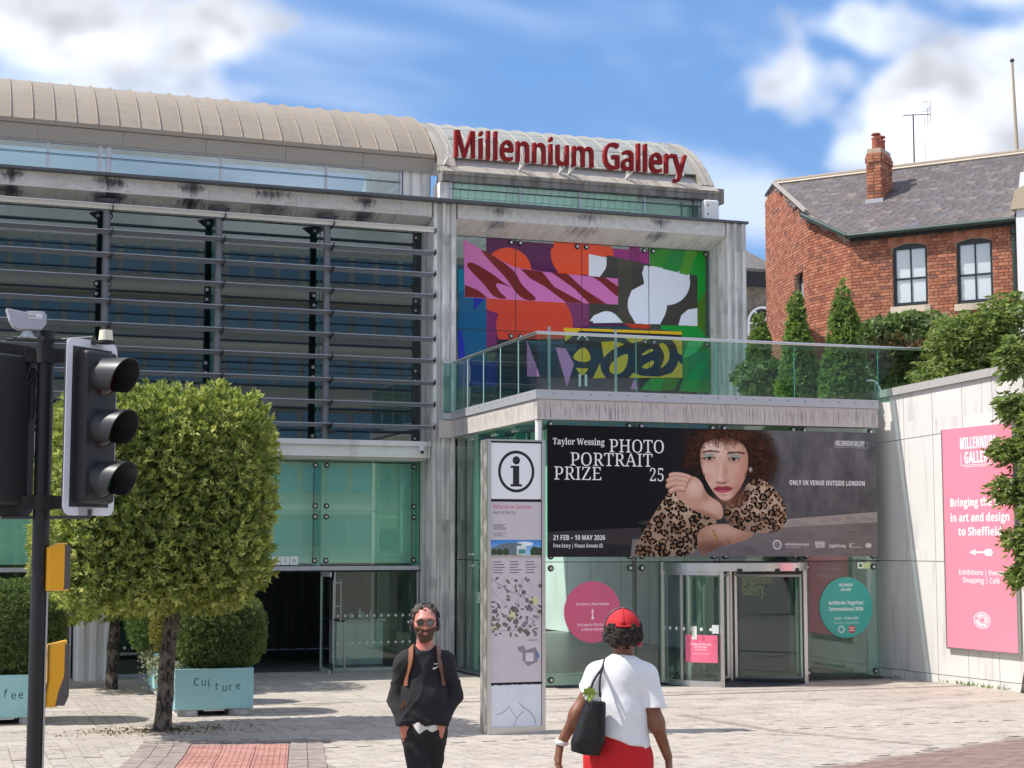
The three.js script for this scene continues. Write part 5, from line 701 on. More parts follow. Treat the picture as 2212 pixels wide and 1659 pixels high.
// ================================================================ BRICK HOUSE
{
  const ang = a => V3(Math.sin(a * DEG), 0, -Math.cos(a * DEG)), dF = ang(-39.4), dC = ang(-5.1), dG = ang(12.4);
  const A = at(1840, 600, 38), B = onV(1750, 600, A, dC.x, dC.z), C = onV(1657, 600, B, dG.x, dG.z), Rr = onV(2203, 600, A, dF.x, dF.z), yb = 5.06;
  const eave = (onV(1838, 509, A, dF.x, dF.z).y + onV(2195, 472, A, dF.x, dF.z).y) / 2;
  const Bt = onV(1746, 462, B, dC.x, dC.z), RL = onV(1676, 394, B, dG.x, dG.z), Ct = onV(1658, 424, B, dG.x, dG.z), RRt = onV(2160, 343, RL, dF.x, dF.z); RRt.y = RL.y = (RL.y + RRt.y) / 2;
  const h = thing('brick_house', 'red brick house with slate roof and chimney behind the terrace planting', 'house', V3(A.x, yb, A.z));
  const bt = [[0.491, 0.184, 0.102], [0.458, 0.164, 0.090], [0.532, 0.221, 0.131], [0.385, 0.135, 0.082], [0.491, 0.205, 0.119], [0.270, 0.114, 0.082]];
  const bm = bt.map((c, i) => mat({ map: speck(128, 8, c, c.map(k => k * 0.66), 2, { size: 0.5 }), bumpMap: grain, bumpScale: 0.003, roughness: 0.9 }));
  const mortar = mat({ map: speck(128, 8, [0.52, 0.40, 0.30], [0.41, 0.315, 0.235], 2, { size: 0.6 }), roughness: 0.95 });
  const laid = [], brickG = [0.212, 0.104].map(w => muv(new THREE.BoxGeometry(w, 0.064, 0.05)));
  function wall(p0, p1, top, holes, core) {                // bricks between p0 and p1 under the line top(s); holes [s0, s1, y0, y1, rise]
    const L = Math.hypot(p1.x - p0.x, p1.z - p0.z), d = p1.clone().sub(p0).setY(0).normalize(); let n = V3(-d.z, 0, d.x); if (n.dot(V3(-p0.x, 0, -p0.z)) < 0) n.negate();
    const q = new THREE.Quaternion().setFromRotationMatrix(new THREE.Matrix4().makeBasis(d, V3(0, 1, 0), d.clone().cross(V3(0, 1, 0)))), P = (s, y, o = 0) => { const v = p0.clone().addScaledVector(d, s).addScaledVector(n, o); v.y = y; return v; };
    const sh = new THREE.Shape(core.map(([s, y]) => new THREE.Vector2(s, y))); for (const [a, b, c, e, r] of holes) { const k = new THREE.Path(); k.moveTo(a, c); k.lineTo(b, c); k.lineTo(b, e); k.quadraticCurveTo((a + b) / 2, e + 2 * r, a, e); k.lineTo(a, c); sh.holes.push(k); }
    const g = new THREE.ExtrudeGeometry(sh, { depth: 0.22, bevelEnabled: false }); const side = d.clone().cross(V3(0, 1, 0)); g.translate(0, 0, side.dot(n) > 0 ? -0.22 : 0); g.applyMatrix4(new THREE.Matrix4().makeBasis(d, V3(0, 1, 0), side).setPosition(p0.x, 0, p0.z)); obj('wall', g, mortar, h);
    let r = 0; for (let y = 6.2; y < 14; y += 0.076, r++) { const hd = r % 4 === 3, st = hd ? 0.1125 : 0.225; for (let sc = (r & 1 ? -st / 2 : 0) + st / 2; sc < L + st / 2; sc += st) {
      let a0 = Math.max(sc - (hd ? 0.052 : 0.106), -0.012), a1 = Math.min(sc + (hd ? 0.052 : 0.106), L + 0.012); for (const [a, b, c, e, rr] of holes) if (y > c - 0.03 && y < e + rr + (rr < 0.1 ? 0.27 : -0.06)) { const ex = y > e && rr < 0.1 ? 0.07 : 0; if (a1 > a - ex && a0 < b + ex) { if (a0 < a - ex) a1 = a - ex - 0.004; else if (a1 > b + ex) a0 = b + ex + 0.004; else a1 = a0; } } const s = (a0 + a1) / 2, w = (a1 - a0) / 2; if (w < 0.02 || y + 0.04 > Math.min(top(s - w), top(s + w))) continue;
      const dk = rnd(); laid.push({ p: P(s, y, 0.006 + R(-0.003, 0.003)), q, k: hd ? 1 : 0, w: w / (hd ? 0.052 : 0.106), m: dk < 0.10 ? 5 : dk < 0.25 ? 3 : Math.floor(rnd() * 5) }); } }
    return { P, L, d, n, q };
  }
  const yAt = (x, y, p, d) => onV(x, y, p, d.x, d.z);
  const sF = p => p.clone().sub(A).setY(0).length();
  const win = [[1929, 2004, 528, 660], [2067, 2145, 517, 654]].map(([a, b, c, d]) => { const p = yAt(a, (c + d) / 2, A, dF), q = yAt(b, (c + d) / 2, A, dF), m = (a + b) / 2; return [sF(p), sF(q), yAt(m, d, A, dF).y, yAt(m, c + 6, A, dF).y, 0.09]; });
  const LF = sF(Rr), F1 = wall(A, Rr, s => eave - 0.05, win, [[0, yb], [LF, yb], [LF, eave], [0, eave]]);
  const LC = A.clone().sub(B).setY(0).length(); wall(B, A, s => lerp(Bt.y, eave, s / LC) - 0.1, [], [[0, yb], [LC, yb], [LC, eave], [0, Bt.y - 0.04]]);
  const LG = B.clone().sub(C).setY(0).length(), sRL = RL.clone().sub(C).setY(0).length(), sw = p => onV(p, 640, B, dG.x, dG.z).sub(C).setY(0).length();
  const gTop = s => s < sRL ? lerp(Ct.y, RL.y, s / sRL) : lerp(RL.y, Bt.y, (s - sRL) / (LG - sRL));
  const gw = [sw(1719), sw(1738), onV(1728, 700, B, dG.x, dG.z).y, onV(1728, 596, B, dG.x, dG.z).y, 0.16];
  const F3 = wall(C, B, s => gTop(s) - 0.06, [gw], [[0, yb], [LG, yb], [LG, Bt.y - 0.04], [sRL, RL.y - 0.05], [0, Ct.y]]);
  // bricks: the front wall's nearest as parts, the rest joined
  laid.sort((a, b) => a.p.distanceTo(EYEP) * (a.k ? 1.3 : 1) - b.p.distanceTo(EYEP) * (b.k ? 1.3 : 1)); const rest = bm.map(() => []);
  laid.forEach((b, i) => { if (i < 300) copyOf('brick', brickG[b.k], bm[b.m], h, b.p, b.q, V3(b.w, 1, 1)); else { const g = brickG[b.k].clone(); g.scale(b.w, 1, 1); g.applyQuaternion(b.q); g.translate(b.p.x, b.p.y, b.p.z); rest[b.m].push(g); } });
  { const hb = BASE.get(h), gs = [], ms = []; rest.forEach((a, i) => { if (a.length) { gs.push(muv(join(a))); ms.push(bm[i]); } }); const g = mergeGeometries(gs, true); g.translate(-hb.x, -hb.y, -hb.z); const m = finish(new THREE.Mesh(g, ms)); m.name = 'brickwork'; m.userData.kind = 'stuff'; h.add(m); }
  // windows
  const dark = mat({ color: lin(0.022, 0.026, 0.028), roughness: 0.45 }), pane = phy({ color: lin(0.55, 0.62, 0.66), roughness: 0.04, clearcoat: 1, clearcoatRoughness: 0.02, ior: 2.0 });
  const B3 = (F1, s0, s1, y0, y1, o0, o1) => slab([F1.P(s0, y0, o1), F1.P(s1, y0, o1), F1.P(s1, y1, o1), F1.P(s0, y1, o1)].reverse(), -(o1 - o0));
  for (const [a, b, c, e, r] of win) {
    const w = obj('window', [B3(F1, a, a + 0.06, c, e + 0.05, -0.12, -0.03), B3(F1, b - 0.06, b, c, e + 0.05, -0.12, -0.03), B3(F1, a, b, c, c + 0.08, -0.12, -0.025), B3(F1, a, b, e - 0.03, e + r + 0.02, -0.12, -0.035)], dark, h), m = (a + b) / 2, mid = lerp(c, e, 0.47);
    obj('sash_bar', [B3(F1, m - 0.014, m + 0.014, c + 0.08, e - 0.03, -0.1, -0.05)], dark, w); obj('meeting_rail', [B3(F1, a + 0.06, b - 0.06, mid - 0.02, mid + 0.02, -0.1, -0.045)], dark, w);
    for (const [s0, s1] of [[a + 0.06, m - 0.014], [m + 0.014, b - 0.06]]) for (const [y0, y1] of [[c + 0.08, mid - 0.02], [mid + 0.02, e - 0.03]]) obj('pane', [B3(F1, s0, s1, y0, y1, -0.09, -0.08)], pane, w);
    obj('sill', [B3(F1, a - 0.06, b + 0.06, c - 0.16, c - 0.01, -0.1, 0.06)], mat({ map: M.concrete.map, color: lin(0.85, 0.74, 0.6), roughness: 0.9 }), w);
    const n = 15; for (let i = 0; i < n; i++) { const s = lerp(a - 0.08, b + 0.08, (i + 0.5) / n), u = (s - (a + b) / 2) / ((b - a) / 2), y = e + r * (1 - u * u * 0.9) + 0.14; const g = muv(new THREE.BoxGeometry(0.064, 0.24, 0.05)); g.rotateZ(-u * 0.14); g.applyQuaternion(F1.q); const p = F1.P(s, y, 0.012); g.translate(p.x, p.y, p.z); obj('arch_brick', g, bm[(i * 2) % 5], w); }
  }
  { const [a, b, c, e] = gw, w = obj('window', [B3(F3, a, a + 0.08, c, e + 0.1, -0.16, -0.1), B3(F3, b - 0.08, b, c, e + 0.1, -0.16, -0.1), B3(F3, a, b, e + 0.02, e + 0.16, -0.16, -0.1)], dark, h); obj('pane', [B3(F3, a + 0.08, b - 0.08, c, e + 0.03, -0.14, -0.13)], pane, w); }
  // roof slates
  const ov = F1.n.clone().multiplyScalar(0.16), Ae = A.clone().add(ov); Ae.y = eave; const Re = Rr.clone().add(ov); Re.y = eave;
  const u = F1.d.clone(), up0 = RRt.clone().sub(Ae), vv = up0.clone().addScaledVector(u, -up0.dot(u)).normalize(), nn = u.clone().cross(vv); if (nn.y < 0) nn.negate();
  const to = p => { const d = p.clone().sub(Ae); return [d.dot(u), d.dot(vv)]; }, pl = [Ae, Re, RRt, RL, Bt.clone().add(V3(-0.1, 0, 0.05))].map(to); pl[2] = [pl[1][0] + 0.3, pl[2][1]];
  const inP = (x, y) => { let c = false; for (let i = 0, j = pl.length - 1; i < pl.length; j = i++) if ((pl[i][1] > y) !== (pl[j][1] > y) && x < (pl[j][0] - pl[i][0]) * (y - pl[i][1]) / (pl[j][1] - pl[i][1]) + pl[i][0]) c = !c; return c; };
  const un = (a, b, o = 0) => Ae.clone().addScaledVector(u, a).addScaledVector(vv, b).addScaledVector(nn, o);
  obj('roof_boards', slab(pl.map(([a, b]) => un(a, b, -0.02)), 0.06), M.inDark, h);
  const st = [[0.118, 0.096, 0.092], [0.10, 0.083, 0.082], [0.136, 0.112, 0.106], [0.11, 0.092, 0.096], [0.175, 0.15, 0.138], [0.12, 0.12, 0.14]], sm = st.map((c, i) => mat({ map: speck(128, 6, c, c.map(k => k * 0.62), 2.2, { size: 0.5 }), roughness: 0.62 }));
  const sg = [0.235, 0.205, 0.26].map(w => { const g = muv(new THREE.BoxGeometry(w, 0.34, 0.009)); return g; }), slates = [], vmax = Math.max(...pl.map(p => p[1])), bq = new THREE.Quaternion().setFromRotationMatrix(new THREE.Matrix4().makeBasis(u, vv, u.clone().cross(vv)));
  const tiltS = new THREE.Quaternion().setFromAxisAngle(V3(1, 0, 0), u.clone().cross(vv).dot(nn) > 0 ? 0.06 : -0.06);
  let row = 0; for (let b = 0.08; b < vmax; b += 0.148, row++) for (let a = -4 + (row & 1) * 0.12 + R(0, 0.05); a < pl[1][0] + 0.4;) { const k = Math.floor(rnd() * 3), w = [0.235, 0.205, 0.26][k]; a += w + 0.004; if (!inP(a - w / 2, b)) continue; const dk = rnd(); slates.push({ p: un(a - w / 2, b, 0.022 + R(-0.001, 0.002)), k, m: dk < 0.05 ? 5 : dk < 0.14 ? 4 : Math.floor(rnd() * 4), q: bq.clone().multiply(tiltS).multiply(new THREE.Quaternion().setFromAxisAngle(V3(0, 0, 1), R(-0.008, 0.008))) }); }
  slates.sort((a, b) => a.p.distanceTo(EYEP) - b.p.distanceTo(EYEP)); const rs = sm.map(() => []);
  slates.forEach((s, i) => { if (i < 300) copyOf('slate', sg[s.k], sm[s.m], h, s.p, s.q); else { const g = sg[s.k].clone(); g.applyQuaternion(s.q); g.translate(s.p.x, s.p.y, s.p.z); rs[s.m].push(g); } });
  { const hb = BASE.get(h), gs = [], ms = []; rs.forEach((a, i) => { if (a.length) { gs.push(muv(join(a))); ms.push(sm[i]); } }); const g = mergeGeometries(gs, true); g.translate(-hb.x, -hb.y, -hb.z); const m = finish(new THREE.Mesh(g, ms)); m.name = 'upper_slates'; m.userData.kind = 'stuff'; h.add(m); }
  const rEnd = un(pl[2][0], pl[2][1]);
  for (let i = 0, n = 17; i < n; i++) { const a = RL.clone().lerp(rEnd, i / n), b = RL.clone().lerp(rEnd, (i + 0.985) / n); a.y += 0.045; b.y += 0.045; obj('ridge_tile', [cyl(a, b, 0.085, 0.075, 10)], mat({ color: lin(0.33, 0.27, 0.22), roughness: 0.85 }), h); }
  obj('ridge_mortar', [bar(RL.clone().addScaledVector(nn, 0.05).addScaledVector(vv, -0.1), rEnd.clone().addScaledVector(nn, 0.05).addScaledVector(vv, -0.1), 0.06, 0.05)], mat({ color: lin(0.56, 0.48, 0.38), roughness: 0.95 }), h);
  obj('verge', [bar(Bt.clone().add(V3(-0.06, 0.06, 0)), RL.clone().add(V3(-0.06, 0.05, 0)), 0.1, 0.07)], mat({ color: lin(0.36, 0.33, 0.29), roughness: 0.9 }), h);
  obj('back_verge', [bar(RL.clone().add(V3(-0.05, 0.03, 0)), Ct.clone().add(V3(-0.05, 0.02, 0)), 0.06, 0.07)], M.darkMetal, h);
  obj('back_slope', slab([RL.clone(), rEnd.clone(), rEnd.clone().add(V3(2.2, -2, -2.7)), Ct.clone()].reverse(), 0.05), sm[0], h);
  const green = mat({ color: lin(0.022, 0.048, 0.038), roughness: 0.45 });
  const go = p => p.clone().addScaledVector(F1.n, 0.06).add(V3(0, -0.05, 0)); obj('gutter', [cyl(go(Ae), go(Re), 0.06, 0.06, 10)], green, h); obj('gutter', [cyl(go(Ae), go(Bt).add(V3(-0.16, 0, 0)), 0.06, 0.06, 10)], green, h);
  obj('eave_board', [bar(Ae.clone().addScaledVector(F1.n, -0.12).add(V3(0, -0.08, 0)), Re.clone().addScaledVector(F1.n, -0.12).add(V3(0, -0.08, 0)), 0.1, 0.12)], M.blackMatt, h);
  for (let i = 0; i < 8; i++) { const p = Ae.clone().lerp(Re, (i + 0.5) / 8).add(V3(0, -0.13, 0)); obj('gutter_bracket', [bx(p.x - 0.015, p.x + 0.015, p.y - 0.05, p.y + 0.06, p.z - 0.08, p.z + 0.03)], green, h); }
  { const p = onV(2193, 560, A, dF.x, dF.z).addScaledVector(F1.n, 0.08); obj('downpipe', [cyl(V3(p.x, yb, p.z), V3(p.x, eave - 0.12, p.z), 0.045, 0.045, 10), cyl(V3(p.x, eave - 0.35, p.z), V3(p.x, eave - 0.25, p.z), 0.075, 0.075, 10)], green, h); }
  // chimney
  { const hit = (x, y) => { const d = ray(x, y), t = (Ae.clone().sub(EYEP)).dot(nn) / d.dot(nn); return d.multiplyScalar(t).add(EYEP); };
    const f0 = hit(1874, 441), f1 = hit(1905, 438), w = 0.36, n = F1.n, d = F1.d, c = f0.clone().lerp(f1, 0.5).addScaledVector(n, -0.2); const W = f0.distanceTo(f1), dep = 0.75; c.addScaledVector(n, -dep / 2 + 0.2);
    const yt = onV(1890, 333, c, d.x, d.z).y, y0 = c.y - 0.15;
    const ch = obj('chimney', (() => { const g = new THREE.BoxGeometry(W - 0.02, yt - y0, dep - 0.02); g.applyQuaternion(F1.q); g.translate(c.x, (yt + y0) / 2, c.z); return g; })(), mortar, h);
    const G = (s, y, o, ww, hh, dd) => { const g = muv(new THREE.BoxGeometry(ww, hh, dd)); g.applyQuaternion(F1.q); const p = c.clone().addScaledVector(d, s).addScaledVector(n, o); g.translate(p.x, y, p.z); return g; };
    let r = 0; for (let y = y0 + 0.1; y < yt - 0.03; y += 0.078, r++) { const cap = y > yt - 0.28 && y < yt - 0.1 ? 0.03 : 0; for (const sgn of [-1, 1]) { for (let i = 0; i < 2; i++) { const s = -W / 2 + (r & 1 ? (i ? 0.72 : 0.22) : (i ? 0.78 : 0.28)) * W; obj('chimney_brick', G(s, y, sgn * (dep / 2 + cap), W * 0.44, 0.064, 0.03), bm[Math.floor(rnd() * 6)], ch); } }
      for (const sgn of [-1, 1]) for (let i = 0; i < 3; i++) obj('chimney_brick', G(sgn * (W / 2 + cap), y, -dep / 2 + (i + 0.5) * dep / 3, 0.03, 0.064, dep / 3 - 0.012), bm[Math.floor(rnd() * 6)], ch); }
    obj('flaunching', [G(0, yt + 0.02, 0, W * 0.95, 0.07, dep * 0.95)], mortar, ch); obj('lead_flashing', [G(0, y0 + 0.16, dep / 2 + 0.03, W + 0.08, 0.2, 0.02)], mat({ color: lin(0.42, 0.43, 0.46), roughness: 0.5 }), ch);
    for (const o of [0.18, -0.16]) { const p = c.clone().addScaledVector(n, o); p.y = yt; obj('chimney_pot', [new THREE.LatheGeometry([[0, 0], [0.115, 0], [0.105, 0.05], [0.10, 0.27], [0.115, 0.29], [0.115, 0.32], [0.06, 0.34], [0.06, 0.37], [0.12, 0.385], [0.10, 0.43], [0, 0.44]].map(q => new THREE.Vector2(...q)), 16).translate(p.x, p.y + 0.03, p.z)], mat({ color: lin(0.36, 0.10, 0.06), roughness: 0.8 }), ch); } }
  // television aerial on the ridge, mast behind
  { const p = onV(1975, 352, RL, dF.x, dF.z), y1 = onV(1975, 248, RL, dF.x, dF.z).y, t = thing('tv_aerial', 'television aerial on a thin mast over the slate ridge', 'aerial', V3(p.x, p.y - 0.1, p.z)), g = mat({ color: lin(0.12, 0.12, 0.125), roughness: 0.5, metalness: 0.5 }); const dd = V3(1, 0.12, 0).normalize(), c = V3(p.x, y1, p.z), P = (s, y = 0, z = 0) => c.clone().addScaledVector(dd, s).add(V3(0, y, z));
    obj('mast', [cyl(V3(p.x, p.y - 0.1, p.z), V3(p.x, y1 + 0.02, p.z), 0.022, 0.018, 8)], g, t); obj('boom', [cyl(P(-0.28), P(0.5), 0.012, 0.012, 6)], g, t);
    for (let i = 0; i < 8; i++) obj('director', [bar(P(-0.26 + i * 0.075, -0.03, 0.06), P(-0.26 + i * 0.075, 0.03, -0.06), 0.01, 0.01)], g, t);
    const wires = []; for (let i = 0; i < 7; i++) wires.push(cyl(P(0.2 + i * 0.035, 0.06, 0.02 + i * 0.012), P(0.2 + i * 0.035, 0.3, 0.12 + i * 0.01), 0.004, 0.004, 4)); for (const y of [0.06, 0.3]) wires.push(cyl(P(0.2, y, y * 0.4), P(0.41, y, y * 0.4 + 0.07), 0.004, 0.004, 4)); obj('reflector', wires, g, t); const w2 = []; for (let i = 0; i < 6; i++) w2.push(cyl(P(0.44, -0.22 + i * 0.08, 0.1), P(0.48, -0.26 + i * 0.08, -0.1), 0.005, 0.005, 4)); w2.push(cyl(P(0.44, -0.26, 0.1), P(0.44, 0.26, 0.1), 0.006, 0.006, 4), cyl(P(0.48, -0.28, -0.1), P(0.48, 0.2, -0.1), 0.006, 0.006, 4)); obj('reflector', w2, g, t);
    obj('cable', [cyl(P(0.33, -0.05), V3(P(0.33).x, p.y + 0.1, P(0.33).z), 0.006, 0.006, 5)], g, t); }
  { const p = onV(2198, 318, RL, dF.x, dF.z), y1 = onV(2186, 136, RL, dF.x, dF.z).y, t = thing('flagpole', 'tall pale bare pole rising behind the slate roof', 'pole', V3(p.x, p.y - 0.6, p.z - 1)), z = p.z; obj('shaft', [cyl(V3(p.x, p.y - 0.6, z), V3(p.x - 0.08, y1, z), 0.05, 0.032, 10)], mat({ color: lin(0.46, 0.38, 0.28), roughness: 0.6 }), t); obj('finial', [new THREE.SphereGeometry(0.055, 10, 8).translate(p.x - 0.08, y1 + 0.04, z)], M.darkMetal, t); }
  // white rendered neighbour at the right
  { const q = onV(2203, 450, A, dF.x, dF.z).addScaledVector(F1.n, 0.35), t = thing('white_gable_house', 'white rendered gable with stone kneeler beside the brick house', 'house', V3(q.x, yb, q.z)), P = (s, y, o = 0) => { const v = q.clone().addScaledVector(F1.d, s).addScaledVector(F1.n, o); v.y = y; return v; }; const Y = (x, y) => onV(x, y, q, F1.d.x, F1.d.z).y;
    obj('wall', slab([P(0, yb), P(3, yb), P(3, Y(2208, 340)), P(0.12, Y(2208, 372)), P(0, Y(2206, 470))].reverse(), -2.2), mat({ color: lin(0.78, 0.79, 0.80), roughness: 0.8 }), t);
    obj('kneeler', slab([P(-0.1, Y(2200, 452)), P(0.3, Y(2200, 452), 0), P(0.3, Y(2200, 400)), P(0.02, Y(2200, 410))].map(p => p.addScaledVector(F1.n, 0.08)).reverse(), -0.4), mat({ map: M.concrete.map, color: lin(0.62, 0.52, 0.4), roughness: 0.9 }), t);
    obj('roof', slab([P(-0.75, Y(2150, 350), -2.2), P(2, Y(2205, 318), -2.2), P(2, Y(2205, 300), -3), P(-0.2, Y(2190, 330), -2.6)].reverse(), -0.1), sm[1], t); }
}
// stone house in the gap
{
  const D = 52, c = at(1640, 640, D), y = p => at(1640, p, D).y, x0 = at(1560, 640, D).x, x1 = at(1690, 640, D).x, t = thing('stone_house', 'dark stone house with an arched white window in the gap beside the brick house', 'house', V3(c.x, 5.05, c.z));
  obj('wall', [bx(x0, x1, 5.05, y(600), c.z, c.z - 4)], mat({ map: speck(256, 20, [0.24, 0.20, 0.15], [0.13, 0.11, 0.085], 2, { size: 2 }), roughness: 0.95 }), t);
  obj('eave_band', [bx(x0, x1 + 0.1, y(620), y(582), c.z + 0.25, c.z + 0.02)], M.blackMatt, t);
  obj('roof', slab([V3(x0, y(583), c.z + 0.3), V3(x1, y(583), c.z + 0.3), V3(x1, y(500), c.z - 2.6), V3(at(1630, 500, D).x, y(508), c.z - 2.6), V3(x0, y(545), c.z - 1.2)], 0.1), mat({ map: speck(256, 26, [0.17, 0.15, 0.135], [0.10, 0.09, 0.085], 3, { size: 2 }), roughness: 0.75 }), t);
  obj('verge', [bar(V3(x0, y(545), c.z - 1.15), V3(at(1634, 500, D).x, y(508), c.z - 2.5), 0.25, 0.12)], mat({ color: lin(0.2, 0.16, 0.12) }), t);
  const wc = at(1645, 700, D), r = 0.55; const s = new THREE.Shape(); s.absarc(0, 0, r, 0, Math.PI); s.lineTo(-r, -0.4); s.lineTo(r, -0.4); const hole = new THREE.Path(); hole.absarc(0, 0, r - 0.07, 0, Math.PI); hole.lineTo(-r + 0.07, -0.4); hole.lineTo(r - 0.07, -0.4); s.holes.push(hole);
  const w = obj('arched_window', [new THREE.ExtrudeGeometry(s, { depth: 0.06, bevelEnabled: false }).translate(wc.x, wc.y, c.z + 0.01), bar(V3(wc.x, wc.y, c.z + 0.03), V3(wc.x - 0.3, wc.y + 0.42, c.z + 0.03), 0.05, 0.04), bar(V3(wc.x, wc.y, c.z + 0.03), V3(wc.x + 0.3, wc.y + 0.42, c.z + 0.03), 0.05, 0.04), bx(wc.x - r, wc.x + r, wc.y - 0.03, wc.y + 0.03, c.z + 0.01, c.z + 0.05)], M.white, t); obj('window_glass', [new THREE.CircleGeometry(r - 0.05, 20, 0, Math.PI).translate(wc.x, wc.y, c.z + 0.008)], M.black, w);
}
// steel handrails on the terrace steps
[[1872, 818, 1890, 862], [1990, 795, 2008, 835]].forEach(([xa, ya, xb, yb2], i) => { const a = at(xa, yb2, 32), b = at(xb, yb2, 32.3), y1 = at(xa, ya + 4, 32).y, t = thing('step_handrail', i ? 'steel handrail at the top of the terrace steps above the white wall' : 'steel handrail beside the terrace corner where wall and balustrade meet', 'handrail', V3(a.x, 5.04, a.z)); obj('post', [cyl(V3(a.x, 5.04, a.z), V3(a.x, y1, a.z), 0.022)], M.steel, t); obj('post', [cyl(V3(b.x, 5.04, b.z), V3(b.x, y1 + 0.02, b.z), 0.022)], M.steel, t); obj('rail', [tube([V3(a.x - 0.12, y1 - 0.02, a.z), V3(a.x, y1, a.z), V3(b.x, y1 + 0.02, b.z), V3(b.x + 0.5, y1 - 0.22, b.z - 0.5)], 0.022)], M.steel, t); });

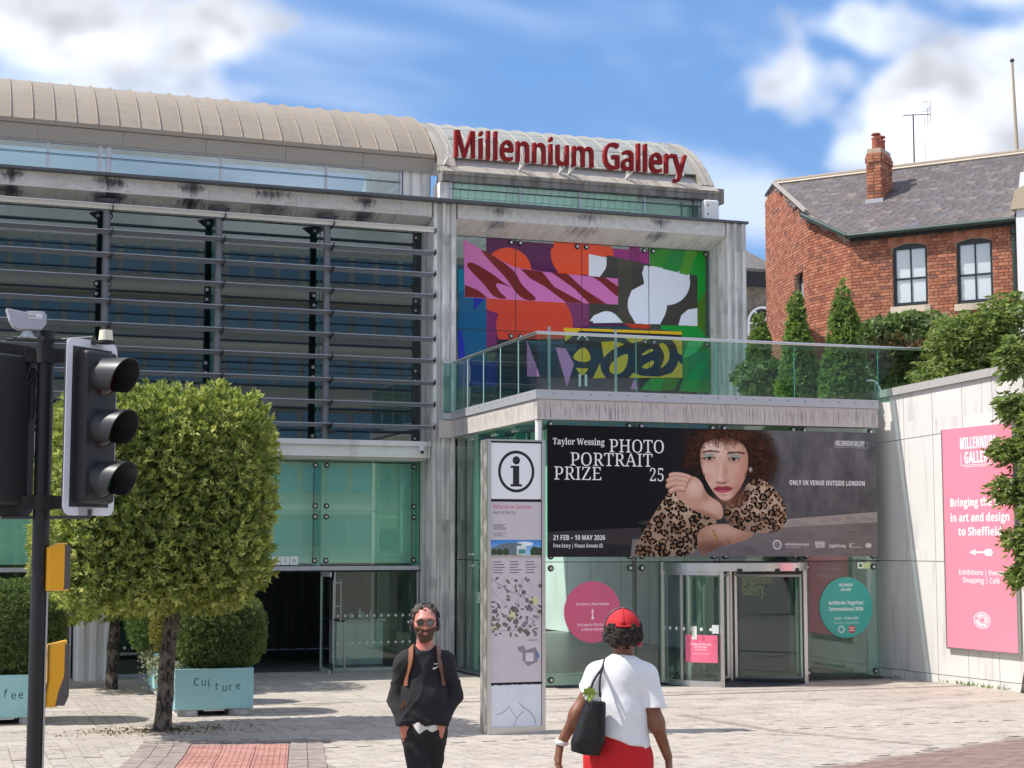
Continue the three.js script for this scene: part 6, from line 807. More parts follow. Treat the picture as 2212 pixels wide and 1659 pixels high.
// ================================================================ INFORMATION TOTEM
{
  const c = gnd(1053, 1589), x0 = c.x - 0.005, x1 = onZ(1179, 1500, c.z).x, z1 = c.z, z0 = c.z - 0.3, y1 = onZ(1100, 953, c.z).y;
  const t = thing('information_totem', 'tall steel information totem with a map panel standing on the pavement', 'sign', V3((x0 + x1) / 2, 0, (z0 + z1) / 2));
  const worn = mat({ map: dataTex(256, (u, v) => { const s = sst(0.5, 0.62, fbm(u * 14, v * 4, 4, 5, 0)); return mix3([0.30, 0.285, 0.255], [0.60, 0.58, 0.54], s * 0.8); }, { size: 0.9 }), metalness: 0.55, roughness: 0.5 });
  obj('side_panel', [bx(x0, x0 + 0.02, 0, y1, z0, z1 - 0.03), ], worn, t); obj('side_panel', [bx(x1 - 0.02, x1, 0, y1, z0, z1 - 0.03)], worn, t); obj('back_panel', [bx(x0 + 0.02, x1 - 0.02, 0.02, y1 - 0.02, z0, z0 + 0.02)], worn, t); obj('cap', [bx(x0, x1, y1, y1 + 0.025, z0, z1)], M.steelDull, t);
  obj('frame', [bx(x0, x0 + 0.05, 0, y1 - 0.002, z1 - 0.028, z1), bx(x1 - 0.05, x1, 0, y1 - 0.002, z1 - 0.028, z1), bx(x0 + 0.052, x1 - 0.052, 0, 0.1, z1 - 0.028, z1)], M.steel, t);
  obj('core', [bx(x0 + 0.03, x1 - 0.03, 0.02, y1 - 0.01, z0 + 0.03, z1 - 0.06)], M.black, t);
  const Y = p => onZ(1115, p, z1).y, a = x0 + 0.055, b = x1 - 0.055;
  const pan = (name, ya, yb, tex, rough = 0.35) => obj(name, printUV(bx(a, b, yb, ya, z1 - 0.02, z1 - 0.055), v => [(v.x - a) / (b - a), (v.y - yb) / (ya - yb)]), phy({ map: tex, roughness: rough, clearcoat: 0.5, clearcoatRoughness: 0.1 }), t, { uv: false });
  pan('symbol_panel', Y(957), Y(1078), canvasTex(512, 512, g => { g.fillStyle = '#f1f1f4'; g.fillRect(0, 0, 512, 512); g.strokeStyle = '#121016'; g.lineWidth = 27; g.beginPath(); g.ellipse(258, 260, 172, 178, 0, 0, 7); g.stroke(); g.fillStyle = '#121016'; g.beginPath(); g.arc(258, 158, 38, 0, 7); g.fill(); g.fillRect(224, 208, 64, 186); g.fillRect(200, 208, 60, 20); g.fillRect(200, 376, 116, 22); }));
  pan('map_panel', Y(1084), Y(1474), canvasTex(640, 2000, (g, W, H) => {
    g.fillStyle = '#cfc6cb'; g.fillRect(0, 0, W, H); mottle(g, W, H, 200, ['#c4bbc2', '#d8d0d4', '#bfb6bc'], 20, 90, 0.12);
    g.fillStyle = '#c2185b'; g.font = '66px sans-serif'; g.fillText('Millennium Galleries', 26, 78, 490); g.fillStyle = '#1d1a20'; g.font = '52px sans-serif'; g.fillText('Heart of the City', 26, 138, 285);
    g.fillStyle = '#5a555e'; for (let i = 0; i < 6; i++) g.fillRect(30, 250 + i * 12, R(120, 170), 5); for (let i = 0; i < 4; i++) g.fillRect(30, 345 + i * 12, R(110, 170), 5);
    // printed picture of a glass hall with trees
    const s = g.createLinearGradient(0, 425, 0, 560); s.addColorStop(0, '#2f7fd2'); s.addColorStop(1, '#9cc8ee'); g.fillStyle = s; g.fillRect(0, 425, W, 200); g.fillStyle = '#e8eef4'; g.beginPath(); g.ellipse(430, 470, 110, 26, 0, 0, 7); g.fill(); g.fillStyle = '#66767c'; g.beginPath(); g.moveTo(0, 520); g.quadraticCurveTo(180, 430, 390, 470); g.lineTo(390, 600); g.lineTo(0, 600); g.fill(); g.strokeStyle = '#a9b8bd'; for (let i = 0; i < 9; i++) { g.beginPath(); g.moveTo(i * 44, 470); g.lineTo(i * 44, 590); g.stroke(); } g.fillStyle = '#dfe6e6'; g.fillRect(330, 490, 120, 100); g.fillStyle = '#3f8f86'; g.fillRect(350, 530, 90, 50); g.fillStyle = '#2c3d22'; for (const [x, r] of [[40, 34], [110, 38], [190, 40], [560, 60], [620, 50]]) { g.beginPath(); g.arc(x, 560, r, 0, 7); g.fill(); } g.fillStyle = '#b9aaa4'; g.fillRect(0, 596, W, 32);
    g.fillStyle = '#4a464f'; for (const x of [28, 240, 440]) for (let i = 0; i < 5; i++) g.fillRect(x, 665 + i * 30, i ? R(90, 170) : 110, 9);
    // street map
    g.save(); g.beginPath(); g.rect(0, 835, W, 665); g.clip(); g.strokeStyle = '#8d8290'; g.lineWidth = 3; const mr = RNG(5); for (let i = 0; i < 26; i++) { g.beginPath(); const x = mr() * W, y = 835 + mr() * 420, an = i & 1 ? 0.75 : -0.85; g.moveTo(x - 400 * Math.cos(an), y - 400 * Math.sin(an)); g.lineTo(x + 300 * Math.cos(an), y + 300 * Math.sin(an)); g.globalAlpha = 0.5; g.stroke(); } g.globalAlpha = 1; g.strokeStyle = '#9c7f86'; g.lineWidth = 9; g.beginPath(); g.moveTo(0, 860); g.bezierCurveTo(160, 940, 280, 1040, 400, 1040); g.bezierCurveTo(470, 1100, 560, 1150, 640, 1260); g.stroke(); g.strokeStyle = '#aaa2ad'; g.lineWidth = 12; g.beginPath(); g.moveTo(0, 1420); g.bezierCurveTo(200, 1440, 420, 1460, 640, 1270); g.stroke(); g.beginPath(); g.moveTo(420, 860); g.bezierCurveTo(330, 1000, 360, 1200, 250, 1300); g.stroke(); g.fillStyle = '#d7cf96'; for (const [x, y, r] of [[560, 1100, 40], [60, 1390, 46], [270, 1270, 44]]) { g.beginPath(); g.arc(x, y, r, 0, 7); g.fill(); }
    for (let i = 0; i < 150; i++) { const x = mr() * W, y = 840 + mr() * 650; if (y < 1150 && mr() < 0.6) continue; g.save(); g.translate(x, y); g.rotate(mr() < 0.5 ? 0.1 : 0.75); g.fillStyle = ['#5f5660', '#746a72', '#6a5f52', '#857b83'][i & 3]; g.fillRect(-mr() * 30 - 8, -mr() * 22 - 8, mr() * 54 + 16, mr() * 38 + 14); g.restore(); } g.restore();
    g.fillStyle = '#8d868f'; g.beginPath(); g.moveTo(340, 1610); g.lineTo(420, 1600); g.lineTo(440, 1650); g.lineTo(560, 1620); g.lineTo(610, 1700); g.lineTo(590, 1780); g.lineTo(470, 1830); g.lineTo(400, 1760); g.lineTo(400, 1680); g.lineTo(340, 1650); g.fill(); g.fillStyle = '#5876a8'; g.beginPath(); g.moveTo(560, 1610); g.lineTo(620, 1720); g.lineTo(590, 1760); g.fill(); g.fillStyle = '#d9d2d8'; g.fillRect(440, 1680, 100, 95); g.fillStyle = '#6b6570'; g.fillRect(470, 1535, 130, 9);
  }));
  pan('base_panel', Y(1479), Y(1577), canvasTex(512, 400, (g, W, H) => { g.fillStyle = '#dfe3ea'; g.fillRect(0, 0, W, H); mottle(g, W, H, 120, ['#d2d6de', '#e8ebf0'], 10, 60, 0.2); g.strokeStyle = '#53565c'; g.lineCap = 'round'; const ln = (w, ...q) => { g.lineWidth = w; g.beginPath(); q.forEach((p, i) => i ? g.lineTo(...p) : g.moveTo(...p)); g.stroke(); }; ln(5, [60, 262], [110, 250], [165, 215], [190, 190]); ln(3, [190, 190], [225, 255], [260, 300]); ln(6, [290, 165], [330, 205], [390, 240], [440, 300], [455, 350]); ln(5, [260, 300], [300, 265], [330, 240]); ln(4, [260, 300], [240, 350], [220, 390]); g.fillStyle = '#6a6256'; for (let i = 0; i < 40; i++) g.fillRect(rnd() * W, 0, R(6, 20), R(2, 7)); }), 0.6);
}

// ================================================================ TRAFFIC SIGNAL
{
  const D = 11.2, foot = at(70, 1659, D), topP = at(103, 712, D), px = at(88, 1175, D), gy = gh(px.x, px.z);
  const t = thing('traffic_signal', 'black traffic signal pole with signal heads and two yellow push button boxes', 'traffic light', V3(px.x, gy, px.z));
  const b = V3(px.x, gy - 0.05, px.z), pp = V3(px.x, topP.y, px.z), pk = phy({ color: lin(0.012, 0.012, 0.014), roughness: 0.45 });
  obj('pole', [cyl(b, V3(px.x, topP.y - 0.0, px.z), 0.0575, 0.0575, 24)], pk, t); obj('pole_cap', [cyl(pp, V3(px.x, topP.y + 0.008, px.z), 0.06, 0.058, 24)], M.blackMatt, t);
  obj('conduit', [cyl(V3(px.x + 0.05, gy, px.z + 0.04), V3(px.x + 0.05, gy + 2.1, px.z + 0.04), 0.008, 0.008, 6)], M.steelDull, t);
  const toCam = EYEP.clone().sub(px).setY(0).normalize();
  // three-light head: local frame, its face along +z, turned to the right of the camera
  function head(name, cpx, topY, botY, yaw, front, dd = D) {
    const c = at(cpx, (topY + botY) / 2, dd), H = at(cpx, topY, dd).y - at(cpx, botY, dd).y, gph = new THREE.Group(); gph.name = name; gph.position.copy(c).sub(BASE.get(t)); gph.rotation.y = yaw; t.add(gph); BASE.set(gph, c);
    const W = 0.5, bs = new THREE.Shape(), r = 0.07, w = W / 2, h = H / 2; bs.moveTo(-w + r, -h); bs.lineTo(w - r, -h); bs.quadraticCurveTo(w, -h, w, -h + r); bs.lineTo(w, h - r); bs.quadraticCurveTo(w, h, w - r, h); bs.lineTo(-w + r, h); bs.quadraticCurveTo(-w, h, -w, h - r); bs.lineTo(-w, -h + r); bs.quadraticCurveTo(-w, -h, -w + r, -h);
    const inner = new THREE.Path(); const w2 = w - 0.055, h2 = h - 0.055; inner.moveTo(-w2, -h2); inner.lineTo(w2, -h2); inner.lineTo(w2, h2); inner.lineTo(-w2, h2); inner.closePath();
    const border = bs.clone(); border.holes.push(inner);
    loc('backing_board', new THREE.ExtrudeGeometry(bs, { depth: 0.012, bevelEnabled: false }).translate(0, 0, -0.016), mat({ color: lin(0.035, 0.036, 0.04), roughness: 0.6 }), gph);
    loc('border', new THREE.ExtrudeGeometry(border, { depth: 0.004, bevelEnabled: false }).translate(0, 0, -0.003), mat({ color: front ? lin(0.74, 0.75, 0.80) : lin(0.03, 0.03, 0.03), roughness: 0.5 }), gph);
    const hw = 0.15; loc('housing', new RoundedBoxGeometry(hw * 2, H - 0.16, 0.2, 3, 0.03).translate(0, 0, -0.0), mat({ color: lin(0.025, 0.025, 0.028), roughness: 0.6 }), gph);
    if (front) for (let i = 0; i < 3; i++) {
      const y = H * 0.285 - i * H * 0.292; const hood = []; const n = 30, L = 0.25, rr = 0.128;
      const g = new THREE.BufferGeometry(), v = [], f = []; for (let k = 0; k <= n; k++) { const a = lerp(-135, 135, k / n) * DEG, l = L * (0.52 + 0.48 * Math.cos(a * 0.62)); for (const [rad, zz] of [[rr, 0.09], [rr + 0.004, 0.09 + l], [rr - 0.004, 0.09 + l], [rr - 0.008, 0.09]]) v.push(rad * Math.sin(a), y + rad * Math.cos(a) - (zz > 0.1 ? 0.012 : 0), zz); } for (let k = 0; k < n; k++) for (let s = 0; s < 4; s++) { const a = k * 4 + s, b2 = k * 4 + (s + 1) % 4; f.push(a, b2, a + 4, b2, b2 + 4, a + 4); } g.setAttribute('position', new THREE.Float32BufferAttribute(v, 3)); g.setIndex(f); g.computeVertexNormals();
      loc('hood', g, mat({ color: lin(0.03, 0.031, 0.034), roughness: 0.42, side: THREE.DoubleSide }), gph); loc('lens', new THREE.SphereGeometry(0.2, 24, 8, 0, 7, 0, 0.66).rotateX(Math.PI / 2).translate(0, y, -0.055), phy({ color: [lin(0.03, 0.004, 0.004), lin(0.028, 0.014, 0.003), lin(0.003, 0.02, 0.014)][i], roughness: 0.25 }), gph);
      loc('hood_ring', new THREE.TorusGeometry(0.128, 0.012, 8, 28).translate(0, y, 0.095), M.black, gph); for (let k = 0; k < 4; k++) loc('clip', new THREE.BoxGeometry(0.02, 0.035, 0.02).translate(-0.135, y - 0.1 + k * 0.045, 0.09), M.blackMatt, gph);
    }
    return { c, H, gph };
  }
  const camYaw = Math.atan2(toCam.x, toCam.z);
  const h1 = head('signal_head', 196, 733, 1114, camYaw + 47 * DEG, true, D - 0.1);
  const h2 = head('signal_head', 8, 740, 1116, camYaw - 140 * DEG, false, D);
  loc('beacon', new THREE.CylinderGeometry(0.042, 0.05, 0.075, 16).translate(0.06, h1.H / 2 + 0.035, 0.06), mat({ color: lin(0.80, 0.76, 0.58), roughness: 0.5 }), h1.gph); loc('beacon_base', new THREE.CylinderGeometry(0.06, 0.06, 0.02, 16).translate(0.06, h1.H / 2 - 0.01, 0.06), M.blackMatt, h1.gph); loc('worn_patch', new THREE.BoxGeometry(0.14, 0.055, 0.004).translate(-0.03, -h1.H / 2 + 0.03, 0.004), mat({ color: lin(0.42, 0.41, 0.42), roughness: 0.8 }), h1.gph);
  // brackets above and below
  for (const [y, s] of [[731, 1], [1118, -1]]) { const yy = at(100, y, D).y, q = h1.c.clone().setY(yy), q2 = h2.c.clone().setY(yy); obj('bracket', [cyl(V3(px.x, yy - 0.0, px.z), q, 0.012, 0.012, 8), cyl(q, q.clone().setY(yy - s * 0.05), 0.02, 0.02, 8)], M.darkMetal, t); obj('bracket', [cyl(V3(px.x, yy, px.z), q2, 0.012, 0.012, 8)], M.darkMetal, t); }
  for (const y of [765, 1085]) { const yy = at(100, y, D).y; obj('clamp', [cyl(V3(px.x, yy - 0.05, px.z), V3(px.x, yy + 0.05, px.z), 0.075, 0.075, 20), bx(px.x + 0.05, px.x + 0.14, yy - 0.045, yy + 0.045, px.z - 0.03, px.z + 0.03), bx(px.x - 0.14, px.x - 0.05, yy - 0.045, yy + 0.045, px.z - 0.03, px.z + 0.03)], M.blackMatt, t); }
  obj('cable_loop', [tube([V3(px.x - 0.05, at(0, 800, D).y, px.z), V3(px.x - 0.13, at(0, 830, D).y, px.z), V3(px.x - 0.1, at(0, 775, D).y, px.z + 0.03), V3(px.x - 0.2, at(0, 790, D).y, px.z)], 0.008)], M.black, t);
  obj('terminal_box', [rbx(px.x - 0.16, px.x - 0.06, at(0, 905, D).y, at(0, 790, D).y, px.z - 0.12, px.z - 0.02, 0.015)], M.blackMatt, t);
  // detector on top
  { const c = at(58, 690, D), gph = new THREE.Group(); gph.name = 'detector'; gph.position.copy(c).sub(BASE.get(t)); gph.rotation.y = camYaw + 0.12; gph.rotation.z = -0.02; t.add(gph); BASE.set(gph, c);
    const s = 0.00315; const sh = [[-42, 18], [-6, 12], [4, 15], [33, 16], [38, 10], [38, -8], [30, -20], [-14, -22], [-26, -17], [-34, -4]].map(([a, b]) => [a * s, b * s]); loc('housing', prism(sh, 0.1, 0.006).translate(0, 0, -0.06), mat({ color: lin(0.42, 0.43, 0.50), roughness: 0.5 }), gph);
    loc('name_plate', printUV(new THREE.BoxGeometry(0.09, 0.036, 0.003).translate(0.05, 0.02, 0.049), v => [(v.x - 0.005) / 0.09, (v.y - 0.002) / 0.036]), mat({ map: canvasTex(256, 96, g => { g.fillStyle = '#e9e9ea'; g.fillRect(0, 0, 256, 96); g.fillStyle = '#1b1b20'; g.font = 'bold 76px sans-serif'; g.fillText('AGD', 8, 74, 130); g.font = 'bold 20px sans-serif'; g.fillText('SYSTEMS', 150, 74, 90); }), roughness: 0.5 }), gph, { uv: false });
    loc('mount', [new THREE.CylinderGeometry(0.035, 0.05, 0.05, 12).translate(0.01, -0.1, 0), new THREE.BoxGeometry(0.12, 0.012, 0.07).translate(0.01, -0.125, 0)], M.steelDull, gph); }
  obj('detector_arm', [bar(at(28, 731, D), at(95, 731, D), 0.025, 0.02)], M.darkMetal, t);
  // yellow boxes
  const yel = phy({ color: lin(0.85, 0.40, 0.012), roughness: 0.38 }), gry = mat({ color: lin(0.10, 0.085, 0.085), roughness: 0.6 });
  const box = (q, name, cpx, cpy) => { const c = at(cpx, cpy, D), gph = new THREE.Group(); gph.name = name; gph.position.copy(c).sub(BASE.get(t)); gph.rotation.y = camYaw + 8 * DEG; t.add(gph); BASE.set(gph, c); return gph; };
  { const u = box(0, 'signal_box', 130, 1225), s = 1 / 317; loc('cover', prism([[-24, -44], [6, -44], [6, 46], [-5, 46], [-24, 38]].map(([a, b]) => [a * s, b * s]), 0.08, 0.02).translate(0, 0, -0.04), yel, u); loc('rear', prism([[7, -46], [17, -44], [17, 44], [7, 47]].map(([a, b]) => [a * s, b * s]), 0.11, 0.006).translate(0, 0, -0.055), gry, u); }
  { const u = box(0, 'push_button_box', 122, 1452), s = 1 / 317; loc('cover', prism([[-14, 55], [14, 62], [14, -8], [2, -40], [-4, -68], [-22, -68], [-20, -45], [-14, -20], [-14, 20], [-15, 40]].map(([a, b]) => [a * s, b * s]), 0.09, 0.018).translate(0, 0, -0.045), yel, u); loc('rear', prism([[15, 60], [22, 56], [22, -50], [14, -68], [-2, -68], [4, -40], [15, -8]].map(([a, b]) => [a * s, b * s]), 0.12, 0.008).translate(0, 0, -0.062), gry, u); }
}

// ================================================================ PLANTERS
const teal = mat({ map: dataTex(256, (u, v) => mix3([0.36, 0.62, 0.64], [0.30, 0.54, 0.56], fbm(u * 6, v * 6, 2, 5, 6)), { size: 1 }), roughness: 0.55 });
function planter(label, x0, x1, z1, dep, h, word, sideArt) {
  const t = thing('planter', label, 'planter', V3((x0 + x1) / 2, 0, z1 - dep / 2), 0, 'turquoise planters on the square'), y0 = 0.1, y1 = y0 + h;
  const tx = word && canvasTex(1024, 512, (g, W, H) => { g.fillStyle = '#a2d2d4'; g.fillRect(0, 0, W, H); mottle(g, W, H, 300, ['#98cacd', '#abd9da', '#90c3c6'], 10, 60, 0.12); g.fillStyle = '#10202e'; g.font = '128px sans-serif'; word.split('').forEach((c, i) => { g.save(); g.translate(235 + i * 92, 225 - Math.sin(i * 1.0 + 0.6) * 26 + i * 9); g.rotate([0.0, 0.1, 0, 0.12, 0.05, -0.08, 0][i % 7]); g.fillText(c, 0, 0); g.restore(); }); });
  const f = obj('front_board', printUV(rbx(x0, x1, y0, y1, z1 - 0.03, z1, 0.006, 1), v => [(v.x - x0) / (x1 - x0), (v.y - y0) / h]), tx ? mat({ map: tx, roughness: 0.55 }) : teal, t, { uv: !tx });
  obj('back_board', [bx(x0, x1, y0, y1, z1 - dep, z1 - dep + 0.03)], teal, t);
  obj('side_board', [bx(x0, x0 + 0.03, y0, y1, z1 - dep + 0.031, z1 - 0.031)], teal, t); obj('side_board', [bx(x1 - 0.03, x1, y0, y1, z1 - dep + 0.031, z1 - 0.031)], teal, t);
  obj('soil', [bx(x0 + 0.03, x1 - 0.03, y0 + 0.02, y1 - 0.06, z1 - dep + 0.03, z1 - 0.03)], mat({ map: speck(128, 16, [0.06, 0.045, 0.03], [0.02, 0.015, 0.01], 2, { size: 0.6 }), roughness: 1 }), t);
  for (const [a, b] of [[x0 + 0.04, x0 + 0.34], [x1 - 0.34, x1 - 0.04]]) obj('foot', [bx(a, b, 0, y0 - 0.002, z1 - dep + 0.05, z1 - 0.06)], M.concreteDirty, t); obj('base_strip', [bx(x0 + 0.42, x1 - 0.42, y0 - 0.025, y0 - 0.003, z1 - 0.05, z1 - 0.02)], M.white, t);
  if (sideArt) for (let i = 0; i < 5; i++) obj('mark', [rbx(x0 - 0.004, x0 - 0.0005, y0 + 0.52 - i * 0.1, y0 + 0.56 - i * 0.1 + R(0, 0.03), z1 - 0.2 - R(0, 0.1), z1 - 0.13, 0.001, 1)], M.black, t);
  return { t, x0, x1, z: z1 - dep / 2, y1 };
}
const pC = gnd(377, 1550), pR = gnd(548, 1545), pT = onZ(460, 1444, pC.z).y;
const plan = [
  planter('turquoise planter lettered Culture with a dark clipped shrub', pC.x, pR.x, pC.z, 0.95, pT - 0.1, 'Culture', 1),
  planter('turquoise planter behind the Culture planter with a yellowish shrub', pC.x + 0.06, pC.x + 1.2, pC.z - 1.75, 0.95, pT - 0.1, null, 1),
  planter('turquoise planter at the far end of the row with trailing ivy', pC.x + 0.14, pC.x + 1.28, pC.z - 3.7, 0.95, pT - 0.1, null, 0),
];
{ const q = gnd(97, 1564), w = pR.x - pC.x; plan.push(planter('turquoise planter lettered Coffee behind the traffic signal pole', q.x - w, q.x, q.z, 0.95, pT - 0.1, 'Coffee', 0)); }

// ================================================================ PLANTS
function leafGeo(L, W, fold = 0.25, bend = 0.12) { const v = [[0, 0, 0], [-W / 2, L * 0.42, W * fold], [0, L * 0.5, 0], [W / 2, L * 0.42, W * fold], [0, L, -L * bend]], f = [0, 2, 1, 0, 3, 2, 1, 2, 4, 2, 3, 4]; const g = new THREE.BufferGeometry(); g.setAttribute('position', new THREE.Float32BufferAttribute(v.flat(), 3)); g.setIndex(f); g.computeVertexNormals(); return g; }
const leafMat = () => phy({ color: 0xffffff, roughness: 0.95, transmission: 0.42, thickness: 0, side: THREE.DoubleSide, specularIntensity: 0.6, clearcoat: 0.35, clearcoatRoughness: 0.35 });
const _m = new THREE.Matrix4(), _q = new THREE.Quaternion(), _q2 = new THREE.Quaternion(), _c = new THREE.Color(), YU = V3(0, 1, 0);
function foliage(name, parent, list, geo, material, cols) {     // list of [position, direction, size, tone]
  const im = new THREE.InstancedMesh(geo, material, list.length), b = BASE.get(parent), s = V3();
  list.forEach(([p, d, k, tone], i) => { _q.setFromUnitVectors(YU, d); _q2.setFromAxisAngle(YU, rnd() * 6.283); _q.multiply(_q2); s.setScalar(k); _m.compose(p.clone().sub(b), _q, s); im.setMatrixAt(i, _m); const c = cols[Math.min(cols.length - 1, Math.floor((tone ?? rnd()) * cols.length))], j = R(0.8, 1.22); im.setColorAt(i, _c.setRGB(c[0] * j, c[1] * j, c[2] * j)); });
  im.name = name; im.userData.kind = 'stuff'; im.castShadow = im.receiveShadow = true; parent.add(im); return im;
}
const dirs = () => { const z = R(-1, 1), a = rnd() * 6.283, r = Math.sqrt(1 - z * z); return V3(r * Math.cos(a), z, r * Math.sin(a)); };
// shoots spread over the skin of a solid given by its distance function; more leaves inside close the crown
function crown(sdf, lo, hi, nShoots, leaves, depth, lump, spread, up) {
  const out = [], e = 0.03; let tries = 0, n = 0;
  while (n < nShoots && tries++ < nShoots * 60) {
    const p = V3(R(lo.x, hi.x), R(lo.y, hi.y), R(lo.z, hi.z)), w = (fbm(p.x * 2.3, p.y * 2.3, p.z * 2.3, 3) - 0.5) * lump + (vn(p.x * 9, p.y * 9, p.z * 9) - 0.5) * lump * 0.5, d = sdf(p) + w;
    if (d > 0.03 || d < -depth || rnd() < -d / depth * 0.75) continue;
    const nrm = V3(sdf(p.clone().add(V3(e, 0, 0))) - sdf(p), sdf(p.clone().add(V3(0, e, 0))) - sdf(p), sdf(p.clone().add(V3(0, 0, e))) - sdf(p)).normalize();
    const tone = rnd(); n++;
    for (let k = 0; k < leaves; k++) { const dd = nrm.clone().multiplyScalar(1.0).addScaledVector(dirs(), spread).add(V3(0, up, 0)).normalize(); out.push([p.clone().addScaledVector(dirs(), 0.015), dd, R(0.7, 1.2), clamp(tone * 0.75 + R(0, 0.3))]); }
  }
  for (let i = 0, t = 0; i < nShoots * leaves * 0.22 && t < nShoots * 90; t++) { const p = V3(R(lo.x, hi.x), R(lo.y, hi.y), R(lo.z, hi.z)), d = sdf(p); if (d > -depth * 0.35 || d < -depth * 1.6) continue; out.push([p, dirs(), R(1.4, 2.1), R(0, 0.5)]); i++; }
  return out;
}
const rbox = (c, h, r) => p => { const x = Math.max(Math.abs(p.x - c.x) - h.x + r, 0), y = Math.max(Math.abs(p.y - c.y) - h.y + r, 0), z = Math.max(Math.abs(p.z - c.z) - h.z + r, 0); return Math.hypot(x, y, z) + Math.min(0, Math.max(Math.abs(p.x - c.x) - h.x, Math.abs(p.y - c.y) - h.y, Math.abs(p.z - c.z) - h.z) + r) - r; };
const ell = (c, h) => p => { const k = Math.hypot((p.x - c.x) / h.x, (p.y - c.y) / h.y, (p.z - c.z) / h.z); return (k - 1) * Math.min(h.x, h.y, h.z); };
const bark = mat({ map: dataTex(256, (u, v) => { const s = fbm(u * 10, v * 4, 3, 5, 0), l = sst(0.6, 0.72, fbm(u * 9, v * 9, 12, 4, 9)); return mix3(mix3([0.03, 0.025, 0.021], [0.19, 0.16, 0.135], sst(0.3, 0.7, s)), [0.30, 0.25, 0.15], l * 0.6); }, { size: 0.4 }), bumpMap: grain, bumpScale: 0.03, roughness: 0.95 });
function trunk(t, pts, r0, r1, name = 'trunk') { const c = new THREE.CatmullRomCurve3(pts), n = 22, g = new THREE.TubeGeometry(c, n, 1, 12, false), p = g.attributes.position, q = V3(); for (let i = 0; i <= n; i++) { const ce = c.getPointAt(i / n); for (let k = 0; k <= 12; k++) { const o = i * 13 + k; q.fromBufferAttribute(p, o).sub(ce); const a = k / 12 * 6.283, f = lerp(r0, r1, i / n) * (1 + (i === 0 ? 0.25 : i === 1 ? 0.1 : 0)) * (1 + 0.12 * (vn(Math.cos(a) * 2 + 5, Math.sin(a) * 2, i * 0.5) - 0.5)); q.multiplyScalar(f).add(ce); p.setXYZ(o, q.x, q.y, q.z); } } g.computeVertexNormals(); return obj(name, g, bark, t); }
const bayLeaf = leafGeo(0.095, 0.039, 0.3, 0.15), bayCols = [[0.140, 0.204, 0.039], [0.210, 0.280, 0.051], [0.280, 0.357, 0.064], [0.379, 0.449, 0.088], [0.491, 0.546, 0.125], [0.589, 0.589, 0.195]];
// clipped tree in front
{
  const f = gnd(350, 1579), t = thing('clipped_tree', 'clipped evergreen tree with a boxy crown beside the Culture planter', 'tree', V3(f.x, 0, f.z));
  trunk(t, [V3(f.x, -0.02, f.z), V3(f.x + 0.03, 0.5, f.z), V3(f.x + 0.06, 1.1, f.z - 0.02), V3(f.x + 0.14, 1.75, f.z - 0.05), V3(f.x + 0.1, 2.6, f.z)], 0.115, 0.085);
  for (const [a, b, c] of [[-0.9, 0.9, 0.3], [0.8, 1.1, -0.4], [0.2, 1.5, 0.7], [-0.4, 1.4, -0.7], [0.9, 0.5, 0.5]]) trunk(t, [V3(f.x + 0.13, 1.75, f.z - 0.05), V3(f.x + a * 0.5, 2.1 + b * 0.4, f.z + c * 0.5), V3(f.x + a, 2.2 + b, f.z + c)], 0.05, 0.015, 'limb');
  const c = V3(f.x - 0.12, 3.10, f.z - 0.05), h = V3(1.44, 1.43, 1.3), s0 = rbox(c, h, 0.66), sd = p => Math.max(s0(p), -9);
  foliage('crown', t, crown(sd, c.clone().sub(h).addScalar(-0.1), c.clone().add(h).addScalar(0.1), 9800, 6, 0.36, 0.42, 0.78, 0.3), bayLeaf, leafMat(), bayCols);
}
// the tree behind it
{
  const f = gnd(240, 1490), t = thing('clipped_tree', 'shaded clipped tree beside the fluted column behind the planters', 'tree', V3(f.x, gh(f.x, f.z), f.z));
  trunk(t, [V3(f.x, -0.06, f.z), V3(f.x + 0.02, 0.8, f.z), V3(f.x + 0.06, 1.5, f.z), V3(f.x + 0.06, 2.6, f.z)], 0.105, 0.085);
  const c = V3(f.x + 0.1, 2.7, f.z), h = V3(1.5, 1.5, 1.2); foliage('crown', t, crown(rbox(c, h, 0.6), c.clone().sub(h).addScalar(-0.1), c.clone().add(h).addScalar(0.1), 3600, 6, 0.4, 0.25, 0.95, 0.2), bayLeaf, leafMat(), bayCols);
}
// clipped shrubs in the planters
const yewLeaf = leafGeo(0.045, 0.016, 0.2, 0.1);
function shrub(label, c, h, n, cols, base) { const t = thing('clipped_shrub', label, 'shrub', V3(c.x, base, c.z), 0, 'shrubs in the turquoise planters'); trunk(t, [V3(c.x, base - 0.02, c.z), V3(c.x + 0.02, base + 0.3, c.z), V3(c.x, base + 0.6, c.z)], 0.04, 0.03, 'stem'); const s1 = ell(c, h), s2 = rbox(c, h, Math.min(h.x, h.y, h.z) * 0.75); foliage('foliage', t, crown(p => lerp(s1(p), s2(p), 0.6), c.clone().sub(h).addScalar(-0.05), c.clone().add(h).addScalar(0.05), n, 7, 0.16, 0.10, 0.9, 0.25), yewLeaf, leafMat(), cols); }
const yew = [[0.081, 0.139, 0.029], [0.110, 0.177, 0.036], [0.148, 0.216, 0.048], [0.202, 0.258, 0.067]], gold = [[0.167, 0.167, 0.018], [0.231, 0.213, 0.024], [0.267, 0.241, 0.031], [0.120, 0.139, 0.021]], lime = [[0.092, 0.175, 0.022], [0.129, 0.221, 0.031], [0.074, 0.139, 0.021]];
